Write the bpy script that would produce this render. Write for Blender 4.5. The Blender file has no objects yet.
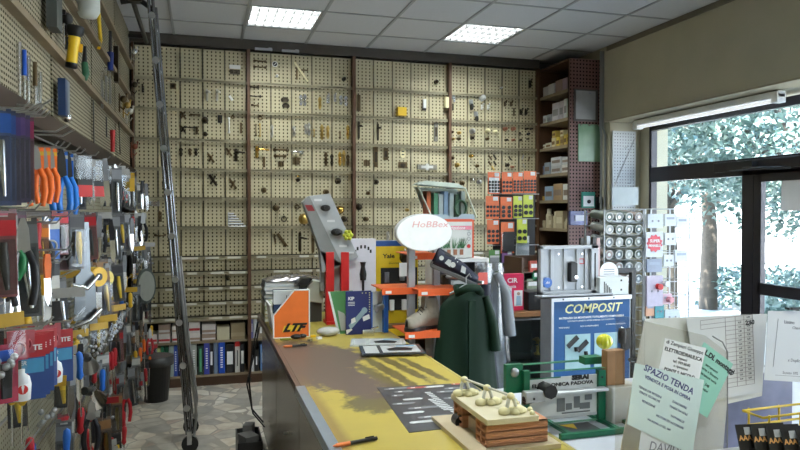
import bpy, math, random
from mathutils import Matrix, Vector, Euler
random.seed(7)
SC = bpy.context.scene
COL = SC.collection
PI = math.pi

# ---------------------------------------------------------------- camera
F = 671.0
YAW = math.radians(16.4)
PITCH = math.atan(13 / 671.0)
HC = 1.62
cam_d = bpy.data.cameras.new('camera')
cam = bpy.data.objects.new('camera', cam_d)
COL.objects.link(cam)
cam_d.sensor_width = 36.0
cam_d.lens = 36.0 * F / 800.0
cam_d.clip_start = 0.02
cam.location = (0, 0, HC)
cam.rotation_euler = (PI / 2 - PITCH, 0, -YAW)
SC.camera = cam

# ---------------------------------------------------------------- world, sun, exposure
SC.view_settings.view_transform = 'Standard'
SC.view_settings.look = 'None'
SC.view_settings.gamma = 1.0
SC.view_settings.use_curve_mapping = False
SC.view_settings.exposure = 0.30
SC.cycles.use_denoising = True
SC.cycles.max_bounces = 8
SC.cycles.transparent_max_bounces = 16
SC.cycles.sample_clamp_indirect = 6.0

W = bpy.data.worlds.new('world')
SC.world = W
W.use_nodes = True
wn = W.node_tree.nodes
wl = W.node_tree.links
wn['Background'].inputs[1].default_value = 6.0
_tc = wn.new('ShaderNodeTexCoord')
_sx = wn.new('ShaderNodeSeparateXYZ')
_rp = wn.new('ShaderNodeValToRGB')
_rp.color_ramp.elements[0].position = 0.0
_rp.color_ramp.elements[0].color = (.86, .95, 1.0, 1)
_rp.color_ramp.elements[1].position = 0.7
_rp.color_ramp.elements[1].color = (.35, .6, 1.0, 1)
wl.new(_tc.outputs['Generated'], _sx.inputs[0])
wl.new(_sx.outputs['Z'], _rp.inputs[0])
wl.new(_rp.outputs[0], wn['Background'].inputs[0])

sun_d = bpy.data.lights.new('sun', 'SUN')
sun = bpy.data.objects.new('sun', sun_d)
COL.objects.link(sun)
sun_d.energy = 30.0
sun_d.angle = math.radians(1)
sun_d.color = (1, .97, .9)
sun.rotation_euler = (math.radians(15), math.radians(-32), 0)

TUBE_POWER = 22.0   # ceiling fittings, watts each

# ---------------------------------------------------------------- pixel ray helper (800x450 frame) for reading positions off the photo
_cp, _sp, _cy, _sy = math.cos(PITCH), math.sin(PITCH), math.cos(YAW), math.sin(YAW)
_fw = Vector((_sy * _cp, _cy * _cp, -_sp))
_rt = Vector((_cy, -_sy, 0))
_up = Vector((_sy * _sp, _cy * _sp, _cp))
def P(x, y, X=None, Y=None, Z=None):
    d = _fw + _rt * ((x - 400) / F) + _up * ((225 - y) / F)
    t = X / d.x if X is not None else Y / d.y if Y is not None else (Z - HC) / d.z
    return Vector((0, 0, HC)) + d * t

# ---------------------------------------------------------------- materials
_M = {}
def mat(name, col=(.5, .5, .5), rough=.5, metal=0, var=.12, scale=18, bump=0, alpha=1, spec=.5, coat=0, trans=0, emit=0):
    if name in _M: return _M[name]
    m = bpy.data.materials.new(name); m.use_nodes = True
    n = m.node_tree.nodes; l = m.node_tree.links
    b = n['Principled BSDF']
    b.inputs['Roughness'].default_value = rough
    b.inputs['Metallic'].default_value = metal
    b.inputs['Specular IOR Level'].default_value = spec
    b.inputs['Coat Weight'].default_value = coat
    b.inputs['Alpha'].default_value = alpha
    if trans: b.inputs['Transmission Weight'].default_value = trans
    tc = n.new('ShaderNodeTexCoord'); nz = n.new('ShaderNodeTexNoise')
    nz.inputs['Scale'].default_value = scale; nz.inputs['Detail'].default_value = 4
    l.new(tc.outputs['Object'], nz.inputs['Vector'])
    mx = n.new('ShaderNodeMix'); mx.data_type = 'RGBA'
    c = Vector(col)
    lo = [max(0, x * (1 - var)) for x in c]; hi = [min(1, x * (1 + var)) for x in c]
    mx.inputs[6].default_value = (*lo, 1); mx.inputs[7].default_value = (*hi, 1)
    l.new(nz.outputs['Fac'], mx.inputs[0]); l.new(mx.outputs[2], b.inputs['Base Color'])
    if bump:
        bp = n.new('ShaderNodeBump'); bp.inputs['Strength'].default_value = bump; bp.inputs['Distance'].default_value = .01
        l.new(nz.outputs['Fac'], bp.inputs['Height']); l.new(bp.outputs[0], b.inputs['Normal'])
    if emit:
        b.inputs['Emission Color'].default_value = (*col, 1); b.inputs['Emission Strength'].default_value = emit
    _M[name] = m
    return m
def mnode(m, op, a, b=None, c=None):
    n = m.node_tree.nodes.new('ShaderNodeMath'); n.operation = op
    for i, x in enumerate((a, b, c)):
        if x is None: continue
        if isinstance(x, (int, float)): n.inputs[i].default_value = x
        else: m.node_tree.links.new(x, n.inputs[i])
    return n.outputs[0]
def perforated(name, col, hole, px, pz, wx, wz, ax='X', half=None, rough=.55):
    """board with a regular grid of punched holes, in the board's own coordinates"""
    m = mat(name, col, rough, var=.08, scale=6)
    n = m.node_tree.nodes; l = m.node_tree.links; b = n['Principled BSDF']
    tc = n.new('ShaderNodeTexCoord'); sp = n.new('ShaderNodeSeparateXYZ'); l.new(tc.outputs['Object'], sp.inputs[0])
    def cell(o, p, w):
        f = mnode(m, 'FRACT', mnode(m, 'ADD', mnode(m, 'DIVIDE', o, p), 100.0))
        d = mnode(m, 'ABSOLUTE', mnode(m, 'SUBTRACT', f, .5))
        return mnode(m, 'DIVIDE', mnode(m, 'MULTIPLY', d, p), w / 2)
    a = cell(sp.outputs[ax], px, wx); c = cell(sp.outputs['Z'], pz, wz)
    r = mnode(m, 'ADD', mnode(m, 'POWER', a, 4.0), mnode(m, 'POWER', c, 4.0))
    mask = mnode(m, 'LESS_THAN', r, 1.0)
    if half:
        mask = mnode(m, 'MULTIPLY', mask, mnode(m, 'LESS_THAN', mnode(m, 'ABSOLUTE', sp.outputs[ax]), half))
    src = b.inputs['Base Color'].links[0].from_socket
    mx = n.new('ShaderNodeMix'); mx.data_type = 'RGBA'
    l.new(mask, mx.inputs[0]); l.new(src, mx.inputs[6]); mx.inputs[7].default_value = (*hole, 1)
    l.new(mx.outputs[2], b.inputs['Base Color'])
    l.new(mnode(m, 'SUBTRACT', .5, mnode(m, 'MULTIPLY', mask, .5)), b.inputs['Specular IOR Level'])
    return m
def glassy(name, tint=(.9, .95, .95), gloss=.12, rough=.03):
    if name in _M: return _M[name]
    m = bpy.data.materials.new(name); m.use_nodes = True
    n = m.node_tree.nodes; l = m.node_tree.links; n.clear()
    o = n.new('ShaderNodeOutputMaterial'); mx = n.new('ShaderNodeMixShader')
    t = n.new('ShaderNodeBsdfTransparent'); t.inputs[0].default_value = (*tint, 1)
    g = n.new('ShaderNodeBsdfGlossy'); g.inputs['Roughness'].default_value = rough
    fr = n.new('ShaderNodeLayerWeight')
    pw = n.new('ShaderNodeMath'); pw.operation = 'POWER'; pw.inputs[1].default_value = 5; l.new(fr.outputs['Facing'], pw.inputs[0])
    ad = n.new('ShaderNodeMath'); ad.operation = 'MULTIPLY_ADD'; ad.inputs[1].default_value = .6; ad.inputs[2].default_value = gloss; ad.use_clamp = True
    l.new(pw.outputs[0], ad.inputs[0]); l.new(ad.outputs[0], mx.inputs[0])
    l.new(t.outputs[0], mx.inputs[1]); l.new(g.outputs[0], mx.inputs[2]); l.new(mx.outputs[0], o.inputs[0])
    _M[name] = m
    return m

# ---------------------------------------------------------------- mesh builder
class MB:
    def __init__(s, T=None):
        s.v = []; s.f = []; s.mi = []; s.ms = []; s.sm = []; s.cur = 0; s.T = T or Matrix.Identity(4)
    def mat(s, m):
        if m not in s.ms: s.ms.append(m)
        s.cur = s.ms.index(m); return s
    def add(s, vs, fs, smooth=False, T=None):
        b = len(s.v); M = s.T @ T if T is not None else s.T
        s.v += [tuple(M @ Vector(v)) for v in vs]
        s.f += [tuple(b + i for i in f) for f in fs]
        s.mi += [s.cur] * len(fs); s.sm += [smooth] * len(fs)
        return s
    def box(s, c, d, rz=0, T=None):
        x, y, z = d[0] / 2, d[1] / 2, d[2] / 2
        vs = [(i * x, j * y, k * z) for k in (-1, 1) for j in (-1, 1) for i in (-1, 1)]
        fs = [(0, 2, 3, 1), (4, 5, 7, 6), (0, 1, 5, 4), (2, 6, 7, 3), (0, 4, 6, 2), (1, 3, 7, 5)]
        M = Matrix.Translation(c) @ Matrix.Rotation(rz, 4, 'Z')
        return s.add(vs, fs, T=(T @ M if T is not None else M))
    def bx(s, x0, x1, y0, y1, z0, z1): return s.box(((x0 + x1) / 2, (y0 + y1) / 2, (z0 + z1) / 2), (x1 - x0, y1 - y0, z1 - z0))
    def cyl(s, a, b, r0, r1=None, n=12, cap=True):
        a, b = Vector(a), Vector(b); r1 = r0 if r1 is None else r1
        d = (b - a).normalized(); q = d.to_track_quat('Z', 'Y')
        vs = []
        for p, r in ((a, r0), (b, r1)):
            for i in range(n):
                t = 2 * PI * i / n; vs.append(p + q @ Vector((r * math.cos(t), r * math.sin(t), 0)))
        s.add(vs, [(i, (i + 1) % n, n + (i + 1) % n, n + i) for i in range(n)], True)
        if cap: s.add(vs, [tuple(range(n))[::-1], tuple(range(n, 2 * n))])
        return s
    def tube(s, pts, r, n=8, closed=False):
        pts = [Vector(p) for p in pts]; N = len(pts); rs = r if isinstance(r, (list, tuple)) else [r] * N
        vs = []; up = Vector((.123, .31, .94))
        for i, p in enumerate(pts):
            a = pts[(i - 1) % N] if (closed or i) else p; b = pts[(i + 1) % N] if (closed or i < N - 1) else p
            d = (b - a).normalized(); x = d.cross(up)
            if x.length < 1e-4: x = d.cross(Vector((1, 0, 0)))
            x.normalize(); y = d.cross(x)
            up = x.cross(d).normalized() if True else up
            for k in range(n):
                t = 2 * PI * k / n; vs.append(p + x * (rs[i] * math.cos(t)) + y * (rs[i] * math.sin(t)))
        fs = []
        for i in range(N if closed else N - 1):
            j = (i + 1) % N
            fs += [(i * n + k, i * n + (k + 1) % n, j * n + (k + 1) % n, j * n + k) for k in range(n)]
        s.add(vs, fs, True)
        if not closed: s.add(vs, [tuple(range(n))[::-1], tuple(range((N - 1) * n, N * n))])
        return s
    def lathe(s, prof, n=16, T=None):
        vs = []; 
        for r, z in prof:
            for i in range(n):
                t = 2 * PI * i / n; vs.append((r * math.cos(t), r * math.sin(t), z))
        fs = []
        for j in range(len(prof) - 1):
            fs += [(j * n + i, j * n + (i + 1) % n, (j + 1) * n + (i + 1) % n, (j + 1) * n + i) for i in range(n)]
        s.add(vs, fs, True, T)
        if prof[0][0] > 1e-5: s.add(vs[:n], [tuple(range(n))[::-1]], False, T)
        if prof[-1][0] > 1e-5: s.add(vs[-n:], [tuple(range(n))], False, T)
        return s
    def sph(s, c, r, sc=(1, 1, 1), n=12):
        pr = [(max(1e-6, math.sin(PI * i / 8)) * r, -math.cos(PI * i / 8) * r) for i in range(9)]
        return s.lathe(pr, n, Matrix.Translation(c) @ Matrix.Diagonal((*sc, 1)))
    def prism(s, poly, t0, t1, ax='y', T=None):
        """2-D outline extruded: ax y -> outline in xz; ax z -> outline in xy; ax x -> outline in yz"""
        n = len(poly)
        def q(a, b, t): return (a, t, b) if ax == 'y' else (a, b, t) if ax == 'z' else (t, a, b)
        vs = [q(a, b, t0) for a, b in poly] + [q(a, b, t1) for a, b in poly]
        return s.add(vs, [tuple(range(n))[::-1], tuple(range(n, 2 * n))] + [(i, (i + 1) % n, n + (i + 1) % n, n + i) for i in range(n)], T=T)
    def quad(s, a, b, c, d): return s.add([a, b, c, d], [(0, 1, 2, 3)])
    def grid(s, fn, nu, nv, smooth=True, T=None):
        vs = [fn(i / nu, j / nv) for j in range(nv + 1) for i in range(nu + 1)]
        w = nu + 1
        return s.add(vs, [(j * w + i, j * w + i + 1, (j + 1) * w + i + 1, (j + 1) * w + i) for j in range(nv) for i in range(nu)], smooth, T)
    def text(s, body, size, T, shear=0, align='CENTER', bold=0, sx=1, depth=.0006):
        """lettering in the xz plane of T, facing -y"""
        cu = bpy.data.curves.new('t', 'FONT'); cu.body = body; cu.size = size; cu.align_x = align; cu.align_y = 'CENTER'
        cu.extrude = depth; cu.resolution_u = 2; cu.offset = bold; cu.shear = shear
        o = bpy.data.objects.new('t', cu)
        me = o.to_mesh()
        vs = [v.co.copy() for v in me.vertices]; fs = [tuple(p.vertices) for p in me.polygons]
        o.to_mesh_clear(); bpy.data.objects.remove(o); bpy.data.curves.remove(cu)
        R = T @ Matrix.Rotation(PI / 2, 4, 'X') @ Matrix.Diagonal((sx, 1, 1, 1))
        return s.add(vs, fs, T=R)
    def build(s, name, parent=None, loc=None, rot=None, bevel=0, solid=0, sub=0, label=None):
        me = bpy.data.meshes.new(name); me.from_pydata(s.v, [], s.f); 
        for m in s.ms: me.materials.append(m)
        me.polygons.foreach_set('material_index', s.mi); me.polygons.foreach_set('use_smooth', s.sm)
        me.update()
        o = bpy.data.objects.new(name, me); COL.objects.link(o)
        if parent is not None: o.parent = parent
        if loc is not None: o.location = loc
        if rot is not None: o.rotation_euler = rot
        if solid: 
            k = o.modifiers.new('s', 'SOLIDIFY'); k.thickness = solid
        if sub:
            k = o.modifiers.new('u', 'SUBSURF'); k.levels = sub; k.render_levels = sub
        if bevel:
            k = o.modifiers.new('b', 'BEVEL'); k.width = bevel; k.segments = 2; k.limit_method = 'ANGLE'
        if label: o['label'] = label
        return o
def tag(o, label, cat, group=None, kind=None):
    o['label'] = label; o['category'] = cat
    if group: o['group'] = group
    if kind: o['kind'] = kind
    return o
def thing(name, label, cat, loc=(0, 0, 0), rz=0, group=None, rot=None):
    o = bpy.data.objects.new(name, None); COL.objects.link(o); o.empty_display_size = .1
    o.location = loc; o.rotation_euler = rot if rot is not None else (0, 0, rz)
    return tag(o, label, cat, group)
def struct(o): o['kind'] = 'structure'; return o
def copy_tree(o, parent=None):
    c = o.copy(); COL.objects.link(c); c.parent = parent
    for ch in list(o.children): copy_tree(ch, c)
    return c
def TR(x=0, y=0, z=0, rx=0, ry=0, rz=0): return Matrix.Translation((x, y, z)) @ Euler((rx, ry, rz)).to_matrix().to_4x4()
_used = {}
def uniq(label):
    if label in _used: print('DUP LABEL', label)
    _used[label] = 1
    return label
# ================================================================ colours
WOOD = mat('dark_wood', (.085, .042, .022), .45, var=.3, scale=9)
POSTM = mat('post_wood', (.10, .045, .022), .5, var=.25, scale=9)
CREAM = (.50, .445, .29)
HOLE = (.075, .062, .034)
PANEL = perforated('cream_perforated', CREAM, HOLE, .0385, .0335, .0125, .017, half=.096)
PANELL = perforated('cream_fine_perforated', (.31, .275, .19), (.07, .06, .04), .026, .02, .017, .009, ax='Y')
LEDGE = mat('cream_metal', (.42, .375, .25), .45, var=.1)
LEDGEL = mat('tan_wood', (.25, .195, .125), .6, var=.25, scale=12)
BLACK = mat('black_plastic', (.012, .012, .013), .4)
CHROME = mat('chrome', (.75, .75, .76), .18, 1, var=.05)
STEEL = mat('brushed_steel', (.45, .46, .48), .35, 1, var=.15)
BRASS = mat('brass', (.55, .38, .12), .28, 1, var=.15)
BRONZE = mat('aged_bronze', (.13, .09, .045), .4, .8, var=.3)
WHITEM = mat('white_paint', (.75, .76, .76), .5, var=.04)
PAPER = mat('white_paper', (.80, .81, .82), .7, var=.03)
RED = mat('red_plastic', (.55, .02, .02), .4)
ORANGE = mat('orange_plastic', (.85, .16, .02), .4)
YELLOW = mat('yellow_plastic', (.85, .55, .02), .4)
BLUE = mat('blue_plastic', (.01, .09, .5), .35)
GREEN = mat('green_paint', (.004, .13, .06), .35)

# ================================================================ floor: crazy paving
m = mat('crazy_paving', (.3, .3, .28), .32, scale=30)
n = m.node_tree.nodes; l = m.node_tree.links; b = n['Principled BSDF']
tc = n.new('ShaderNodeTexCoord')
v1 = n.new('ShaderNodeTexVoronoi'); v1.inputs['Scale'].default_value = 6.5; v1.inputs['Randomness'].default_value = 1
v2 = n.new('ShaderNodeTexVoronoi'); v2.feature = 'DISTANCE_TO_EDGE'; v2.inputs['Scale'].default_value = 6.5
l.new(tc.outputs['Object'], v1.inputs['Vector']); l.new(tc.outputs['Object'], v2.inputs['Vector'])
rp = n.new('ShaderNodeValToRGB'); rp.color_ramp.interpolation = 'CONSTANT'
cr = rp.color_ramp; cr.elements[0].color = (.58, .52, .43, 1); cr.elements[1].position = .25; cr.elements[1].color = (.43, .40, .35, 1)
for p, c in ((.42, (.68, .62, .53, 1)), (.6, (.46, .36, .29, 1)), (.74, (.33, .31, .28, 1)), (.86, (.72, .68, .6, 1))):
    e = cr.elements.new(p); e.color = c
sp = n.new('ShaderNodeSeparateColor'); l.new(v1.outputs['Color'], sp.inputs[0]); l.new(sp.outputs[0], rp.inputs[0])
nz = n.new('ShaderNodeTexNoise'); nz.inputs['Scale'].default_value = 9; nz.inputs['Detail'].default_value = 8
l.new(tc.outputs['Object'], nz.inputs['Vector'])
mm = n.new('ShaderNodeMix'); mm.data_type = 'RGBA'; mm.blend_type = 'OVERLAY'; mm.inputs[0].default_value = .6
l.new(rp.outputs[0], mm.inputs[6]); l.new(nz.outputs['Fac'], mm.inputs[7])
gr = n.new('ShaderNodeMix'); gr.data_type = 'RGBA'; gr.inputs[7].default_value = (.34, .31, .26, 1)
l.new(mnode(m, 'LESS_THAN', v2.outputs['Distance'], .035), gr.inputs[0]); l.new(mm.outputs[2], gr.inputs[6])
l.new(gr.outputs[2], b.inputs['Base Color'])
FLOORM = m
X0, X1, Y0, Y1, ZC = -.80, 4.28, -2.2, 6.92, 3.24
struct(MB().mat(FLOORM).bx(X0 - .1, X1 + .1, Y0 - .1, Y1 + .1, -.1, 0).build('floor'))

# ================================================================ ceiling: 60 cm tiles in a T grid, openings left for the light fittings
TILE = mat('mineral_tile', (.56, .57, .59), .9, var=.05, scale=60, bump=.1)
GRID = mat('grid_metal', (.30, .31, .32), .5)
LIGHTS = [(1, 5), (4, 5), (1, 0), (4, 0), (1, -5), (4, -5)]       # cells (i, j) from x=-.24, y=2.4
cb = MB().mat(TILE)
GX, GY = -.24, 2.4
for i in range(-1, 8):
    for j in range(-8, 8):
        if (i, j) in LIGHTS: continue
        a, c = max(X0, GX + .6 * i), min(X1, GX + .6 * i + .6); e, g = max(Y0, GY + .6 * j), min(Y1, GY + .6 * j + .6)
        if c - a > .01 and g - e > .01: cb.bx(a, c, e, g, ZC, ZC + .02)
struct(cb.build('ceiling'))
cb = MB().mat(GRID)
for i in range(0, 8): cb.bx(GX + .6 * i - .012, GX + .6 * i + .012, Y0, Y1, ZC - .006, ZC + .025)
for j in range(-7, 8): cb.bx(X0, X1, GY + .6 * j - .012, GY + .6 * j + .012, ZC - .005, ZC + .025)
struct(cb.build('trim_1'))
struct(MB().mat(mat('slab_concrete', (.3, .3, .3), .9)).bx(X0 - .1, X1 + .5, Y0 - .1, Y1 + .1, 3.5, 3.6).build('ceiling_2'))

LOUV = mat('louvre_grey', (.07, .07, .072), .5, 0)
HOUS = mat('fitting_white', (.8, .8, .8), .4)
TUBE = mat('fluorescent_tube', (.92, .97, 1), .4, emit=22)
where = {(1, 5): 'recessed louvred ceiling light above the first two wooden posts', (4, 5): 'recessed louvred ceiling light near the brown shelving unit',
         (1, 0): 'recessed louvred ceiling light over the aisle end of the counter', (4, 0): 'recessed louvred ceiling light over the sales counter',
         (1, -5): 'added unseen louvred ceiling light behind the viewer by the left rack', (4, -5): 'added unseen louvred ceiling light behind the viewer by the shop front'}  # rear pair is unseen, added to brighten the foreground notices
first = None
for k in LIGHTS:
    loc = (GX + .6 * k[0] + .3, GY + .6 * k[1] + .3, ZC)
    if first is None:
        t = thing('ceiling_light', '', 'ceiling light', (0, 0, 0), 0, 'recessed louvred ceiling lights')
        h = MB().mat(HOUS)
        for sx in (-1, 1): h.box((sx * .285, 0, .06), (.012, .58, .12)).box((0, sx * .285, .06), (.58, .012, .12))
        h.box((0, 0, .122), (.58, .58, .006)); h.build('housing', t)
        lv = MB().mat(LOUV)
        for i in range(1, 8): lv.box((-.28 + .07 * i, 0, .022), (.005, .56, .04))
        for j in range(-1, 2): lv.box((0, j * .14, .022), (.56, .005, .04))
        for sx in (-1, 1): lv.box((sx * .278, 0, .01), (.008, .56, .02)).box((0, sx * .278, .01), (.56, .008, .02))
        lv.build('louvre', t)
        for j in range(4): MB().mat(TUBE).cyl((-.27, -.21 + .14 * j, .08), (.27, -.21 + .14 * j, .08), .013, n=8).build('tube', t)
        first = t; c = t
    else: c = copy_tree(first)
    c.location = loc; c['label'] = uniq(where[k])
    ld = bpy.data.lights.new('light_source', 'AREA'); ld.shape = 'SQUARE'; ld.size = .52; ld.energy = TUBE_POWER if k[1] >= 0 else TUBE_POWER * .45; ld.color = (.93, 1.0, .95)
    lo = bpy.data.objects.new('light_source', ld); COL.objects.link(lo); lo.parent = c; lo.location = (0, 0, .05)

# ================================================================ walls
PLAST = mat('plaster_beige', (.41, .38, .275), .8, var=.1, scale=4, bump=.05)
DARKW = mat('backboard_dark', (.06, .052, .042), .7, var=.2)
CREAMW = mat('cream_wall', (.52, .48, .37), .7, var=.06, scale=5)
struct(MB().mat(CREAMW).bx(X0 - .1, X0, Y0 - .1, Y1 + .1, 0, 3.5).build('wall_left'))
struct(MB().mat(DARKW).bx(X0 - .1, X1 + .1, Y1, Y1 + .1, 0, 3.5).build('wall_back'))
struct(MB().mat(PLAST).bx(X0 - .1, X1 + .1, Y0 - .1, Y0, 0, 3.5).build('wall_front'))
# shop-front wall: plastered bulkhead above, alcove below, window plane at x = 4.2
XF, XW = 3.8, 4.2
AY = 5.72
wr = MB().mat(PLAST)
wr.bx(XF, X1 + .1, Y0, Y1, 2.5, 3.5)                 # bulkhead
wr.bx(XF + .02, X1 + .1, AY, Y1, 0, 2.5)             # wall behind the bookcase, end of the alcove
wr.bx(XW - .04, X1 + .1, Y0, Y1, 0, .35)             # low parapet under the glass
wr.bx(XW - .04, X1 + .1, 5.58, AY, .35, 2.5)         # pier beside the frame
wr.bx(XW - .04, X1 + .1, Y0, -1.2, .35, 2.5)
struct(wr.build('wall_right', bevel=.006))
struct(MB().mat(mat('bulkhead_edge', (.16, .14, .1), .6)).bx(XF - .012, XF, Y0, AY + .02, 3.19, 3.235).build('trim_2'))
struct(MB().mat(mat('bulkhead_lip', (.30, .27, .19), .6)).bx(XF - .008, XF, Y0, AY + .02, 2.50, 2.512).build('trim_3'))
# window frame
FR = mat('frame_dark', (.02, .018, .025), .35, .3, coat=.2)
GL = glassy('window_glass', (.97, .98, .98), .02)
wf = MB().mat(FR)
FX = XW
ys = [5.60, 4.37, 3.0, 1.6, .2, -1.17]
for y in ys:
    if y > 5 or y < -1: wf.box((FX, y - .02, 1.42), (.07, .06, 2.14))
    else: wf.box((FX, y - .02, 1.16), (.07, .12, 1.60))
for z in (.38, 1.98, 2.44): wf.bx(FX - .035, FX + .035, -1.2, 5.58, z - (.07 if z == 1.98 else .035), z + (.07 if z == 1.98 else .035))
wf.bx(FX - .06, FX + .03, 3.0, 4.7, 1.95, 2.03)
w1 = struct(wf.build('window_1', bevel=.004))
g = MB().mat(GL); g.bx(FX - .003, FX + .003, 4.40, 5.56, .4, 1.96); g.bx(FX - .003, FX + .003, -1.2, 5.56, 2.0, 2.45); g.bx(FX - .003, FX + .003, -1.2, 2.95, .4, 1.96)
struct(g.build('glass', w1))
# glazed door leaf between the second and third uprights
d = MB().mat(FR)
for y in (4.25, 3.08): d.box((FX - .01, y, 1.0), (.05, .07, 1.88))
for z in (.12, 1.02, 1.9): d.box((FX - .01, 3.665, z), (.05, 1.17, .09))
door = struct(d.build('door_1', bevel=.004))
struct(MB().mat(GL).bx(FX - .013, FX - .007, 3.1, 4.23, .1, 1.9).build('glass', door))
struct(MB().mat(STEEL).tube([(FX - .04, 3.1, .95), (FX - .09, 3.1, .95), (FX - .09, 3.1, 1.25), (FX - .04, 3.1, 1.25)], .012).build('door_handle', door))
struct(MB().mat(BLACK).box((FX - .09, 4.35, 1.985), (.06, .26, .06)).tube([(FX - .09, 4.3, 1.955), (FX - .27, 4.15, 1.95), (FX - .08, 3.9, 1.945)], .01).build('door_closer', door))
# conduit pipes up the corner
for k, x in enumerate((3.775, 3.80)):
    struct(MB().mat(mat('conduit_grey', (.20, .21, .2), .5)).tube([(x, 5.80 - .03 * k, .0), (x, 5.80 - .03 * k, 2.38), (x - .01, 5.80, 2.46), (x - .01, 5.80, 3.2)], .011).build('trim_%d' % (4 + k)))

# fluorescent batten along the head of the window
t = thing('batten_light', uniq('long white fluorescent batten fixed under the bulkhead along the window head'), 'light', (3.98, 4.69, 2.42))
MB().mat(WHITEM).box((0, 0, .045), (.07, 1.68, .05)).box((0, -.81, .02), (.08, .06, .07)).box((0, .81, .02), (.08, .06, .07)).build('body', t, bevel=.006)
MB().mat(mat('batten_tube', (.9, .93, .95), .25, emit=.6)).cyl((-.02, -.8, .0), (-.02, .8, .0), .014).build('tube', t)

# white perforated board at the end of the alcove
WPERF = perforated('white_perforated', (.50, .52, .53), (.12, .12, .12), .030, .030, .010, .010)
t = thing('perforated_board', uniq('white perforated board on the end wall beside the window frame'), 'board', (3.965, AY - .02, 1.95))
MB().mat(WPERF).box((0, 0, 0), (.26, .012, .92)).build('board', t)
MB().mat(STEEL).tube([(-.12, -.012, -.1), (.12, -.012, .4)], .004).build('diagonal_rod', t)
for (a, c) in ((.0, .3), (.04, -.05)): MB().mat(STEEL).tube([(a, -.006, c), (a, -.05, c), (a, -.06, c + .02)], .003, 6).build('hook', t)
o = MB().mat(mat('grey_card', (.42, .46, .46), .6)).box((0, 0, 0), (.29, .01, .17)).build('card_sign')
o.location = P(625, 196, Y=5.55); tag(o, uniq('blank pale grey card fixed over the foot of the white perforated board'), 'sign')
# ================================================================ street outside the glass
OUTG = mat('sunlit_pavement', (.62, .60, .56), .8, var=.1, scale=2)
struct(MB().mat(OUTG).bx(X1 + .1, 40, -30, 40, -.12, -.02).build('pavement'))
t = thing('bright_backdrop_house', uniq('white building across the street, added to brighten the window view'), 'building', (24, 13, 0), .3)  # white backdrop added so the view through the glass is bright
h = MB().mat(mat('white_render', (.85, .85, .83), .8)).bx(-1, 6, -20, 14, -.02, 7.0); h.build('wall', t)
hw = MB().mat(mat('shutter_grey', (.35, .38, .4), .6))
for j in range(6):
    hw = MB().mat(mat('shutter_grey', (.35, .38, .4), .6)); hw.box((-1.03, -17 + j * 5, 3.6), (.08, 1.3, 1.6)); hw.build('window', t)
MB().mat(mat('roof_tile', (.4, .2, .13), .8)).bx(-1.5, 6.5, -20.5, 14.5, 7.0, 7.3).build('roof', t)
LEAFM = []
for nm, c in (('leaf_pale', (.30, .39, .36)), ('leaf_mid', (.20, .30, .27)), ('leaf_dark', (.10, .17, .15))):
    m = mat(nm, c, .5, var=.3, scale=3); LEAFM.append(m)
BARK = mat('bark', (.10, .085, .07), .9, var=.3, bump=.3)
def tree(x, y, hgt, crown_r, crown_z, nleaf, label, seed, name='broadleaf_tree', squash=.8):
    R = random.Random(seed)
    t = thing(name, uniq(label), 'tree', (x, y, -.02))
    tr = MB().mat(BARK); tr.tube([(0, 0, -.02), (.05, .03, hgt * .3), (0, .08, hgt * .6), (.06, 0, hgt * .85)], [.16, .13, .09, .04], 8)
    blobs = []
    for k in range(11):
        a = R.uniform(0, 2 * PI); rr = crown_r * R.uniform(.3, .95); z = crown_z + R.uniform(-.75, .9) * crown_r * squash
        p = Vector((rr * math.cos(a), rr * math.sin(a), z)); blobs.append((p, crown_r * R.uniform(.28, .5)))
        tr.tube([(0, .04, hgt * .45), (p.x * .5, p.y * .5, z * .9), p], [.06, .035, .012], 6)
    tr.build('trunk', t)
    f = MB()
    for m in LEAFM: f.mat(m)
    for k in range(nleaf):
        c, r = blobs[k % len(blobs)]
        d = Vector((R.gauss(0, 1), R.gauss(0, 1), R.gauss(0, 1))).normalized() * r * R.uniform(.5, 1.05)
        p = c + d; L = R.uniform(.07, .13); w = L * .33
        q = Euler((R.uniform(-1, 1), R.uniform(-1, 1), R.uniform(0, 6.28))).to_matrix()
        f.cur = R.choice((0, 0, 1, 1, 2))
        f.add([p + q @ Vector(v) for v in ((0, 0, 0), (w, L * .45, .02), (0, L, -.02), (-w, L * .45, .02))], [(0, 1, 2, 3)])
    f.build('foliage', t)
    return t
tree(7.4, 6.6, 4.2, 2.0, 2.75, 11000, 'leafy tree just outside the window beyond the wire can rack', 11, squash=.55)
tree(8.2, 9.4, 4.4, 1.8, 3.1, 7500, 'leafy tree further along the pavement with a straight trunk', 12, squash=.5)
tree(8.6, 4.9, 4.4, 1.9, 2.8, 9000, 'leafy tree outside opposite the glazed shop door', 13, squash=.5)
tree(6.6, 8.4, 3.6, 1.1, 2.7, 1800, 'small tree with drooping leaves close to the shop window corner', 14, squash=.6)
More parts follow.
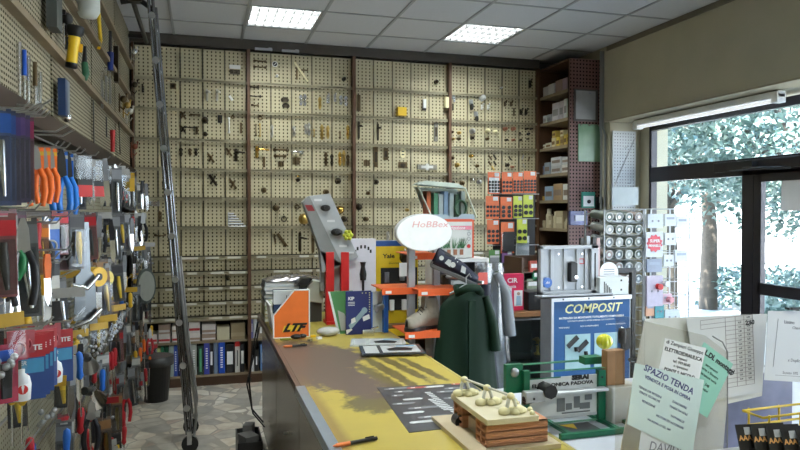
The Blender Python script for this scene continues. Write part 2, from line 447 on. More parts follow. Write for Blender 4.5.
def bush(x, y, r, h, nleaf, label, seed):
    R = random.Random(seed); f = MB(); 
    for m in LEAFM: f.mat(m)
    t = thing('flowering_bush', uniq(label), 'bush', (x, y, -.02))
    for k in range(nleaf):
        a = R.uniform(0, 6.28); rr = r * math.sqrt(R.random()); z = h * R.uniform(.05, 1) * (1 - .4 * (rr / r) ** 2); L = R.uniform(.08, .15)
        q = Euler((R.uniform(-1, 1), R.uniform(-1, 1), R.uniform(0, 6.28))).to_matrix(); p = Vector((rr * math.cos(a), rr * math.sin(a), z)); f.cur = R.choice((0, 0, 1, 2))
        f.add([p + q @ Vector(v) for v in ((0, 0, 0), (L * .35, L * .45, .02), (0, L, -.02), (-L * .35, L * .45, .02))], [(0, 1, 2, 3)])
    f.build('foliage', t)
    s = MB().mat(BARK)
    for k in range(6): s.tube([(0, 0, 0), (R.uniform(-.5, .5) * r, R.uniform(-.5, .5) * r, h * .8)], [.02, .006], 5)
    s.build('stem', t)
tree(11.5, 8.2, 4.8, 2.4, 3.0, 6000, 'wide leafy tree further out behind the tree nearest the window', 15, squash=.6)
tree(12.0, 12.5, 4.8, 2.4, 3.0, 6000, 'wide leafy tree beyond the pavement near the white building', 16, squash=.6)
bush(8.2, 7.0, .9, .9, 1100, 'low green bush on the verge outside near the window upright', 21)
bush(9.2, 9.3, 1.0, .8, 1100, 'low green bush on the verge further from the shop door', 22)
# ================================================================ back wall: four bays of perforated display panels between wooden posts
YB = 6.5
ROWS = [3.13, 2.83, 2.555, 2.28, 2.01, 1.74, 1.472, 1.195, 1.055, .912, .772, .635]
POSTX = [-.60, .42, 1.43, 2.43, 3.44]
TAGM = mat('price_strip', (.68, .66, .56), .5, var=.1, scale=40)
_pm = {}
baynames = ['nearest the left wall', 'between the first and second posts', 'between the second and third posts', 'beside the brown shelving unit']
for b_ in range(4):
    xa, xb = POSTX[b_], POSTX[b_ + 1]; w = (xb - xa - .03) / 5
    t = thing('display_bay', uniq('tall bay of cream perforated display panels ' + ['in the corner by the tool wall', 'after the first wooden post', 'after the second wooden post', 'next to the brown shelving unit'][b_]), 'display rack', (xa, YB, 0), 0, 'perforated display bays on the end wall')
    for r in range(len(ROWS) - 1):
        zt, zb = ROWS[r], ROWS[r + 1]; h = zt - zb - .022
        for c in range(5):
            key = (r if r == 0 or r > 6 else 1,)
            o = None
            if key in _pm:
                o = _pm[key].copy(); COL.objects.link(o); o.parent = t
            else:
                mb = MB().mat(PANEL); mb.box((0, 0, 0), (w - .008, .012, h))
                mb.mat(mat('seam_olive', (.17, .145, .085), .6))
                for sx in (-1, 1): mb.box((sx * (w / 2 - .005), -.006, 0), (.004, .012, h))
                o = mb.build('panel', t); _pm[key] = o
            o.location = (.015 + w * (c + .5), .006, (zt + zb) / 2 + .008)
    dep = .035
    for r in range(1, len(ROWS)):
        low = r >= 7
        mb = MB().mat(LEDGE); y = -.055 if low else -dep
        mb.bx(.015, xb - xa - .015, y, .0, ROWS[r] - .004, ROWS[r] + .006)
        mb.bx(.015, xb - xa - .015, y, y + .004, ROWS[r] - .014, ROWS[r] + .012)
        if low:
            mb.mat(TAGM)
            for c in range(5): 
                if random.random() < .8: mb.box((.015 + w * (c + .5) + random.uniform(-.03, .03), y - .002, ROWS[r] + .0), (random.choice((.09, .12, .15)), .002, .02))
        mb.build('ledge', t)
    MB().mat(POSTM).bx(0 if b_ == 0 else -.0145, .0145, -.065, .03, .06, 3.14).build('post', t)
    if b_ == 3: MB().mat(POSTM).bx(xb - xa - .015, xb - xa, -.065, .03, .06, 3.14).build('post', t)
    # lower shelving: back, two boards, plinth, top rail
    bs = MB().mat(mat('shelf_back_dark', (.035, .028, .022), .7)); bs.bx(.016, xb - xa - .016, .33, .345, .0, .62); bs.build('back_board', t)
    MB().mat(LEDGEL).bx(.012, xb - xa - .012, -.03, .33, .40, .422).build('shelf', t)
    MB().mat(LEDGEL).bx(.012, xb - xa - .012, -.03, .33, .085, .107).build('shelf', t)
    MB().mat(LEDGE).bx(.012, xb - xa - .012, -.03, .33, .605, .625).build('shelf', t)
    MB().mat(WOOD).bx(.016, xb - xa - .016, -.01, .01, 0, .085).build('plinth', t)
struct(MB().mat(DARKW).bx(-.62, 3.45, YB - .03, YB + .03, 3.145, 3.239).build('trim_6'))
# ================================================================ sample fittings hung on the end wall's panels
# every kind is modelled once about its own centre, z up, facing -y, then copied
def k_knob(m, r=.022, plate=True):
    mb = MB().mat(m)
    T = TR(rx=PI / 2)
    mb.lathe([(.001, .045 + r), (r * .6, .042 + r), (r, .03 + r * .6), (r * .95, .03), (r * .45, .018), (r * .4, .006), (r * 1.1, .004), (r * 1.1, 0)], 12, T)
    return mb
def k_lever(m, h=.2, lev=.11, w=.035, side=1):
    mb = MB().mat(m); mb.prism([(-w / 2, -h / 2 + w / 2), (-w * .3, -h / 2), (w * .3, -h / 2), (w / 2, -h / 2 + w / 2), (w / 2, h / 2 - w / 2), (w * .3, h / 2), (-w * .3, h / 2), (-w / 2, h / 2 - w / 2)], -.008, 0)
    mb.tube([(0, 0, h * .22), (0, -.05, h * .22), (side * .02, -.058, h * .22), (side * lev * .6, -.055, h * .2), (side * lev, -.05, h * .17)], [.011, .011, .011, .009, .008])
    mb.cyl((0, -.009, -h * .15), (0, -.0095, -h * .15), .008)
    return mb
def k_pull(m, w=.1, d=.03, r=.006, vertical=True):
    pts = [(-w / 2, 0, 0), (-w / 2, -d * .8, 0), (-w * .36, -d, 0), (w * .36, -d, 0), (w / 2, -d * .8, 0), (w / 2, 0, 0)]
    if vertical: pts = [(z, y, x) for x, y, z in pts]
    mb = MB().mat(m).tube(pts, r)
    for p in (pts[0], pts[-1]): mb.cyl((p[0], 0, p[2]), (p[0], -.005, p[2]), r * 2)
    return mb
def k_cup(m, w=.09):
    return MB().mat(m).grid(lambda u, v: (w / 2 * math.cos(PI * u) * (1 - .25 * v), -.028 * math.sin(PI * u) ** .6 * math.sin(PI / 2 * v + .02), .03 * math.sin(PI * u) * (1 - v) + .01 * math.cos(PI * v)), 12, 6).prism([(-w / 2, .004), (w / 2, .004), (w / 2 * .9, .018), (-w / 2 * .9, .018)], -.003, 0)
def k_bow(m, w=.14):
    mb = MB().mat(m).tube([(-w / 2, 0, 0), (-w / 2, -.02, 0), (-w * .2, -.035, -.006), (0, -.038, -.008), (w * .2, -.035, -.006), (w / 2, -.02, 0), (w / 2, 0, 0)], [.007, .007, .005, .008, .005, .007, .007])
    mb.sph((-w / 2, -.004, 0), .013, (1, .4, 1)).sph((w / 2, -.004, 0), .013, (1, .4, 1))
    return mb
def k_plate(m, w=.05, h=.14, slots=2, hole=BLACK):
    r = w / 2; pts = [(r * math.cos(t), h / 2 - r + r * math.sin(t)) for t in [PI * i / 8 for i in range(9)]] + [(-r * math.cos(t), -h / 2 + r - r * math.sin(t)) for t in [PI * i / 8 for i in range(9)]]
    mb = MB().mat(m).prism(pts, -.008, 0); mb.mat(hole)
    for i in range(slots): mb.box((0, -.0085, (i - (slots - 1) / 2) * h * .32), (w * .5, .003, h * .12))
    return mb
def k_slab(m, w, h, d=.02, inset=None):
    mb = MB().mat(m).box((0, -d / 2, 0), (w, d, h))
    if inset: mb.mat(inset).box((0, -d - .001, 0), (w * .6, .003, h * .5)).cyl((0, -d, h * .38), (0, -d - .004, h * .38), w * .08).cyl((0, -d, -h * .38), (0, -d - .004, -h * .38), w * .08)
    return mb
def k_hook(m, s=.06):
    mb = MB().mat(m).box((0, -.004, 0), (s * .35, .008, s)); mb.tube([(0, -.008, s * .2), (0, -.035, s * .1), (0, -.05, s * .3), (0, -.052, s * .5)], .005); mb.tube([(0, -.008, -s * .2), (0, -.03, -s * .35), (0, -.045, -s * .15)], .005)
    mb.sph((0, -.052, s * .52), .009); return mb
def k_drop(m, h=.13):
    mb = MB().mat(m).prism([(-.008, -h / 2), (.008, -h / 2), (.016, -h * .2), (.010, 0), (.018, h * .3), (.006, h / 2), (-.006, h / 2), (-.018, h * .3), (-.010, 0), (-.016, -h * .2)], -.007, 0)
    mb.tube([(0, -.006, h * .2), (0, -.03, h * .18), (0, -.038, 0), (0, -.03, -h * .2), (0, -.006, -h * .22)], [.006, .006, .009, .006, .006]); return mb
def k_hinge(m, s=.07):
    mb = MB().mat(m).box((-s * .28, -.003, 0), (s * .5, .006, s)).box((s * .28, -.003, 0), (s * .5, .006, s)).cyl((0, -.007, -s * .55), (0, -.007, s * .55), .006)
    mb.mat(BLACK)
    for a in (-1, 1):
        for c in (-1, 0, 1): mb.cyl((a * s * .3, -.005, c * s * .32), (a * s * .3, -.0068, c * s * .32), .004, n=6)
    return mb
def k_ring(m, r=.025):
    mb = MB().mat(m).tube([(r * math.cos(t), -.012, r * math.sin(t)) for t in [2 * PI * i / 14 for i in range(14)]], .005, 6, True); mb.sph((0, -.008, r), .011); return mb
def k_cyls(m, n=5):
    mb = MB().mat(m)
    for i in range(n): mb.cyl((-.06, -.012, .05 - .024 * i), (-.06 + .05 + .022 * i, -.012, .05 - .024 * i), .007)
    mb.box((-.058, -.006, .0), (.01, .012, .13)); return mb
def k_cross(m, s=.12):
    mb = MB().mat(m).box((0, -.004, 0), (s * .2, .008, s), T=TR(ry=-.6)).box((0, -.009, 0), (s * .16, .006, s * .75), T=TR(ry=.5)); mb.sph((0, -.02, s * .12), .013); return mb
def k_caster(m, r=.025):
    mb = MB().mat(m).cyl((-.009, -.03, -.02), (.009, -.03, -.02), r, n=14); mb.mat(STEEL).box((0, -.02, .012), (.03, .03, .022)).cyl((0, -.02, .02), (0, -.02, .055), .006).box((0, -.008, .03), (.04, .016, .05)); return mb
def k_strip(m, w, h, ang=0):
    mb = MB().mat(m).box((0, -.008, 0), (w, .014, h), T=TR(ry=ang)); mb.cyl((0, -.015, 0), (0, -.02, 0), min(w, h) * .25); return mb
def k_combo(m):      # door chain
    return MB().mat(m).tube([(-.05, -.006, .06), (-.03, -.03, .02), (0, -.02, 0), (.03, -.03, -.03), (.055, -.006, -.06)], .006).box((-.05, -.005, .06), (.03, .01, .03)).box((.055, -.005, -.06), (.03, .01, .03))
SILV = mat('satin_nickel', (.55, .54, .5), .3, 1)
WPL = mat('white_enamel', (.8, .8, .78), .3)
COP = mat('copper_pink', (.45, .2, .13), .35, .7)
GOLD = mat('polished_gold', (.75, .5, .13), .2, 1)
DK = mat('dark_bronze', (.045, .035, .022), .4, .7)
YEL2 = mat('yellow_enamel', (.75, .48, .03), .4)
CRM2 = mat('cream_enamel', (.75, .68, .42), .4)
HOOKC = [0]
ROWN = ['top', 'second', 'third', 'fourth', 'fifth', 'sixth', 'seventh', 'first shallow', 'second shallow', 'third shallow', 'fourth shallow']
COLN = ['first', 'second', 'third', 'fourth', 'fifth']
BAYN = ['corner bay', 'bay after first post', 'bay after second post', 'bay beside brown shelves']
# (px, py, look, object name, category, builder)
B = [
 (235, 69, 'long white card of dark pulls', 'sample_card', 'sample card', lambda: MB().mat(WPL).box((0, -.006, .02), (.1, .012, .035)).mat(DK).box((0, -.012, -.028), (.09, .024, .04)).sph((-.02, -.024, -.028), .012).sph((.02, -.024, -.028), .012)),
 (143, 89, 'small dark lever', 'door_lever', 'door handle', lambda: k_hook(DK, .06)),
 (173, 86, 'bronze square escutcheon', 'escutcheon', 'door fitting', lambda: k_slab(BRONZE, .05, .05, .01, DK)),
 (207, 95, 'silver long-plate lever', 'door_lever', 'door handle', lambda: k_lever(SILV, .11, .03, .022)),
 (217, 95, 'silver long-plate lever', 'door_lever', 'door handle', lambda: k_lever(SILV, .11, .03, .022)),
 (231, 98, 'tilted white catch', 'window_catch', 'catch', lambda: k_strip(WPL, .022, .05, -.6)),
 (183, 115, 'slanted bronze casement stay', 'casement_stay', 'window stay', lambda: k_cross(BRONZE, .09)),
 (195, 115, 'bronze wing handle', 'wing_handle', 'handle', lambda: k_pull(BRONZE, .07, .03, .007, False)),
 (183, 129, 'bronze crossed hinge', 'casement_stay', 'window stay', lambda: k_cross(DK, .08)),
 (190, 127, 'bronze bow pull', 'bow_pull', 'pull', lambda: k_bow(DK, .08)),
 (197, 131, 'bronze bent catch', 'window_catch', 'catch', lambda: k_hook(BRONZE, .06)),
 (205, 120, 'black barrel knob with brass centre', 'barrel_knob', 'knob', lambda: k_knob(DK, .03).mat(GOLD).sph((0, -.06, 0), .01)),
 (220, 119, 'black square turn plate', 'turn_plate', 'door fitting', lambda: k_slab(BLACK, .04, .07, .015, DK)),
 (205, 134, 'round dark turn knob', 'round_knob', 'knob', lambda: k_knob(DK, .02)),
 (229, 125, 'slim white pull bar', 'pull_bar', 'pull', lambda: k_pull(WPL, .13, .03, .006)),
 (233, 117, 'small ring catch', 'ring_pull', 'pull', lambda: k_ring(BRONZE, .014)),
 (241, 128, 'bronze cabin hook strip', 'cabin_hook', 'hook', lambda: k_strip(BRONZE, .018, .1)),
 (181, 152, 'dark drop handle', 'drop_handle', 'handle', lambda: k_drop(DK, .08)),
 (190, 152, 'bronze drop handle', 'drop_handle', 'handle', lambda: k_drop(BRONZE, .065)),
 (196, 152, 'short dark drop handle', 'drop_handle', 'handle', lambda: k_drop(DK, .07)),
 (211, 158, 'bronze lever on round rose', 'rose_lever', 'door handle', lambda: k_cross(BRONZE, .1)),
 (229, 152, 'bronze lever with long tail', 'rose_lever', 'door handle', lambda: k_cross(BRONZE, .09)),
 (236, 155, 'large black and silver lever', 'rose_lever', 'door handle', lambda: k_lever(DK, .12, .08, .03)),
 (213, 180, 'dark slanting lever', 'rose_lever', 'door handle', lambda: k_cross(DK, .12)),
 (233, 184, 'bronze slanting lever', 'rose_lever', 'door handle', lambda: k_cross(BRONZE, .11)),
 (160, 217, 'bronze branching hook', 'coat_hook', 'hook', lambda: k_hook(BRONZE, .09)),
 (163, 185, 'small dark bolt', 'door_bolt', 'bolt', lambda: k_hook(DK, .045)),
 (235, 219, 'graded fan of steel door stays', 'cylinder_set', 'lock cylinders', lambda: k_cyls(STEEL, 6)),
 (143, 244, 'bronze arched pull', 'bow_pull', 'pull', lambda: k_bow(BRONZE, .1)),
 (160, 235, 'dark flat pull', 'bow_pull', 'pull', lambda: k_bow(BRONZE, .08)),
 (228, 278, 'round dark knob', 'round_knob', 'knob', lambda: k_knob(DK, .022)),
 # second bay
 (260, 61, 'bronze bow pull', 'bow_pull', 'pull', lambda: k_bow(BRONZE, .1)),
 (260, 67, 'low bronze bow pull', 'bow_pull', 'pull', lambda: k_bow(BRONZE, .1)),
 (275, 64, 'black and white round sign knob', 'sign_knob', 'knob', lambda: MB().mat(WPL).cyl((0, 0, 0), (0, -.008, 0), .027, n=20).mat(BLACK).cyl((0, -.008, 0), (0, -.01, 0), .021, n=20).mat(WPL).box((0, -.011, 0), (.035, .002, .006), T=TR(ry=-.8))),
 (277, 76, 'small white knob', 'enamel_button', 'knob', lambda: k_knob(WPL, .012)),
 (301, 72, 'long slanting cream shelf bracket', 'shelf_bracket', 'bracket', lambda: MB().mat(CRM2).box((0, -.012, 0), (.018, .02, .22), T=TR(ry=-.62)).mat(BRONZE).box((-.04, -.006, -.01), (.015, .012, .13)).box((.035, -.006, .02), (.07, .012, .012))),
 (344, 79, 'dark rosette', 'rosette', 'door fitting', lambda: k_knob(DK, .018)),
 (254, 87, 'bronze cup pull', 'cup_pull', 'pull', lambda: k_bow(DK, .07)),
 (255, 96, 'wide bronze bow pull', 'bow_pull', 'pull', lambda: k_bow(DK, .1)),
 (255, 105, 'narrow bronze cup pull', 'cup_pull', 'pull', lambda: k_bow(BRONZE, .05)),
 (285, 101, 'upper dark cup pull', 'cup_pull', 'pull', lambda: k_cup(DK, .08)),
 (286, 107, 'lower dark cup pull', 'cup_pull', 'pull', lambda: k_cup(DK, .075)),
 (301, 100, 'silver and blue flush pull', 'flush_pull', 'pull', lambda: k_drop(CHROME, .1)),
 (305, 100, 'polished chrome drop handle', 'drop_handle', 'handle', lambda: k_drop(CHROME, .11)),
 (320, 103, 'gold drop handle', 'drop_handle', 'handle', lambda: k_drop(BRASS, .12)),
 (328, 99, 'chrome forked hook', 'coat_hook', 'hook', lambda: k_hook(CHROME, .08)),
 (335, 98, 'dark chrome forked hook', 'coat_hook', 'hook', lambda: k_hook(STEEL, .07)),
 (341, 100, 'chrome teardrop handle', 'drop_handle', 'handle', lambda: k_drop(CHROME, .09)),
 (346, 101, 'pale chrome teardrop handle', 'drop_handle', 'handle', lambda: k_drop(CHROME, .1)),
 (260, 118, 'curly bronze hook', 'coat_hook', 'hook', lambda: k_ring(BRONZE, .018)),
 (256, 130, 'slim bronze pull', 'slim_pull', 'pull', lambda: k_pull(BRONZE, .1, .02, .005)),
 (260, 130, 'slim tan pull', 'slim_pull', 'pull', lambda: k_pull(BRASS, .11, .02, .005)),
 (272, 131, 'ornate silver pull', 'ornate_pull', 'pull', lambda: k_drop(SILV, .12)),
 (294, 131, 'thin silver pull', 'slim_pull', 'pull', lambda: k_drop(SILV, .1)),
 (306, 129, 'silver ornate drop pull', 'ornate_pull', 'pull', lambda: k_drop(SILV, .1)),
 (309, 129, 'tall silver ornate drop pull', 'ornate_pull', 'pull', lambda: k_drop(SILV, .12)),
 (314, 133, 'small brass pull', 'slim_pull', 'pull', lambda: k_pull(BRASS, .06, .02, .005)),
 (322, 132, 'tall brass drop pull', 'ornate_pull', 'pull', lambda: k_drop(BRASS, .15)),
 (328, 132, 'tall dark brass drop pull', 'ornate_pull', 'pull', lambda: k_drop(BRASS, .13)),
 (348, 132, 'tall gold drop pull', 'ornate_pull', 'pull', lambda: k_drop(GOLD, .14)),
 (340, 135, 'short bronze pull', 'slim_pull', 'pull', lambda: k_pull(BRONZE, .05, .02, .006)),
 (257, 152, 'polished brass lever with upright plate', 'brass_lever', 'door handle', lambda: k_lever(GOLD, .11, .11, .03)),
 (264, 162, 'short bronze strip', 'strike_strip', 'door fitting', lambda: k_strip(BRONZE, .022, .1)),
 (281, 150, 'large bronze swan pull', 'bow_pull', 'pull', lambda: k_pull(BRONZE, .12, .035, .009, False)),
 (280, 156, 'middle bronze swan pull', 'bow_pull', 'pull', lambda: k_pull(BRONZE, .09, .03, .008, False)),
 (281, 164, 'small bronze swan pull', 'bow_pull', 'pull', lambda: k_hinge(BRONZE, .05)),
 (297, 152, 'silver bead-topped pull', 'bead_pull', 'pull', lambda: k_pull(CHROME, .09, .03, .009, False)),
 (296, 161, 'bronze framed hinge', 'frame_hinge', 'hinge', lambda: k_hinge(BRONZE, .07)),
 (326, 159, 'slim bronze ornate pull', 'ornate_pull', 'pull', lambda: k_drop(BRONZE, .14)),
 (332, 160, 'dark bronze ornate pull', 'ornate_pull', 'pull', lambda: k_drop(DK, .12)),
 (340, 159, 'bright brass ornate pull', 'ornate_pull', 'pull', lambda: k_drop(GOLD, .14)),
 (344, 158, 'tall brass ornate pull', 'ornate_pull', 'pull', lambda: k_drop(BRASS, .15)),
 (348, 160, 'bronze leaf ornate pull', 'ornate_pull', 'pull', lambda: k_drop(BRONZE, .11)),
 (298, 180, 'black and brass hanging bell pull', 'bell_pull', 'pull', lambda: k_knob(DK, .018).mat(GOLD).sph((0, -.02, .035), .012)),
 (264, 190, 'bronze ball knob', 'ball_knob', 'knob', lambda: k_knob(BRONZE, .026)),
 (338, 181, 'dark ball knob', 'ball_knob', 'knob', lambda: k_knob(DK, .028)),
 (326, 192, 'bronze ball knob', 'ball_knob', 'knob', lambda: k_knob(BRONZE, .026)),
 (276, 208, 'bronze mushroom knob', 'mushroom_knob', 'knob', lambda: k_knob(BRONZE, .03)),
 (284, 219, 'open dark ring knob', 'ring_pull', 'pull', lambda: k_ring(DK, .024)),
 (297, 207, 'small bronze ring knob', 'ring_pull', 'pull', lambda: k_ring(BRONZE, .02)),
 (304, 219, 'large gold dome knob', 'dome_knob', 'knob', lambda: k_knob(BRASS, .048)),
 (340, 210, 'fluted gold knob', 'dome_knob', 'knob', lambda: k_knob(GOLD, .036)),
 (344, 219, 'dark brass knob', 'ball_knob', 'knob', lambda: k_knob(DK, .028)),
 (275, 239, 'slim dark curved pull', 'curved_pull', 'pull', lambda: k_strip(BRONZE, .014, .1, -.15)),
 (282, 240, 'long bronze slanting plate lever', 'plate_lever', 'door handle', lambda: k_strip(BRONZE, .028, .15, -.6)),
 (300, 242, 'black long-plate lever', 'plate_lever', 'door handle', lambda: k_lever(DK, .19, .06, .028)),
 (313, 243, 'bronze long-plate lever', 'plate_lever', 'door handle', lambda: k_lever(BRONZE, .19, .05, .03)),
 # third bay
 (436, 82, 'dark rosette', 'rosette', 'door fitting', lambda: k_knob(DK, .02)),
 (359, 103, 'tall clear-topped door viewer set', 'door_viewer', 'door fitting', lambda: k_strip(BRONZE, .03, .16)),
 (401, 112, 'yellow square rim lock', 'rim_lock', 'lock', lambda: k_slab(YEL2, .09, .085, .06, None)),
 (424, 106, 'white and black bolt case', 'bolt_case', 'lock', lambda: MB().mat(WPL).box((0, -.02, .02), (.03, .04, .09)).mat(BLACK).box((0, -.02, -.035), (.03, .035, .02))),
 (446, 104, 'cream case beside the post', 'cream_case', 'lock', lambda: MB().mat(CRM2).box((0, -.03, .01), (.045, .06, .11)).mat(BRONZE).box((0, -.02, -.06), (.05, .03, .03))),
 (359, 130, 'black scroll lever', 'scroll_lever', 'door handle', lambda: k_lever(DK, .17, .03, .02)),
 (378, 132, 'black twisted lever', 'scroll_lever', 'door handle', lambda: k_lever(DK, .17, -.02, .02)),
 (436, 132, 'tall grey lock faceplate', 'faceplate', 'lock', lambda: k_slab(mat('grey_zinc', (.2, .19, .16), .5, .5), .04, .19, .015, DK)),
 (367, 163, 'pair of small bronze catches', 'small_catch', 'catch', lambda: k_hinge(BRONZE, .06)),
 (376, 157, 'long bronze lock plate', 'lock_plate', 'lock', lambda: k_slab(BRONZE, .038, .2, .015, DK)),
 (386, 154, 'short bronze lock plate', 'lock_plate', 'lock', lambda: k_slab(BRONZE, .045, .12, .012, DK)),
 (403, 153, 'gold oval escutcheon with two slots', 'oval_escutcheon', 'door fitting', lambda: k_plate(CRM2, .055, .1, 2)),
 (403, 165, 'bronze oval flush pull', 'oval_flush_pull', 'pull', lambda: k_slab(BRONZE, .09, .06, .015, DK)),
 (427, 167, 'long grey letter slot plate', 'letter_plate', 'letter plate', lambda: k_slab(mat('grey_zinc2', (.22, .21, .17), .5, .4), .21, .05, .02, SILV)),
 (376, 182, 'dark round knob', 'ball_knob', 'knob', lambda: k_knob(DK, .024)),
 (368, 193, 'bronze small knob', 'ball_knob', 'knob', lambda: k_knob(BRONZE, .018)),
 (359, 207, 'black disc knob', 'disc_knob', 'knob', lambda: k_knob(DK, .028)),
 (366, 219, 'bronze dome knob', 'dome_knob', 'knob', lambda: k_knob(BRONZE, .024)),
 (407, 210, 'small brass knob', 'ball_knob', 'knob', lambda: k_knob(BRASS, .016)),
 (388, 236, 'slim silver pull', 'slim_pull', 'pull', lambda: k_drop(SILV, .09)),
 # fourth bay
 (501, 88, 'tiny white knob', 'enamel_button', 'knob', lambda: k_knob(WPL, .009)),
 (530, 84, 'dark forked hook', 'coat_hook', 'hook', lambda: k_hook(DK, .08)),
 (453, 99, 'chrome swivel caster', 'swivel_caster', 'caster', lambda: k_caster(CHROME, .025)),
 (453, 107, 'dark stem fitting', 'stem_fitting', 'door fitting', lambda: k_strip(DK, .014, .07)),
 (471, 105, 'black twin-wheel caster', 'twin_caster', 'caster', lambda: k_caster(BLACK, .034)),
 (476, 117, 'black and silver twin-wheel caster', 'twin_caster', 'caster', lambda: k_caster(BLACK, .03)),
 (482, 98, 'white disc knob', 'disc_knob', 'knob', lambda: k_knob(WPL, .03)),
 (482, 107, 'white curled hook', 'white_hook', 'hook', lambda: k_hook(WPL, .05)),
 (488, 107, 'second white curled hook', 'white_hook', 'hook', lambda: k_hook(WPL, .05)),
 (505, 104, 'bronze small turn', 'turn_catch', 'knob', lambda: k_hook(BRONZE, .05)),
 (511, 104, 'bronze small turn', 'turn_catch', 'knob', lambda: k_hook(BRONZE, .05)),
 (514, 112, 'thin bronze strip', 'strike_strip', 'door fitting', lambda: k_strip(BRONZE, .012, .08)),
 (521, 112, 'dark stud hook', 'coat_hook', 'hook', lambda: k_hook(DK, .06)),
 (526, 112, 'dark stud hook', 'coat_hook', 'hook', lambda: k_hook(DK, .06)),
 (452, 132, 'upper brass stud knob', 'stud_knob', 'knob', lambda: k_knob(BRONZE, .014)),
 (459, 133, 'brass stud knob', 'stud_knob', 'knob', lambda: k_knob(BRASS, .016)),
 (453, 139, 'low brass stud knob', 'stud_knob', 'knob', lambda: k_knob(BRASS, .013)),
 (459, 139, 'low bronze stud knob', 'stud_knob', 'knob', lambda: k_knob(BRONZE, .015)),
 (472, 131, 'round grey knob', 'round_knob', 'knob', lambda: k_knob(STEEL, .026)),
 (472, 138, 'small dark knob', 'round_knob', 'knob', lambda: k_knob(DK, .016)),
 (487, 131, 'cream ball knob', 'ball_knob', 'knob', lambda: k_knob(CRM2, .024)),
 (495, 132, 'white ball knob', 'ball_knob', 'knob', lambda: k_knob(CRM2, .02)),
 (487, 139, 'bronze ball knob', 'ball_knob', 'knob', lambda: k_knob(BRONZE, .016)),
 (505, 129, 'pink copper knob', 'copper_knob', 'knob', lambda: k_knob(COP, .02)),
 (513, 129, 'pink copper knob', 'copper_knob', 'knob', lambda: k_knob(COP, .02)),
 (506, 140, 'dark bronze knob', 'round_knob', 'knob', lambda: k_knob(DK, .014)),
 (513, 140, 'pinkish knob', 'copper_knob', 'knob', lambda: k_knob(COP, .014)),
 (520, 134, 'ring stud', 'ring_pull', 'pull', lambda: k_ring(DK, .012)),
 (520, 140, 'dark stud', 'stud_knob', 'knob', lambda: k_knob(DK, .013)),
 (526, 129, 'tiny dark stud', 'stud_knob', 'knob', lambda: k_knob(DK, .010)),
 (531, 129, 'tiny black stud', 'stud_knob', 'knob', lambda: k_knob(BLACK, .010)),
 (528, 134, 'small black stud', 'stud_knob', 'knob', lambda: k_knob(BLACK, .012)),
 (528, 139, 'wide dark stud', 'stud_knob', 'knob', lambda: k_strip(DK, .03, .014)),
 (452, 158, 'bronze upright knob', 'pillar_knob', 'knob', lambda: k_knob(BRONZE, .018)),
 (457, 165, 'brass mushroom knob', 'pillar_knob', 'knob', lambda: k_knob(BRASS, .022)),
 (471, 156, 'bright brass knob', 'pillar_knob', 'knob', lambda: k_knob(GOLD, .018)),
 (477, 166, 'small bronze knob', 'pillar_knob', 'knob', lambda: k_knob(BRONZE, .016)),
 (490, 157, 'upper slanting bronze bolt', 'slanting_bolt', 'bolt', lambda: k_strip(BRONZE, .014, .06, -.6)),
 (495, 157, 'dark slanting bolt', 'slanting_bolt', 'bolt', lambda: k_strip(DK, .014, .06, -.6)),
 (490, 163, 'middle slanting bronze bolt', 'slanting_bolt', 'bolt', lambda: k_strip(BRONZE, .014, .05, -.6)),
 (495, 163, 'middle dark slanting bolt', 'slanting_bolt', 'bolt', lambda: k_strip(DK, .014, .05, -.6)),
 (493, 168, 'low slanting brass bolt', 'slanting_bolt', 'bolt', lambda: k_strip(BRASS, .012, .05, -.6)),
 (510, 158, 'dark slanting strip', 'slanting_bolt', 'bolt', lambda: k_strip(DK, .012, .05, -.7)),
 (507, 165, 'dark barrel knob', 'barrel_knob', 'knob', lambda: k_knob(DK, .018)),
 (512, 167, 'copper barrel knob', 'barrel_knob', 'knob', lambda: k_knob(COP, .014)),
 (523, 157, 'thin grey bolt', 'slanting_bolt', 'bolt', lambda: k_strip(STEEL, .01, .05, .4)),
 (529, 159, 'thin bronze bolt', 'slanting_bolt', 'bolt', lambda: k_strip(BRONZE, .01, .05, .4)),
 (524, 166, 'thin silver bolt', 'slanting_bolt', 'bolt', lambda: k_strip(SILV, .01, .05, -.3)),
 (452, 183, 'dark turned knob', 'round_knob', 'knob', lambda: k_knob(DK, .024)),
 (462, 183, 'bronze turned knob', 'round_knob', 'knob', lambda: k_knob(BRONZE, .022)),
 (472, 180, 'chrome turned knob', 'round_knob', 'knob', lambda: k_knob(CHROME, .02)),
 (479, 182, 'grey turned knob', 'round_knob', 'knob', lambda: k_knob(STEEL, .022)),
]
FIT = []
seen = {}
for (px, py, look, nm, cat, fn) in B:
    p = P(px, py, Y=YB - .01)
    bay = max(i for i in range(4) if p.x >= POSTX[i])
    row = max(0, max([i for i in range(len(ROWS) - 1) if p.z < ROWS[i]] or [0])); w = (POSTX[bay + 1] - POSTX[bay] - .03) / 5
    c = min(4, max(0, int((p.x - POSTX[bay] - .015) / w)))
    lab = '%s, %s column of %s row, %s' % (look, COLN[c], ROWN[row], BAYN[bay])
    k = seen.get(lab, 0); seen[lab] = k + 1
    o = fn().build(nm); o.location = (p.x, YB + .0005, p.z)
    g = None
    if nm in ('turn_catch', 'copper_knob') or k or look in ('dark stud hook', 'silver long-plate lever'): g = 'matching ' + look + 's'
    tag(o, lab, cat, g)
# two thin metal bars lying on top of the second bay
for i, (a, c) in enumerate(((264, 48), (291, 50))):
    p = P(a, c, Y=YB - .08); o = MB().mat(STEEL).box((0, 0, 0), (.16, .03, .022)).box((.06, 0, .012), (.03, .03, .01)).build('door_closer_bar'); o.location = (p.x, YB - .045, 3.151)
    tag(o, uniq(['shorter metal bar lying along the top edge above the first post', 'longer metal bar lying along the top edge of the second bay'][i]), 'metal bar')

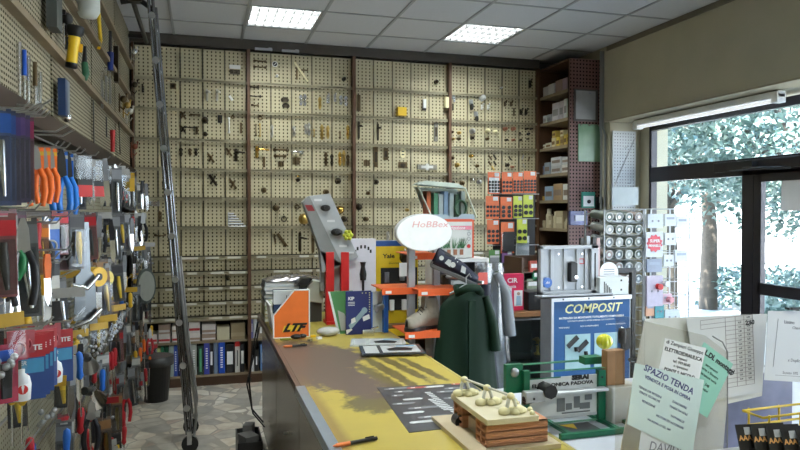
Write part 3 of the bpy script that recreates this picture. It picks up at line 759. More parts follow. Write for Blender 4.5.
# ---------------------------------------------------------------- lower shelves: boxes and binders
def sbox(name, p0, w, h, d, col, band, label, cat='box', group=None, bandz=.25, label_txt=None):
    """a small carton whose front lower corner stands at p0"""
    t = thing(name, uniq(label), cat, p0, 0, group)
    MB().mat(mat('card_' + '_'.join('%02d' % int(c * 99) for c in col), col, .7)).bx(0, w, 0, d, 0, h).build('carton', t, bevel=.002)
    if band: MB().mat(mat('card_' + '_'.join('%02d' % int(c * 99) for c in band), band, .6)).bx(.0015, w - .0015, -.0012, 0, h * (bandz - .12), h * (bandz + .12)).build('printed_band', t)
    return t
WH, RD, BR, CR = (.68, .64, .62), (.5, .04, .05), (.36, .26, .2), (.62, .57, .4)
Ysh = YB - .02
def shx(px): return P(px, 335, Y=Ysh).x
SB = [(140, 146.5, .0, .075, WH, RD, 'white carton with red stripe at the corner end of the box shelf'), (147, 157.5, .0, .085, WH, RD, 'low white carton with red lower stripe under an empty gap'),
      (158.5, 170.5, .0, .08, WH, RD, 'white and red carton, lower of the pair right of the gap'), (158.5, 170.5, .082, .085, BR, WH, 'brown printed carton stacked on a white and red carton'),
      (172, 184, .0, .085, WH, RD, 'white carton with red stripe behind the ladder, bottom of its stack'), (172, 184, .087, .06, WH, BR, 'thin white carton behind the ladder, topmost of its stack'),
      (189, 200.5, .0, .08, WH, BR, 'grey-white carton just right of the ladder, lower of its stack'), (189, 200.5, .082, .095, WH, RD, 'white carton with red bottom edge just right of the ladder, upper'),
      (202, 216, .0, .06, BR, WH, 'brown and white carton, lower of the pair mid-shelf'), (202, 216, .062, .09, WH, BR, 'carton with brown printing, upper of the pair mid-shelf'),
      (217, 230, .0, .12, CR, None, 'cream open carton beside the big brown carton'), (231, 245.5, .0, .15, (.33, .26, .15), (.4, .32, .2), 'plain brown carton at the first wooden post')]
for (a, c, z, h, col, band, lab) in SB:
    x0, x1 = shx(a), shx(c)
    sbox('small_carton', (x0, Ysh, .422 + z), x1 - x0 - .004, h, .2, col, band, lab, group='cartons on the lower shelf', bandz=.3)
BK = [(144, 150.5, .26, (.05, .07, .08), None, 'dark grey binder at the corner end of the binder row'), (151, 156.5, .26, (.015, .015, .02), 'W', 'black binder with a white label beside the corner'),
      (157, 160.5, .27, (.55, .62, .25), 'W', 'yellow-green and white binder beside the green ones'), (161, 164.5, .28, (.03, .2, .09), None, 'bright green narrow binder'),
      (165, 168.8, .28, (.015, .10, .05), None, 'dark green narrow binder above the bin'), (169, 173.8, .28, (.35, .42, .4), None, 'pale grey-green binder beside the dark green one'),
      (174, 177.8, .28, (.03, .08, .4), 'L', 'blue binder with white lettering behind the ladder'), (178, 182, .28, (.01, .02, .12), 'L', 'navy binder behind the ladder'),
      (182.5, 190.5, .27, (.05, .05, .05), None, 'black wide binder hidden behind the ladder'),
      (191, 197, .285, (.4, .42, .4), 'L', 'pale grey binder just right of the ladder'), (198, 203.5, .27, (.02, .05, .04), 'G', 'blackish green binder with a green strip'),
      (204, 209.8, .30, (.05, .07, .42), 'L', 'tall violet-blue binder with white lettering'), (210, 213.4, .28, (.015, .015, .02), 'W', 'black binder with a short white label'),
      (213.8, 218, .29, (.16, .22, .34), None, 'grey-blue binder beside the bright blue one'), (218.5, 225.2, .30, (.01, .08, .55), 'L', 'widest bright blue binder with lettering'),
      (225.7, 234.5, .27, (.012, .012, .016), 'W', 'wide black binder with a tall white label'), (235, 240, .30, (.62, .6, .58), 'R', 'white binder with a red top'),
      (240.5, 244.5, .27, (.015, .015, .02), 'W', 'black narrow binder by the first wooden post')]
for (a, c, h, col, kind, lab) in BK:
    x0, x1 = P(a, 360, Y=Ysh).x, P(c, 360, Y=Ysh).x; w = x1 - x0 - .003
    t = thing('binder', uniq(lab), 'binder', (x0, Ysh, .107), 0, 'binders on the bottom shelf')
    MB().mat(mat('bind_%d_%d_%d' % tuple(int(v * 999) for v in col), col, .45)).bx(0, w, 0, .21, 0, h).build('cover', t, bevel=.003)
    s = MB()
    if kind == 'W': s.mat(PAPER).bx(w * .15, w * .85, -.001, 0, h * .3, h * .75)
    if kind == 'L':
        s.mat(PAPER)
        for q in range(9): s.bx(w * .32, w * .68, -.001, 0, h * (.18 + .075 * q), h * (.18 + .075 * q) + .012)
    if kind == 'G': s.mat(mat('green_label', (.1, .4, .2), .5)).bx(w * .3, w * .7, -.001, 0, h * .1, h * .9)
    if kind == 'R': s.mat(RED).bx(.0, w, -.001, 0, h * .82, h * .99).mat(BLACK).bx(w * .4, w * .6, -.001, 0, h * .2, h * .7)
    if kind: s.build('spine_label', t)
for i, (x, w, z, h, col, lab) in enumerate(((.435, .022, .422, .20, (.15, .16, .4), 'blue and white catalogue upright beyond the first post'), (.459, .035, .422, .2, (.62, .64, .68), 'tall white catalogue upright beyond the first post'),
                            (.435, .03, .107, .12, (.6, .6, .6), 'white booklet low down beyond the first post'), (.468, .04, .107, .2, (.02, .02, .02), 'black binder low down beyond the first post'),
                            (.52, .05, .107, .25, (.1, .2, .4), 'blue binder behind the far end of the counter'), (.50, .06, .422, .15, (.3, .25, .2), 'brown carton behind the far end of the counter'))):
    t = thing('catalogue', uniq(lab), 'catalogue', (x, Ysh, z)); MB().mat(mat('cat%d' % i, col, .5)).bx(0, w - .003, 0, .2, 0, h).build('cover', t); MB().mat(PAPER).bx(w * .3, w * .6, -.001, 0, h * .3, h * .7).build('spine_label', t)
# ================================================================ left wall: tool boards above, hook rack below
XL = -.62
LZ = [1.99, 2.30, 2.62, 2.90, 3.235]
lt = thing('tool_board', uniq('long cream perforated tool board with sloping tan rails on the aisle wall'), 'tool board', (XL, 1.0, 0))
for r in range(4):
    zb, zt = LZ[r], LZ[r + 1]
    for k in range(5):
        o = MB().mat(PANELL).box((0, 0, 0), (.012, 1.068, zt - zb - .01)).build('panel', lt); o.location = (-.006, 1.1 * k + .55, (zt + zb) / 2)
    if r: MB().mat(LEDGEL).bx(0, .036, 0, 5.45, zb - .008, zb + .006).bx(.03, .04, 0, 5.45, zb - .010, zb + .018).build('rail', lt)
MB().mat(mat('rail_brown', (.030, .016, .010), .6, var=.2)).bx(-.078, .050, 0, 5.45, 1.94, 1.979).bx(.03, .055, 0, 5.45, 1.925, 1.995).build('bottom_rail', lt)
MB().mat(DARKW).bx(-.17, -.0125, 0, 5.45, 1.977, 3.235).build('backing', lt)
# merchandise rack with wire cross bars
XR = -.70
rk = thing('hook_rack', uniq('cream backed wall rack with wire hooks full of hanging packets beside the aisle'), 'display rack', (XR, 1.0, 0))
MB().mat(perforated('rack_cream', (.42, .39, .28), (.12, .1, .07), .025, .025, .008, .008, ax='Y')).bx(-.09, 0, 0, 5.45, .12, 1.922).build('panel', rk)
MB().mat(BLACK).bx(-.09, .05, 0, 5.45, 0, .12).build('plinth', rk)
HZ = [1.86, 1.60, 1.36, 1.12, .88, .64, .42]
_hk = None
# ---- packet builders, each centred on its hanging hole: x = width, z down, facing -y
def colm(c, r=.45):
    return mat('tint_%d_%d_%d' % tuple(int(v * 99) for v in c), c, r, var=.15, scale=40)
CLEAR = glassy('clear_blister', (.84, .86, .88), .05, .06)
def card(c, w, h, c2=None):
    mb = MB().mat(colm(c)).prism([(-w / 2, -h), (w / 2, -h), (w / 2, .012), (.012, .012), (.012, .004), (-.012, .004), (-.012, .012), (-w / 2, .012)], 0, .0015)
    if c2: mb.mat(colm(c2)).bx(-w / 2, w / 2, -.001, 0, -h * .22, -.004)
    return mb
def h_pliers(c, h=.2, metal=STEEL):
    a = MB().mat(metal).prism([(-.012, -.01), (-.004, .015), (.004, .015), (.012, -.01), (.016, -h * .35), (-.016, -h * .35)], -.008, .002).cyl((0, -.01, -h * .25), (0, .004, -h * .25), .014)
    b = MB().mat(colm(c, .35))
    for s_ in (-1, 1): b.tube([(s_ * .01, -.003, -h * .33), (s_ * .024, -.003, -h * .5), (s_ * .027, -.003, -h * .75), (s_ * .018, -.003, -h)], [.008, .011, .011, .009])
    return [('jaws', a), ('grip', b)]
def h_driver(c, h=.22, r=.014):
    a = MB().mat(CHROME).cyl((0, 0, -h * .42), (0, 0, -h), .0035, .003, 6)
    b = MB().mat(colm(c, .3)).lathe([(.006, -h * .43), (r, -h * .38), (r * .75, -h * .3), (r, -h * .12), (r * .8, -.008), (.001, 0)], 8)
    return [('shaft', a), ('handle', b)]
def h_blister(c, w, h, item):
    out = [('card', card(tuple(.05 + .3 * v for v in c), w, h, c))]
    out.append(('tool', MB().mat(item).tube([(0, -.014, -h * .3), (0, -.016, -h * .55), (w * .1, -.014, -h * .9)], [w * .14, w * .2, w * .1], 8)))
    out.append(('bubble', MB().mat(CLEAR).bx(-w * .4, w * .4, -.03, -.001, -h * .95, -h * .26)))
    return out
def h_bag(c, w, h):
    out = [('header', MB().mat(colm(tuple(v * .65 for v in c))).bx(-w / 2, w / 2, -.002, .002, -h * .12, .012))]
    R = random.Random(int(w * 1e4 + h * 1e3)); q = MB().mat(STEEL)
    for i in range(7): q.sph((R.uniform(-.3, .3) * w, R.uniform(-.006, .006), -h * R.uniform(.55, .9)), .009, n=6)
    out.append(('contents', q))
    out.append(('bag', MB().mat(CLEAR).grid(lambda u, v: (w * (u - .5), -.014 * math.sin(PI * v) * math.sin(PI * u), -h * .2 - h * .8 * v), 4, 5)))
    return out
def h_knife(c, h=.24):
    return [('blade', MB().mat(CHROME).prism([(-.012, -h * .45), (.012, -h * .45), (.014, -h * .8), (.002, -h), (-.010, -h * .85)], -.0015, .0015)), ('handle', MB().mat(colm(c, .35)).prism([(-.009, 0), (.009, 0), (.013, -h * .2), (.010, -h * .46), (-.010, -h * .46), (-.013, -h * .2)], -.008, .008))]
def h_card(c, w, h, c2):
    return [('card', card(c, w, h, c2)), ('printed_ring', MB().mat(colm(c2)).tube([(w * .3 * math.cos(t), -.003, -h * .62 + w * .3 * math.sin(t)) for t in [2 * PI * i / 16 for i in range(16)]], .004, 6, True))]
LP = []
def hang(px, py, parts, nm, cat, label, yaw=.5, X=-.5, group=None, scale=1):
    p = P(px, py, X=X)
    if px < 60 and nm != 'pliers': scale *= .74
    t = thing(nm, label, cat, p, yaw, group); t.scale = (scale,) * 3
    for n_, mb in parts: mb.build(n_, t)
    t['_h'] = 1; del t['_h']
    global LP; LP.append((round(p.y, 3), round(p.z, 3)))
    # its hook, a part of the rack
    hk = MB().mat(STEEL).tube([(0, p.y - 1.0, p.z + .008), (X - XR + .05, p.y - 1.0, p.z + .012), (X - XR + .065, p.y - 1.0, p.z + .03)], .0028, 6).build('hook', rk) if len(LP) <= 95 else None
    return t
OR, BU, RE, YE, GN, BK_, WT, PU, GY_ = (.85, .16, .015), (.01, .12, .5), (.42, .012, .02), (.7, .42, .02), (.01, .13, .04), (.015, .015, .02), (.5, .5, .48), (.10, .05, .16), (.2, .21, .23)
# top hook row
for i, (x, y, c, it) in enumerate(((2, 112, (.02, .10, .40), CHROME), (7, 114, (.03, .08, .30), BLUE), (12, 116, (.08, .05, .20), CHROME), (17, 116, (.12, .07, .22), BLACK), (22, 118, (.10, .06, .18), BLACK), (26, 120, (.32, .03, .10), STEEL))):
    hang(x, y, h_blister(c, .055, .33, it), 'tool_pack', 'tool pack', uniq('tall narrow clear tool pack, ' + ['blue carded, cut by the frame edge', 'blue, second from the frame edge', 'dark violet with chrome shaft', 'violet with black tool', 'violet, two before the orange pliers', 'crimson edged, just before the orange pliers'][i]), .25, group='tall narrow tool packs')
for i, (x, y) in enumerate(((36, 150), (43, 150), (50, 151))):
    hang(x, y, [('card', card(OR, .05, .085, YE))] + h_pliers(OR, .20), 'pliers', 'pliers', uniq('orange gripped pliers on an orange card, ' + ['the pair nearest the purple packs', 'middle of the three orange pairs', 'the pair beside the blue pliers'][i]), .35, group='orange gripped pliers', scale=.88)
for i, (x, y) in enumerate(((61, 154), (67, 156))):
    hang(x, y, [('card', card(BU, .04, .07, WT))] + h_pliers((.01, .18, .65), .22, mat('black_jaw', (.02, .02, .02), .4)), 'pliers', 'pliers', uniq('bright blue gripped pliers with black jaws, ' + ['beside the orange pliers', 'behind the other blue pair'][i]), .35, group='blue gripped pliers', scale=1.12)
for i, (x, y) in enumerate(((83, 158), (96, 162), (109, 168), (117, 172), (121, 176))):
    hang(x, y, [('bag', MB().mat(CLEAR).bx(-.04, .04, -.012, .001, -.14, .01)), ('grip', MB().mat(RED).bx(-.035, .035, -.03, -.013, -.20, -.14).mat(BLACK).bx(-.035, .035, -.031, .0, -.14, -.11))], 'putty_knife_pack', 'putty knife pack',
         uniq('clear sleeve with a red and black grip, ' + ['first after the blue pliers', 'second after the blue pliers', 'third after the blue pliers', 'fourth after the blue pliers', 'last before the chrome clamp'][i]), .5, group='red and black gripped sleeves', scale=.85)
hang(127, 174, [('card', card(YE, .1, .12, (.5, .3, .02)))], 'yellow_tag', 'tag', uniq('small yellow card hanging near the corner above the chrome clamp'), .3)
# chrome rail arm reaching out near the corner
t = thing('chrome_clamp', uniq('chrome ribbed clamp bar sticking out from the rack end near the corner'), 'clamp', P(131, 205, X=-.56))
MB().mat(CHROME).bx(0, .22, -.01, .01, -.01, .012).build('bar', t)
q = MB().mat(CHROME)
for i in range(7): q.cyl((.09 + .02 * i, -.012, .02), (.09 + .02 * i, .012, .02), .012, n=8)
q.build('knurled_end', t)
# second to fifth rows: named eye-catchers
hang(5, 212, h_blister((.3, .02, .05), .08, .22, BLACK), 'padlock_pack', 'padlock pack', uniq('black and red pack at the frame edge, second hooks'), .7)
hang(15, 214, h_blister((.10, .03, .06), .08, .2, BLACK), 'padlock_pack', 'padlock pack', uniq('dark maroon pack before the orange headed cards, second hooks'), .6)
for i, (x, y) in enumerate(((25, 226), (32, 226), (39, 227))):
    hang(x, y, h_blister((.75, .22, .02), .065, .17, YELLOW), 'bit_pack', 'bit pack', uniq('orange headed pack of yellow bits, ' + ['nearest the frame edge', 'in the middle of three', 'beside the white and blue card'][i]), .45, group='orange headed packs', scale=1.2)
hang(51, 220, h_card(BU, .075, .17, WT), 'blade_card', 'blade card', uniq('blue card printed with a white saw blade ring'), .8, scale=1.15)
hang(51, 263, h_card(WT, .085, .24, BK_), 'blade_card', 'blade card', uniq('tall white card with a black ring below the blue blade card'), .95, scale=1.15)
hang(60, 214, h_blister((.55, .02, .04), .06, .15, BLACK), 'scissor_pack', 'scissor pack', uniq('bright red pack right of the blue blade card'), .6)
for i, (x, y) in enumerate(((66, 236), (72, 236), (78, 238))):
    hang(x, y, h_blister((.35, .03, .05), .06, .13, BLACK), 'caster_pack', 'caster pack', uniq('small red headed pack of black fittings, ' + ['first', 'second', 'third'][i] + ' after the blade cards'), .5, group='red headed packs of black fittings')
# big hand trowel
t = thing('trowel', uniq('large blue-grey steel float with hooked ends hanging in the middle of the rack'), 'trowel', P(84, 222, X=-.44), .6); t.scale = (.8, .8, .95)
MB().mat(mat('blued_steel', (.16, .175, .19), .3, 1)).prism([(-.022, 0), (.022, 0), (.03, -.2), (.05, -.22), (.06, -.40), (-.055, -.40), (-.045, -.22), (-.02, -.2)], -.003, .003).build('plate', t, bevel=.001)
MB().mat(CHROME).tube([(-.07, -.02, -.25), (0, -.03, -.27), (.06, -.02, -.22)], .009).build('clip', t); MB().mat(CHROME).tube([(-.06, -.02, -.42), (.01, -.03, -.40), (.07, -.02, -.36)], .01).build('clip', t)
# shears
t = thing('garden_shears', uniq('green and black handled shears with bright steel blades, low on the front hooks'), 'shears', P(14, 254, X=-.44), .9); t.scale = (.8,) * 3
for s_, c in ((-1, BLACK), (1, mat('shear_green', (.01, .2, .06), .35))):
    MB().mat(c).tube([(s_ * .008, 0, -.08), (s_ * .022, -.006, -.05), (s_ * .026, -.006, -.01), (s_ * .012, -.004, .01)], [.01, .014, .014, .01]).build('grip', t)
    MB().mat(CHROME).prism([(s_ * -.004, -.07), (s_ * .012, -.07), (s_ * -.012 + .0, -.22), (s_ * -.02, -.22)], -.003 + .004 * s_, .001 + .004 * s_).build('blade', t)
for i, (x, y) in enumerate(((4, 262), (27, 262), (37, 262), (43, 266))):
    hang(x, y, h_driver((.75, .42, .03), .30, .016), 'file', 'file', uniq('yellow handled file hanging ' + ['at the frame edge behind the shears', 'just right of the shears', 'left of the white ring card', 'touching the white ring card'][i]), .4, group='yellow handled files')
hang(47, 254, h_knife(OR, .2), 'putty_knife', 'knife', uniq('orange plastic handled blade overlapping the white ring card'), .6, X=-.42)
for i, (x, y) in enumerate(((96, 272), (104, 274))):
    t = thing('tape_measure', uniq(['round yellow tape reel in the middle of the rack', 'paler yellow tape reel with a lobed edge beside the first reel'][i]), 'tape', P(x, y, X=-.44), .8, 'yellow tape reels')
    MB().mat(colm(YE if not i else (.8, .65, .15))).cyl((0, -.02, -.02), (0, .02, -.02), .042 if not i else .038, n=18).build('case', t); MB().mat(BLACK).cyl((0, -.022, -.02), (0, -.02, -.02), .016, n=14).build('hub', t)
# packs of glue
for i, (x, y, yw) in enumerate(((25, 341, .4), (30, 339, .4), (35, 337, .45), (41, 334, .75), (57, 334, .5))):
    p = P(x, y, X=-.42); t = thing('glue_pack', uniq('red topped blue glue pack, ' + ['rearmost of the fan', 'next to the rearmost of the fan', 'middle of the fan', 'front of the fan with the white bottle picture', 'the one hanging by itself behind the fan'][i]), 'glue pack', p, yw, 'red topped glue packs')
    w, h = .095, .155; t.scale = (.95,) * 3
    MB().mat(colm((.40, .015, .025))).bx(-w / 2, w / 2, 0, .002, -.045, .012).build('header', t)
    c = MB().mat(colm((.015, .05, .2))).bx(-w / 2, w / 2, 0, .002, -h, -.045); c.mat(colm((.05, .25, .45))).bx(-w * .46, w * .46, -.001, 0, -.085, -.048); c.build('card', t)
    b = MB().mat(PAPER).lathe([(.012, -.15), (.022, -.148), (.024, -.11), (.02, -.09), (.009, -.08), (.009, -.07), (.001, -.069)], 12, TR(-.012, -.012, 0)); b.mat(RED).cyl((-.012, -.035, -.118), (-.012, -.0345, -.118), .012); b.build('bottle', t)
    tx = MB().mat(PAPER).text('LOCTITE', .019, TR(0, -.001, -.02), bold=.0006, sx=1.05).text('SUPER', .015, TR(-.018, -.002, -.058), shear=.2); tx.build('lettering', t)
for i, (x, y) in enumerate(((18, 334), (24, 330), (52, 326))):
    hang(x, y, h_card((.3, .015, .03), .07, .08, (.3, .02, .03)), 'red_card', 'card pack', uniq('plain red header card ' + ['at the near end above the glue fan', 'between the crimson packs and the glue fan', 'above the glue fan'][i]), .7, X=-.42)
for i, (x, y, yw) in enumerate(((5, 350, .9), (15, 348, .7))):
    t = thing('cutter_pack', uniq('tall crimson pack of a black cutter ' + ['cut by the frame edge', 'beside the glue fan'][i]), 'cutter pack', P(x, y, X=-.44), yw - .3, 'crimson cutter packs'); t.scale = (.62,) * 3
    MB().mat(colm((.34, .012, .05))).prism([(-.045, -.20), (.045, -.20), (.045, .0), (.03, .02), (-.03, .02), (-.045, .0)], 0, .003).build('card', t)
    MB().mat(BLACK).prism([(-.018, -.18), (.018, -.18), (.02, -.05), (-.02, -.05)], -.018, -.001).build('cutter', t, bevel=.003); MB().mat(BLUE).bx(-.025, .025, -.012, -.001, -.04, .0).build('label', t)
# silver cups
for i, (x, y, r) in enumerate(((88, 358, .035), (92, 392, .05))):
    t = thing('lamp_shade_cup', uniq(['dull silver flared cup hanging mid rack', 'bright crumpled silver cup below the dull one'][i]), 'metal cup', P(x, y, X=-.42), .7, None, None)
    MB().mat(CHROME if i else STEEL).lathe([(r * .35, .02), (r * .4, .0), (r, -.06), (r * .98, -.062), (r * .3, 0)], 14).build('cup', t); MB().mat(BLACK).cyl((0, 0, 0), (-.03, 0, .04), .016).build('socket', t)
    t.rotation_euler = (.5, -.5, .7)
# white disc at far end
t = thing('mirror_disc', uniq('pale oval disc standing out at the corner end of the rack'), 'disc', P(146, 286, X=-.40), .5)
MB().mat(mat('grey_rim', (.1, .12, .11), .4)).cyl((0, -.01, 0), (0, .012, 0), .13, n=24).build('rim', t); MB().mat(mat('pale_face', (.45, .47, .43), .3)).cyl((0, -.014, 0), (0, -.01, 0), .11, n=24).build('face', t)
t.scale = (.55, 1, 1)
# general merchandise: a full set of hooks, every pack its own object
R = random.Random(5)
rown = ['top', 'second', 'third', 'fourth', 'fifth', 'sixth', 'lowest']
spots = []
def free(y, z): return all(abs(y - a) > .04 or abs(z - c) > .1 for a, c in LP)
kinds = [('red handled screwdriver', lambda: h_driver(RE, .24)), ('black handled knife', lambda: h_knife(BK_, .24)), ('chrome knife', lambda: h_knife(GY_, .22)), ('bag of metal fittings with red header', lambda: h_bag(RE, .09, .17)),
         ('black and yellow blister pack', lambda: h_blister(BK_, .055, .19, YELLOW)), ('white blister pack of a grey tool', lambda: h_blister(WT, .06, .2, STEEL)), ('blue handled screwdriver', lambda: h_driver(BU, .24)),
         ('red blister pack of a black tool', lambda: h_blister(RE, .055, .18, BLACK)), ('bag of metal fittings with white header', lambda: h_bag(WT, .1, .18)), ('yellow handled screwdriver', lambda: h_driver(YE, .22)),
         ('black gripped pliers', lambda: h_pliers(BK_, .2)), ('red gripped pliers', lambda: h_pliers(RE, .2)), ('grey blister pack of a chrome tool', lambda: h_blister(GY_, .05, .24, CHROME)), ('bag of metal fittings with yellow header', lambda: h_bag(YE, .09, .16)), ('purple blister pack', lambda: h_blister(PU, .05, .2, BLACK)),
         ('brown cardboard pack of a brass tool', lambda: h_blister((.25, .13, .05), .055, .2, BRASS)), ('green gripped pliers', lambda: h_pliers(GN, .2)), ('orange handled screwdriver', lambda: h_driver(OR, .24))]
byrow = {0: [2, 2, 1, 12, 5, 10, 8], 1: [2, 1, 10, 8, 2, 12, 4, 0, 7], 2: [9, 2, 12, 13, 4, 1, 8, 2, 15, 10], 3: [9, 2, 12, 6, 4, 1, 8, 13, 15, 2], 4: [0, 10, 7, 12, 17, 2, 2, 0, 5, 1, 6], 5: [0, 11, 15, 12, 3, 2, 17, 5, 1, 9], 6: [14, 12, 2, 7, 3, 8, 17, 4, 10, 0]}
proto = {}
n_hang = 0
for r, z in enumerate(HZ):
    y = 1.72; step = 0
    while y < 6.3:
        kk = byrow[r][R.randrange(len(byrow[r]))]
        dy = .052 + .025 * R.random() + (.03 if y > 4 else 0)
        zz = z + R.uniform(-.02, .02)
        if free(y, zz) and not (r == 0 and y < 3.2) and not (r in (3, 4) and y < 2.15):
            if kk not in proto:
                t = thing(kinds[kk][0].split(' of ')[0].replace(' ', '_'), '', 'tool' if kk in (0, 1, 2, 6, 9, 10, 11, 16, 17) else 'packet')
                for n_, mb in kinds[kk][1](): mb.build(n_, t)
                proto[kk] = t; c = t
            else: c = copy_tree(proto[kk])
            X = R.uniform(-.58, -.42)
            c.location = (X, y, zz); c.rotation_euler = (0, R.uniform(-.06, .06), R.uniform(.05, .75))
            c['label'] = '%s, %s hook row, %s' % (kinds[kk][0], rown[r], 'by the frame edge' if y < 2.4 else 'level with the shears' if y < 3 else 'mid rack' if y < 4 else 'beyond the steel float' if y < 5.2 else 'corner end')
            c['category'] = 'tool' if kk in (0, 1, 2, 6, 9, 10, 11, 16, 17) else 'packet'
            c['group'] = c['label'] + 's'
            c.name = {0: 'screwdriver', 6: 'screwdriver', 9: 'screwdriver', 17: 'screwdriver', 1: 'utility_knife', 2: 'utility_knife', 10: 'pliers', 11: 'pliers', 16: 'pliers', 3: 'fittings_bag', 8: 'fittings_bag', 13: 'fittings_bag'}.get(kk, 'blister_pack')
            n_hang += 1
        y += dy; step += 1
# hook pegs of the general rows as parts of the rack (one wire rail per row carries them)
for r, z in enumerate(HZ):
    MB().mat(STEEL).tube([(.035, .6, z + .015), (.035, 5.4, z + .015)], .005, 6).build('wire_rail', rk)
    MB().mat(STEEL).tube([(.17, .6, z + .01), (.17, 5.3, z + .01)], .003, 6).build('wire_rail', rk)
print('hanging', n_hang)
# tagged price arms at the near end
for i, (x, y) in enumerate(((8, 108), (22, 104), (40, 130), (48, 134))):
    p = P(x, y, X=-.55); MB().mat(STEEL).tube([(0, p.y - 1, p.z), (.2, p.y - 1, p.z - .005), (.24, p.y - 1, p.z + .02)], .0035, 6).build('hook', rk)

# ---------------------------------------------------------------- tools on the upper boards
def onboard(px, py, nm, label, cat, parts, rx=0, X=-.6, rz=PI / 2, scale=1):
    t = thing(nm, uniq(label), cat, P(px, py, X=X), 0); t.rotation_euler = (0, rx, 0)
    t.rotation_euler = (Matrix.Rotation(PI / 2, 4, 'Z') @ Matrix.Rotation(rx, 4, 'Y')).to_euler(); t.scale = (scale,) * 3
    for n_, mb in parts: mb.build(n_, t)
    return t
for i, (x, y, c, lab) in enumerate(((19, 42, CHROME, 'thin steel scriber nearest the frame edge'), (24, 50, BLUE, 'blue handled chisel with steel tip'), (28, 56, CHROME, 'long steel punch beside the blue handled chisel'), (35, 62, BRONZE, 'olive handled steel gouge'), (37, 78, CHROME, 'short steel pin punch'), (40, 72, CHROME, 'slim steel chisel at the end of the row'))):
    onboard(x, y, 'chisel', lab + ', standing on the lowest tan rail', 'chisel', [('handle', MB().mat(c).tube([(0, 0, 0), (0, 0, -.09)], [.008, .009])), ('blade', MB().mat(CHROME).tube([(0, 0, -.09), (0, 0, -.2)], [.006, .004]))])
onboard(60, 80, 'sealant_cartridge', 'blue and grey box with a chrome end on the lowest board', 'boxed tool', [('box', MB().mat(mat('navy_box', (.02, .05, .14), .4)).bx(-.05, .0, -.03, 0, -.16, 0).mat(mat('slate_box', (.16, .2, .25), .4)).bx(.0, .05, -.03, 0, -.16, 0)), ('chrome_end', MB().mat(CHROME).sph((.03, -.02, -.16), .022))])
onboard(49, -2, 'oilstone_box', 'dark grey oblong box hanging high above the torch', 'box', [('box', MB().mat(mat('slate_dark', (.08, .09, .085), .6)).bx(-.06, .05, -.04, 0, -.13, .12))])
onboard(61, 14, 'compass_tool', 'black and chrome marking gauge hanging beside the dark grey box', 'gauge', [('head', MB().mat(BLACK).sph((0, -.02, -.02), .03).box((0, -.015, 0), (.08, .02, .02))), ('leg', MB().mat(CHROME).cyl((-.01, -.015, -.03), (-.02, -.015, -.14), .006)), ('leg', MB().mat(BLACK).cyl((.012, -.015, -.03), (.02, -.015, -.12), .006))])
t = thing('torch', uniq('yellow and black hand torch hanging on the tool board'), 'torch', P(75.5, 26, X=-.54), .3)
t.rotation_euler = (.1, .09, .3); t.scale = (.74,) * 3
MB().mat(BLACK).lathe([(.046, .0), (.05, -.004), (.05, -.045), (.036, -.062), (.036, -.064)], 20).build('head', t); MB().mat(CHROME).lathe([(.044, .001), (.02, -.012), (.001, -.016)], 20).mat(mat('torch_lens', (.8, .82, .8), .1)).cyl((0, 0, -.004), (0, 0, -.002), .02).build('lens', t)
MB().mat(YELLOW).lathe([(.034, -.06), (.036, -.09), (.031, -.12), (.031, -.225)], 20).build('barrel', t); MB().mat(BLACK).lathe([(.034, -.222), (.035, -.25), (.024, -.256), (.001, -.257)], 20).build('tail_cap', t)
MB().mat(BLACK).bx(-.045, -.03, -.012, .012, -.15, -.075).build('switch', t); MB().mat(mat('amber', (.8, .4, .01), .3)).bx(.028, .05, -.012, .012, -.15, -.1).build('ring', t)
onboard(75, -8, 'glass_lamp_shade', 'frosted white bottle shaped lamp glass at the top of the picture', 'lamp glass', [('glass', MB().mat(mat('frosted', (.55, .58, .55), .3)).lathe([(.02, .1), (.035, .05), (.055, -.01), (.055, -.09), (.04, -.12), (.001, -.125)], 16, TR(0, -.06, 0)))])
onboard(82, 47, 'green_tool', 'dark green gripped caulking tool behind the torch', 'tool', [('grip', MB().mat(mat('deep_green', (.01, .12, .05), .4)).tube([(0, -.02, -.12), (0, -.03, -.2), (.02, -.02, -.24)], [.022, .024, .016])), ('blade', MB().mat(BLACK).tube([(-.01, -.02, 0), (0, -.02, -.12)], [.01, .018]))], rx=.25, scale=.75)
onboard(98, 15, 'set_square', 'bright yellow bent folding square on the upper board', 'square', [('arm', MB().mat(YELLOW).tube([(-.05, -.01, .0), (.03, -.01, -.15)], .012, 4)), ('arm', MB().mat(YELLOW).tube([(.03, -.01, -.15), (-.05, -.01, -.21)], .012, 4))])
onboard(107, 40, 'awl', 'blue handled awl with black shaft on the second board', 'awl', [('shaft', MB().mat(BLACK).cyl((0, -.02, .06), (0, -.02, -.08), .01)), ('handle', MB().mat(mat('navy', (.01, .03, .2), .4)).tube([(0, -.02, -.08), (0, -.02, -.2)], [.022, .018]))])
onboard(114, 47, 'plane_iron', 'tall dark plane iron near the corner of the second board', 'plane iron', [('body', MB().mat(DK).prism([(-.04, 0), (.04, .02), (.04, -.25), (-.03, -.25)], -.03, 0))])
for i, (x, y) in enumerate(((101, 76), (105, 72), (109, 74))):
    onboard(x, y, 'adjustable_spanner', ['small chrome spanner, first of three on the lower board', 'tall chrome spanner, middle of three on the lower board', 'dull chrome spanner, last of three on the lower board'][i], 'spanner', [('shaft', MB().mat(STEEL).bx(-.015, .015, -.012, 0, -.2, -.03)), ('jaw', MB().mat(CHROME).prism([(-.03, -.03), (.03, -.03), (.035, .02), (.012, .03), (.01, 0), (-.01, 0), (-.012, .03), (-.035, .02)], -.016, 0))])
onboard(93, 100, 'saw_blade', 'thin black saw blade hanging over the bottom rail', 'saw blade', [('blade', MB().mat(BLACK).prism([(-.015, 0), (.02, -.02), (.025, -.24), (0, -.25)], -.004, 0))])
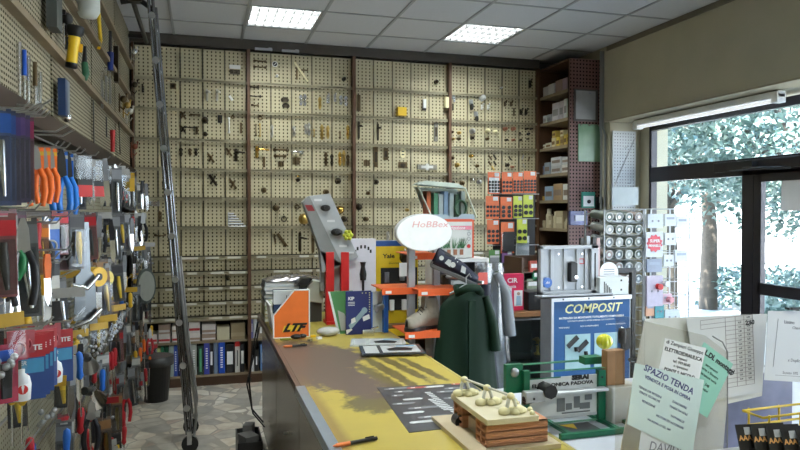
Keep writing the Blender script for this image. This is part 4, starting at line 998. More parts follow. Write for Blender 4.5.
onboard(106, 117, 'saw_blade', 'short black blade beside the red handled one', 'blade', [('blade', MB().mat(BLACK).prism([(-.02, 0), (.02, 0), (.02, -.13), (-.01, -.13)], -.006, 0))])
onboard(111, 130, 'red_rasp', 'red handled rasp on the lowest board', 'rasp', [('handle', MB().mat(RED).tube([(0, -.01, 0), (0, -.01, -.15)], [.018, .014]))])
onboard(119, 120, 'wide_blade', 'long tapering black blade near the corner', 'blade', [('blade', MB().mat(DK).prism([(-.05, 0), (-.02, .01), (.05, -.24), (.02, -.26)], -.006, 0))])
for i, (x, y, c) in enumerate(((119, 103, BRONZE), (123, 109, BRASS), (126, 115, SILV), (131, 55, CHROME), (131, 88, DK), (131, 150, mat('rust', (.2, .05, .02), .6)))):
    onboard(x, y, 'brass_tap_hook', ['bronze tap fitting, highest of the cluster by the corner', 'brass tap fitting in the cluster by the corner', 'silver tap fitting, lowest of the cluster by the corner', 'bright chrome key hook in the top corner', 'small dark hook in the corner under the chrome one', 'rust red bracket low in the corner'][i], 'fitting', [('body', k_hook(c, .13)), ('knob', MB().mat(c).sph((0, -.03, .03), .025))], X=-.57)

# ---------------------------------------------------------------- rolling ladder
t = thing('rolling_ladder', uniq('tall grey steel rolling ladder leaning against the tool wall'), 'ladder', (0, 0, 0))
def lad(z, y): return Vector((-.085 - .078 * z, y, z))
for y in (4.72, 5.12):
    q = MB().mat(mat('ladder_steel', (.30, .31, .34), .18, 1, var=.3, scale=3))
    for dx in (-.014, .014): q.tube([lad(z, y) + Vector((dx, 0, 0)) for z in (.12, .8, 1.6, 2.4, 3.08)], .0105)
    q.build('rail', t)
    MB().mat(STEEL).tube([lad(1.3, y) + Vector((.03, 0, 0)), lad(.75, y) + Vector((.035, 0, 0)), lad(.25, y) + Vector((.06, 0, 0)), lad(.1, y) + Vector((.03, 0, 0))], .009).build('brace', t)
    fk = MB().mat(STEEL).box(tuple(lad(.1, y)), (.03, .05, .09)).build('wheel_fork', t)
    MB().mat(BLACK).cyl(lad(.055, y) + Vector((-.0, -.014, 0)), lad(.055, y) + Vector((.0, .014, 0)), .055, n=18).build('wheel', fk)
    MB().mat(BLACK).tube([lad(3.06, y), lad(3.1, y) + Vector((-.1, 0, .03)), lad(3.1, y) + Vector((-.22, 0, 0))], .02).build('top_hook', t)
for i in range(10):
    z = .3 + .29 * i
    MB().mat(STEEL).cyl(lad(z, 4.72), lad(z, 5.12), .012).build('rung', t)
    MB().mat(STEEL).cyl(lad(z, 4.70), lad(z, 4.735), .022).build('rung_collar', t)
t = thing('ladder_track', uniq('dark rail and trolley that carries the ladder under the ceiling'), 'track', (-.47, 3.4, 3.13))
MB().mat(BLACK).cyl((0, 0, 0), (0, 3.0, 0), .018).build('rail', t)
for y in (.3, 1.5, 2.8): MB().mat(BLACK).box((-.06, y, 0), (.14, .03, .03)).build('bracket', t)
for y in (1.32, 1.72): MB().mat(DK).cyl((-.01, y - .03, .035), (-.01, y + .03, .035), .035).box((.02, y, 0), (.09, .08, .05)).build('trolley', t)

# ---------------------------------------------------------------- waste bin
t = thing('waste_bin', uniq('tall tapered black waste bin on the floor before the binders'), 'waste bin', P(156, 400, Z=0))
mb = MB().mat(BLACK); mb.lathe([(.001, .004), (.095, .004), (.10, 0), (.13, .36), (.142, .362), (.142, .38), (.128, .38), (.10, .02), (.001, .012)], 26); mb.build('body', t)
MB().mat(mat('bin_liner', (.03, .03, .03), .3)).lathe([(.132, .383), (.15, .382), (.152, .33), (.15, .31)], 26).build('rim', t)
# ================================================================ the long counter
CX0, CX1, CY0, CY1, CZ = .366, 1.07, 1.0, 4.78, .90
m = mat('worn_yellow_top', (.46, .36, .065), .36, var=.12, scale=7)
n = m.node_tree.nodes; l = m.node_tree.links; b = n['Principled BSDF']
tc = n.new('ShaderNodeTexCoord'); sp = n.new('ShaderNodeSeparateXYZ'); l.new(tc.outputs['Object'], sp.inputs[0])
nz = n.new('ShaderNodeTexNoise'); nz.inputs['Scale'].default_value = 13; nz.inputs['Detail'].default_value = 10; nz.inputs['Roughness'].default_value = .75; l.new(tc.outputs['Object'], nz.inputs['Vector'])
def ell(cx, cy, rx, ry, rot=0):
    dx = mnode(m, 'SUBTRACT', sp.outputs['X'], cx); dy = mnode(m, 'SUBTRACT', sp.outputs['Y'], cy)
    c, s = math.cos(rot), math.sin(rot)
    a = mnode(m, 'DIVIDE', mnode(m, 'ADD', mnode(m, 'MULTIPLY', dx, c), mnode(m, 'MULTIPLY', dy, s)), rx)
    d = mnode(m, 'DIVIDE', mnode(m, 'SUBTRACT', mnode(m, 'MULTIPLY', dy, c), mnode(m, 'MULTIPLY', dx, s)), ry)
    return mnode(m, 'SQRT', mnode(m, 'ADD', mnode(m, 'MULTIPLY', a, a), mnode(m, 'MULTIPLY', d, d)))
def wear(es, amp, soft):
    o = es[0]
    for e in es[1:]: o = mnode(m, 'MINIMUM', o, e)
    v = mnode(m, 'SUBTRACT', mnode(m, 'ADD', 1.0, mnode(m, 'MULTIPLY', mnode(m, 'SUBTRACT', nz.outputs['Fac'], .5), amp)), o)
    q = n.new('ShaderNodeMath'); q.operation = 'MULTIPLY'; q.use_clamp = True; l.new(v, q.inputs[0]); q.inputs[1].default_value = soft; return q.outputs[0]
src = b.inputs['Base Color'].links[0].from_socket
def over(src, mask, col, f=1):
    x = n.new('ShaderNodeMix'); x.data_type = 'RGBA'; l.new(mnode(m, 'MULTIPLY', mask, f), x.inputs[0]); l.new(src, x.inputs[6]); x.inputs[7].default_value = (*col, 1); return x.outputs[2]
src = over(src, wear([ell(.80, 2.95, .035, .50, .12), ell(.88, 3.0, .035, .42, .15), ell(.96, 2.95, .03, .35, .15), ell(.74, 2.75, .05, .45, .1), ell(.62, 2.45, .12, .16)], 2.2, 3.0), (.055, .045, .028), .8)
src = over(src, wear([ell(.47, 3.25, .24, .62, .05), ell(.58, 2.82, .15, .34, .25), ell(.36, 3.0, .07, .45), ell(.62, 3.3, .16, .3)], 1.7, 5), (.125, .085, .065))
src = over(src, wear([ell(.41, 2.2, .045, .9)], .5, 1.5), (.22, .12, .03), .7)
l.new(src, b.inputs['Base Color']); YTOP = m
ct = thing('shop_counter', uniq('long shop counter with a worn yellow top and dark mottled side'), 'counter', (0, 0, 0))
MB().mat(YTOP).bx(CX0 + .02, CX1, CY0, CY1, CZ - .03, CZ).build('worktop', ct, bevel=.003)
EDGE = mat('edge_brown', (.12, .07, .05), .4)
MB().mat(EDGE).bx(CX0, CX0 + .02, 2.75, CY1, CZ - .032, CZ + .001).build('wood_edge', ct, bevel=.002)
MB().mat(mat('edge_aluminium', (.36, .42, .5), .3, .7)).bx(CX0 - .004, CX0 + .036, CY0, 2.76, CZ - .034, CZ + .003).build('metal_edge', ct, bevel=.002)
MB().mat(mat('right_edge', (.45, .38, .12), .5)).bx(CX1, CX1 + .012, CY0, CY1, CZ - .03, CZ).build('end_edge', ct)
sm = mat('mottled_laminate', (.19, .16, .11), .22, var=.9, scale=3.5)
mb = MB().mat(sm)
for k in range(4): mb = MB().mat(sm).bx(CX0 + .03, CX0 + .05, CY0 + .945 * k + .01, CY0 + .945 * (k + 1) - .005, .1, CZ - .032); mb.build('side_panel', ct)
MB().mat(BLACK).bx(CX0 + .07, CX1 - .03, CY0 + .03, CY1 - .03, 0, CZ - .031).build('carcass', ct)
MB().mat(mat('counter_back', (.2, .17, .1), .6)).bx(CX1 - .028, CX1, CY0, CY1, .04, CZ - .031).build('back_panel', ct)
MB().mat(STEEL).cyl((CX0 + .028, 3.25, .55), (CX0 + .005, 3.25, .55), .008).build('lock', ct)
# cables looping off the far corner, a dark crate below
for i, (y, z0, r) in enumerate(((4.6, .88, .006), (4.5, .86, .005))):
    o = MB().mat(BLACK).tube([(CX0 - .01, y, z0), (CX0 - .05, y, z0 - .2), (CX0 - .075 - .02 * i, y - .05, .5), (CX0 - .06, y - .1, .32), (CX0 + .01, y - .15, .24)], r).build('black_cable'); tag(o, uniq(['thick black cable looping down the far corner of the counter', 'thinner black cable beside the thick one on the counter corner'][i]), 'cable')
t = thing('dark_crate', uniq('dark crate of odds and ends on the floor against the foot of the counter'), 'crate', (.20, 4.2, 0)); MB().mat(mat('crate_black', (.03, .03, .032), .45)).bx(0, .15, 0, .3, 0, .01).bx(0, .008, 0, .3, 0, .2).bx(.142, .15, 0, .3, 0, .2).bx(0, .15, 0, .008, 0, .2).bx(0, .15, .292, .3, 0, .2).build('box', t); MB().mat(mat('dull_grey', (.2, .2, .2), .5)).box((.07, .1, .17), (.09, .12, .1), .4).box((.08, .22, .2), (.06, .08, .1), -.3).build('contents', t)

def X_(px, Y, py=330): return P(px, py, Y=Y).x
def Z_(py, Y, px=400): return P(px, py, Y=Y).z
def boxed(nm, cat, label, px0, px1, py0, py1, Y, d, m, rz=0, group=None, bevel=.002, part='body', zb=None):
    """upright box whose front face fills the given rectangle at depth Y; returns (thing, w, h) with origin at its lower front corner"""
    x0, x1 = X_(px0, Y), X_(px1, Y); z1 = P((px0 + px1) / 2, py0, Y=Y).z; z0 = zb if zb is not None else P((px0 + px1) / 2, py1, Y=Y).z
    t = thing(nm, uniq(label), cat, (x0, Y, z0), rz, group); w, h = x1 - x0, z1 - z0
    MB().mat(m).bx(0, w, 0, d, 0, h).build(part, t, bevel=bevel)
    return t, w, h
# ---- pile of catalogues and parts at the far end
cols = [(.55, .56, .5), (.35, .36, .15), (.5, .52, .3), (.42, .43, .2), (.6, .6, .55), (.12, .16, .2), (.45, .52, .56), (.2, .26, .32), (.5, .55, .6), (.55, .6, .65)]
where_ = ['lowest', 'second lowest', 'third lowest', 'fourth lowest', 'fifth lowest', 'dark middle', 'pale upper', 'dark upper', 'grey-blue upper', 'topmost grey-blue']
z = CZ
for i, c in enumerate(cols):
    h = .026; w = .30 + .03 * math.sin(i * 2.2); o = MB().mat(mat('mag%d' % i, c, .4)).bx(0, w + (.1 if i > 4 else 0), 0, .26, 0, .004).bx(0, w + (.1 if i > 4 else 0), 0, .26, h - .005, h - .001).bx(-.0, .004, 0, .26, 0, h - .001).mat(PAPER).bx(.003, w - .004 + (.1 if i > 4 else 0), .003, .257, .004, h - .005).build('catalogue_volume')
    o.location = (CX0 + .01 + .012 * math.sin(i * 3.1) + .01, 4.44 + .012 * math.cos(i * 5), z); z += h
    tag(o, uniq('%s thick catalogue in the pile at the far end of the counter' % where_[i]), 'catalogue', 'catalogues piled at the far end of the counter')
t = thing('plastic_wrapped_parcel', uniq('crumpled silvery black plastic parcel lying on top of the catalogue pile'), 'parcel', (CX0 + .03, 4.44, z))
MB().mat(mat('wrap', (.3, .28, .3), .15, .6, var=.8, scale=25, bump=.6)).grid(lambda u, v: (.38 * u, .24 * v, .006 + .03 * math.sin(PI * u) ** .5 * math.sin(PI * v) ** .5 * (1 + .3 * math.sin(30 * u) * math.cos(17 * v))), 24, 12).bx(0, .38, 0, .24, 0, .006).build('wrapping', t)
t = thing('tape_dispenser_unit', uniq('grey-beige sloping plastic card terminal behind the orange file box'), 'terminal', (X_(304, 4.35), 4.35, CZ))
MB().mat(mat('terminal_base', (.05, .05, .05), .4)).bx(-.02, .12, .02, .18, 0, .24).build('stand', t)
MB().mat(mat('terminal_shell', (.42, .44, .38), .4)).prism([(0, .14), (.13, .12), (.13, .26), (.06, .275), (.03, .25)], 0, .18).build('shell', t, bevel=.006)
MB().mat(BLACK).prism([(-.05, .25), (.02, .25), (.06, .29), (-.01, .29)], -.02, .1).build('screen', t)
# stack of upright pages leaning beside the orange file
for i in range(3):
    o = MB().mat(PAPER if i != 1 else mat('pale_green_paper', (.45, .5, .35), .6)).bx(-.006, .006, 0, .25, 0, .16).build('leaflet_bundle'); o.location = (CX0 + .045 + .016 * i, 4.08, CZ); o.rotation_euler = (0, -.14, 0)
    tag(o, uniq(['first', 'pale green', 'third'][i] + ' upright leaflet bundle leaning left of the orange file box'), 'leaflets', 'leaflet bundles beside the orange file box')
o = MB().mat(RED).lathe([(.016, 0), (.018, .004), (.018, .10), (.008, .118), (.008, .13), (.001, .131)], 14).build('marker_pot'); o.location = (CX0 + .05, 4.0, CZ); tag(o, uniq('small red cylinder standing left of the orange file box'), 'container')
# ---- LTF magazine file
Y = 3.86; x0, x1 = X_(273.5, Y), X_(309, Y); w = x1 - x0; h = .272
t = thing('magazine_file', uniq('orange LTF magazine file box with white cut-away edges on the counter'), 'file box', (x0, Y, CZ), -.05)
out = [(0, 0), (w, 0), (w, h), (w * .58, h), (0, h * .48)]
MB().mat(mat('file_orange', (.78, .17, .025), .55)).prism(out, -.001, .004).build('side_panel', t)
MB().mat(mat('file_navy', (.015, .035, .09), .5)).bx(0, w, .085, .09, 0, h * .99).build('side_panel', t)
q = MB().mat(PAPER)
for a, c in zip(out, out[1:] + out[:1]): q.tube([(a[0], -.001, a[1]), (c[0], -.001, c[1])], .0045, 4)
q.bx(w - .004, w, .004, .085, 0, h).bx(0, .004, .004, .085, 0, h * .48).bx(0, w, .004, .085, 0, .004).build('white_edge', t)
q = MB().mat(mat('file_blue', (.03, .06, .14), .5)).bx(.004, w * .95, .02, .07, .006, h * .70); q.mat(mat('silver_sheet', (.55, .58, .6), .4)).bx(.002, w * .9, .019, .072, h * .70, h * .98); q.build('papers', t)
q = MB().mat(BLACK).text('J/', .035, TR(w * .40, .018, h * .84)); q.build('paper_mark', t)
q = MB().mat(mat('logo_yellow', (.8, .55, .03), .5)).prism([(w * .24, h * .12), (w * .78, h * .155), (w * .84, h * .29), (w * .3, h * .25)], -.003, -.001); lg = q.build('logo_patch', t)
MB().mat(BLACK).text('LTF', .062, TR(w * .54, -.0035, h * .205), shear=.5, bold=.0035, sx=1.15).build('lettering', lg)
# ---- small clutter before it
def pen(px, py, L, rz, c, tipc, label, z=CZ):
    t = thing('pen', uniq(label), 'pen', P(px, py, Z=z + .008), rz)
    MB().mat(c).cyl((0, 0, 0), (L * .62, 0, 0), .006, n=10).build('barrel', t); MB().mat(tipc).cyl((-L * .3, 0, 0), (0, 0, 0), .0065, n=10).cyl((-L * .38, 0, 0), (-L * .3, 0, 0), .0015, .0055, 10).build('grip', t)
    MB().mat(c).box((L * .45, 0, .008), (L * .2, .003, .003)).build('clip', t)
pen(292, 346, .13, .12, BLACK, mat('pen_orange', (.75, .2, .05), .4), 'black and orange pen lying below the orange file box')
pen(350, 443, .15, .22, BLACK, mat('pen_orange', (.75, .2, .05), .4), 'black pen with orange grip on the bare yellow counter top')
t = thing('key_bunch', uniq('black key fob with yellow tag below the orange file box'), 'keys', P(296, 339, Z=CZ + .002))
MB().mat(BLACK).sph((0, 0, .014), .026, (1.2, .8, .55)).sph((.04, .01, .014), .024, (1, .8, .5)).build('fob', t); MB().mat(mat('olive_tag', (.25, .28, .03), .4)).bx(-.09, -.03, -.012, .012, 0, .008).build('tag', t)
t = thing('clear_plastic_bag', uniq('crumpled clear bag of small parts beside the red stand on the counter'), 'bag', P(328, 336, Z=CZ))
MB().mat(mat('cloudy', (.5, .5, .48), .2, var=.3, bump=.5)).grid(lambda u, v: (.06 * math.cos(2 * PI * u) * math.sin(PI * v + .01) * (1 + .2 * math.sin(14 * u)), .04 * math.sin(2 * PI * u) * math.sin(PI * v + .01), .028 - .028 * math.cos(PI * v)), 18, 8).build('bag', t)
for i, (x, y, c) in enumerate(((313, 337, YELLOW), (319, 339, WHITEM), (310, 341, STEEL))):
    o = MB().mat(c).box((0, 0, .006), (.03, .018, .012), .5 * i).build('small_part'); o.location = P(x, y, Z=CZ + .0005); tag(o, uniq(['yellow', 'white', 'grey metal'][i] + ' small part lying between the orange file and the clear bag'), 'part')

# ---- red stand with the sloping grey lock display
Y = 4.25
t = thing('lock_display_stand', uniq('sloping grey demonstration box with knobs on a red two-legged stand'), 'display stand', (X_(338, Y), Y, CZ))
def L_(px, py, dy=0): v = P(px, py, Y=Y + dy); return Vector((v.x - X_(338, Y), dy, v.z - CZ))
for a in (330, 345):
    q = MB().mat(RED); c0, c1 = L_(a - 4, 322), L_(a + 4, 262); q.bx(c0.x, c1.x, -.005, .04, 0, L_(a, 252).z); q.build('leg', t, bevel=.003)
MB().mat(RED).bx(L_(326, 320).x, L_(349, 320).x, -.02, .1, 0, .02).build('foot', t)
fc = [L_(329.5, 268), L_(345, 262), L_(358, 256), L_(331, 196), L_(309, 195)]
A, B2, C2, D2 = L_(309, 196), L_(330, 193.5), L_(358.5, 257), L_(342, 264)
E2, F2 = L_(303, 202), L_(327, 270)
off = Vector((0, .10, 0))
bd = MB().mat(mat('display_grey', (.42, .44, .46), .35)); vs = [A, B2, C2, D2, A + off, B2 + off, C2 + off, D2 + off]; bd.add(vs, [(3, 2, 1, 0), (4, 5, 6, 7), (0, 1, 5, 4), (1, 2, 6, 5), (2, 3, 7, 6), (3, 0, 4, 7)]); bd.build('body', t, bevel=.002)
sd = MB().mat(mat('display_side', (.24, .25, .25), .4)); e = Vector((0, .0, 0)); o2 = Vector((-.0, .09, 0)); vs = [E2, A, D2, F2, E2 + o2, A + o2, D2 + o2, F2 + o2]
sd.add(vs, [(3, 2, 1, 0), (4, 5, 6, 7), (0, 1, 5, 4), (1, 2, 6, 5), (2, 3, 7, 6), (3, 0, 4, 7)]); sd.build('side_panel', t)
g_ = MB().mat(mat('bracket_grey', (.3, .31, .32), .4)); vs = [L_(320, 250), L_(342, 264), L_(330, 272), L_(322, 272)]; vs = vs + [v + off * .8 for v in vs]; g_.add(vs, [(3, 2, 1, 0), (4, 5, 6, 7), (0, 1, 5, 4), (1, 2, 6, 5), (2, 3, 7, 6), (3, 0, 4, 7)]); g_.build('bracket', t)
MB().mat(mat('lower_grey', (.33, .34, .35), .4)).bx(L_(322, 290).x, L_(349, 290).x, .06, .09, L_(330, 292).z, L_(330, 268).z).build('back_plate', t)
MB().mat(mat('dark_red', (.3, .04, .05), .4)).add([L_(305, 205, -.002), L_(312, 205, -.002), L_(315, 211, -.002), L_(308, 211, -.002)], [(3, 2, 1, 0)]).build('red_stripe', t)
for i, (x, y, c, r) in enumerate(((325, 208, BLACK, .03), (336, 232, BLACK, .034))):
    MB().mat(c).sph(L_(x, y) + Vector((0, -.02, 0)), r, (1.1, .7, .7)).cyl(L_(x, y), L_(x, y) + Vector((0, -.045, 0)), .012).build('knob', t)
f_ = MB().mat(mat('lime', (.5, .55, .05), .4))
for k in range(6): f_.sph(L_(347, 235) + Vector((.022 * math.cos(k * 1.05), -.03, .022 * math.sin(k * 1.05))), .014, n=8)
f_.sph(L_(347, 235) + Vector((0, -.035, 0)), .015, n=8).build('lime_knob', t)
q = MB().mat(mat('etched', (.65, .66, .67), .4))
for (x, y) in ((318, 200), (331, 221), (343, 246), (350, 253)): q.box(tuple(L_(x, y) + Vector((0, -.002, 0))), (.05, .004, .014))
q.build('label', t)

# ---- white carton with printed locks
t, w, h = boxed('lock_carton', 'carton', 'tall white printed carton with black lock pictures behind the blue folder', 349, 376, 239, 318, 4.3, .09, mat('carton_white', (.66, .65, .72), .5), zb=CZ)
q = MB().mat(BLACK)
for k in range(6):
    a = math.radians(160 - 28 * k); q.box((w * .52 + w * .30 * math.cos(a), -.001, h * .82 + w * .26 * math.sin(a)), (.012, .002, .022), T=None)
q.cyl((w * .52, -.003, h * .35), (w * .52, -.003, h * .55), .008).lathe([(.02, 0), (.024, .04), (.014, .09), (.02, .12)], 10, TR(w * .52, 0, h * .5)); q.build('printed_picture', t)
q = MB().mat(mat('pink_print', (.65, .12, .22), .5)).text('la sicurezza', .022, TR(w * .5, -.002, h * .34)).text('anti effrazione', .018, TR(w * .5, -.002, h * .28)); q.build('lettering', t)

# ---- blue brochures and open display case
Y = 3.84
t = thing('folder', uniq('green and white folder with a diagonal picture behind the navy KIP folder'), 'folder', (X_(331, Y), Y + .06, CZ), -.12)
q = MB().mat(mat('folder_green', (.1, .3, .12), .4)).prism([(.065, 0), (.16, 0), (.14, .255), (0, .25)], 0, .008); q.mat(PAPER).prism([(.05, .0), (.065, 0), (.006, .25), (-.006, .25)], -.002, .01); q.build('cover', t)
MB().mat(mat('pale_grey_print', (.5, .52, .5), .5)).prism([(.07, .02), (.13, .02), (.09, .12), (.05, .14)], -.003, 0).build('picture', t)
t, w, h = boxed('brochure', 'brochure', 'navy blue KIP brochure showing a silver door closer, standing on the counter', 346, 371.5, 291, 339, Y, .012, mat('brochure_navy', (.025, .035, .16), .3), zb=CZ, part='cover')
q = MB().mat(mat('closer_print', (.3, .42, .5), .4)).prism([(w * .1, h * .22), (w * .18, h * .12), (w * .78, h * .5), (w * .68, h * .6)], -.002, 0); q.cyl((w * .72, -.003, h * .55), (w * .72, 0, h * .55), .018)
q.mat(PAPER).prism([(w * .02, .005), (w * .25, .03), (w * .2, h * .14), (w * .0, h * .12)], -.003, -.001).prism([(w * .68, h * .3), (w * .94, h * .36), (w * .9, h * .46), (w * .64, h * .4)], -.003, 0).prism([(w * .2, h * .25), (w * .38, h * .3), (w * .34, h * .4), (w * .2, h * .36)], -.004, -.001); q.build('picture', t)
q = MB().mat(PAPER).text('KIP', .026, TR(w * .2, -.002, h * .83), bold=.0012)
for k in range(3): q.bx(w * .08, w * .34, -.002, 0, h * (.74 - .035 * k), h * (.745 - .035 * k) + .002)
q.build('lettering', t)
q = MB().mat(mat('dots', (.6, .6, .3), .5))
for k in range(8): q.box((w * .92, -.001, h * (.9 - .055 * k)), (.006, .002, .006))
for k in range(3): q.box((w * (.92 - .14 * k), -.001, h * .95), (.006, .002, .006))
q.build('icon_row', t)
t = thing('display_case', uniq('pale open display case with bright blue side strips beside the navy brochure'), 'display case', (X_(370, Y), Y + .015, CZ), .08)
w = X_(389, Y) - X_(370, Y); h = .245
MB().mat(mat('case_pale', (.52, .57, .55), .4)).bx(.015, w - .02, .02, .03, 0, h).build('back', t); MB().mat(mat('case_blue', (.02, .14, .55), .35)).bx(0, .02, 0, .04, 0, h).bx(w - .028, w, -.01, .05, 0, h).build('side', t)
q = MB().mat(STEEL).box((w * .5, .0, h * .62), (.05, .03, .03), T=None).cyl((w * .35, 0, h * .5), (w * .6, -.01, h * .66), .008).cyl((w * .6, -.015, h * .64), (w * .6, .02, h * .64), .02); q.build('lock_body', t)
t = thing('metal_catch', uniq('small chrome catch lying at the foot of the navy brochure'), 'catch', P(368, 336, Z=CZ)); MB().mat(CHROME).box((0, 0, .02), (.07, .03, .04)).cyl((.02, 0, .04), (.06, -.01, .055), .006).build('body', t)
# flat catalogues
for i, (x, y, w, d, rz, c, lab) in enumerate(((350, 347, .30, .2, -.25, (.55, .58, .55), 'white catalogue flat on the counter under the black and white one'), (362, 356, .32, .22, -.15, (.05, .055, .06), 'black bordered catalogue with a machine picture lying on top'))):
    t = thing('flat_catalogue', uniq(lab), 'catalogue', P(x, y, Z=CZ + .0 + .009 * i), rz); t.location.z = CZ + .009 * i + .0005
    MB().mat(mat('flatcat%d' % i, c, .25)).bx(0, w, 0, d, 0, .008).build('cover', t)
    q = MB().mat(mat('flatprint%d' % i, (.5, .52, .52), .3)).bx(.02, w * .28, .02, d - .02, .008, .0085).bx(w * .34, w - .02, .025, d - .02, .008, .0085); q.mat(BLACK).prism([(w * .45, d * .3), (w * .8, d * .25), (w * .85, d * .55), (w * .6, d * .7), (w * .42, d * .5)], .0085, .009, 'z'); q.mat(mat('sky_print', (.15, .35, .5), .4)).bx(w * .6, w * .9, d * .75, d * .88, .0085, .0088); q.build('printed_page', t)
t = thing('key_ring', uniq('ring of loose keys beside the black bordered catalogue'), 'keys', P(408, 354, Z=CZ + .003))
MB().mat(CHROME).tube([(.02 * math.cos(a), .02 * math.sin(a), 0) for a in [2 * PI * i / 14 for i in range(14)]], .0018, 6, True).build('ring', t)
for k in range(4): a = -1.2 + k * .8; MB().mat(CHROME if k % 2 else BRASS).prism([(.02 * math.cos(a) + u * math.cos(a) - v * math.sin(a), .02 * math.sin(a) + u * math.sin(a) + v * math.cos(a)) for u, v in ((0, -.008), (.02, -.009), (.022, -.003), (.05, -.003), (.05, .003), (.022, .003), (.02, .009), (0, .008))], -.001, .001, 'z').build('key', t)

# ---- dark counter mat printed with keys
pts = [P(x, y, Z=CZ) for x, y in ((377, 388), (409, 433), (463, 427), (480, 420), (522, 412), (470, 384))]
x0 = .665; t = thing('counter_mat', uniq('dark grey printed counter mat with white key pictures'), 'mat', (pts[0].x, pts[1].y, CZ)); o_ = Vector((pts[0].x, pts[1].y, CZ))
pl = [P(377, 388, Z=CZ) - o_, P(409, 433, Z=CZ) - o_, P(476, 425.5, Z=CZ) - o_, P(508, 405, Z=CZ) - o_, P(471, 383, Z=CZ) - o_]
pl[3].x = min(pl[3].x, CX1 - .01 - o_.x); pl[2].x = min(pl[2].x, CX1 - .01 - o_.x)
MB().mat(mat('mat_dark', (.045, .048, .055), .3)).prism([(p.x, p.y) for p in pl], 0, .002, 'z').build('sheet', t)
q = MB().mat(mat('mat_white', (.6, .62, .64), .4)); q2 = MB().mat(mat('mat_grey', (.2, .21, .23), .4)); q3 = MB().mat(mat('mat_red', (.45, .1, .08), .4))
R = random.Random(3)
for (x, y, w, kind) in ((396, 389, .10, 1), (404, 392, .08, 1), (417, 388, .09, 3), (434, 387, .09, 0), (455, 388.5, .09, 1), (398, 396, .05, 1), (413, 399.5, .08, 0), (404, 404, .09, 1), (424, 408, .12, 1), (414, 413, .08, 0), (425, 422, .11, 0), (446, 392, .08, 1), (456, 398, .10, 1), (434, 417, .12, 1), (460, 407, .06, 1), (456, 384.5, .04, 3)):
    v = P(x, y, Z=CZ) - o_; k = (q, q2, q2, q3)[kind]; s_ = .011
    k.prism([(v.x - w / 2, v.y - s_ * .5), (v.x - w / 2 + .01, v.y - s_), (v.x + w / 2 - .01, v.y - s_), (v.x + w / 2, v.y), (v.x + w / 2 - .01, v.y + s_), (v.x - w / 2 + .01, v.y + s_), (v.x - w / 2, v.y + s_ * .5)], .002, .0025, 'z')
    q.bx(v.x - w * .3, v.x - w * .1, v.y - s_ * .4, v.y + s_ * .4, .0025, .003)
a, c = P(428, 393, Z=CZ) - o_, P(461, 417, Z=CZ) - o_
for k in range(16): v = a.lerp(c, k / 15); q.bx(v.x - .012, v.x + .012, v.y - .006, v.y + .006, .002, .0026)
a, c = P(431, 400, Z=CZ) - o_, P(446, 410, Z=CZ) - o_
for k in range(8): v = a.lerp(c, k / 7); q.bx(v.x - .01, v.x + .01, v.y - .006, v.y + .006, .002, .0026)
q.build('white_print', t); q2.build('grey_print', t); q3.build('red_print', t)
o = MB().mat(mat('cream_label', (.6, .5, .25), .5)).bx(-.035, .035, -.012, .012, 0, .002).build('price_label'); o.location = P(449, 424.5, Z=CZ + .0032); tag(o, uniq('small cream label on the dark mat beside the brick model'), 'label')
o = MB().mat(BLACK).cyl((0, -.02, .022), (0, .02, .022), .021, n=16).cyl((.05, -.02, .022), (.05, .02, .022), .012, n=12).box((.025, 0, .012), (.06, .03, .02)).build('rubber_roller'); o.location = P(459, 427, Z=CZ + .0032); tag(o, uniq('small black roller tucked against the base board of the brick model'), 'roller')

# ---- brick model with foam samples
t = thing('brick_model', uniq('model of hollow terracotta bricks under a pale board with foam blobs'), 'sample display', (.81, 1.84, CZ))
MB().mat(mat('mdf_pale', (.52, .43, .28), .6)).bx(-.055, .235, -.03, .34, 0, .015).build('base_board', t, bevel=.001)
BRK = mat('terracotta', (.52, .25, .14), .8, var=.2, scale=30)
def hollow(y0, nm='brick', x0=0, L=.205):
    q = MB().mat(BRK)
    for i in range(3): q.bx(x0, x0 + L, y0 + .0 + .036 * i, y0 + .008 + .036 * i, .015, .085)
    for i in range(4): q.bx(x0, x0 + L, y0, y0 + .08, .015 + .0207 * i, .0225 + .0207 * i)
    for i in range(9): q.bx(x0 + .002, x0 + L - .002, y0 - .0015, y0, .018 + .0073 * i, .021 + .0073 * i)
    q.bx(x0 + L * .5, x0 + L * .5 + .01, y0 + .001, y0 + .079, .016, .084)
    return q.build(nm, t)
hollow(.0); hollow(.19)
MB().mat(mat('pale_block', (.45, .36, .28), .7)).bx(.02, .06, .082, .188, .015, .055).build('inner_block', t)
MB().mat(BRK).bx(.06, .2, .08, .19, .015, .03).build('floor_tile', t)
MB().mat(mat('board_pale', (.62, .56, .40), .6)).bx(-.005, .165, -.02, .285, .086, .104).build('top_board', t, bevel=.002)
FOAM = mat('dried_foam', (.72, .66, .38), .35, var=.1, scale=30)
TUBEC = mat('clear_tube', (.62, .62, .55), .15)
for (x, y) in ((.03, .25), (.06, .13), (.09, .02)):
    q = MB().mat(FOAM)
    for k, (dx, dy, r) in enumerate(((-.022, 0, .018), (0, .006, .016), (.024, -.002, .019), (.04, .004, .014), (.01, -.01, .014))): q.sph((x + dx, y + dy, .104 + r * .5), r, (1.1, .9, .75), 10)
    q.build('foam_blob', t)
    MB().mat(TUBEC).tube([(x - .015, y, .112), (x - .006, y, .155), (x + .006, y, .158), (x + .022, y, .112)], .0055).build('foam_arch', t)
    MB().mat(FOAM).sph((x, y, .158), .012, (1.1, 1, .9), 10).build('foam_blob', t)
MB().mat(TUBEC).tube([(.03, .25, .16), (.06, .13, .16), (.09, .02, .16)], .004).build('clear_rod', t)
q = MB().mat(FOAM)
for k in range(6): q.sph((.15 + .012 * math.sin(k * 2.1) , -.005 + .035 * k, .108), .009, n=8)
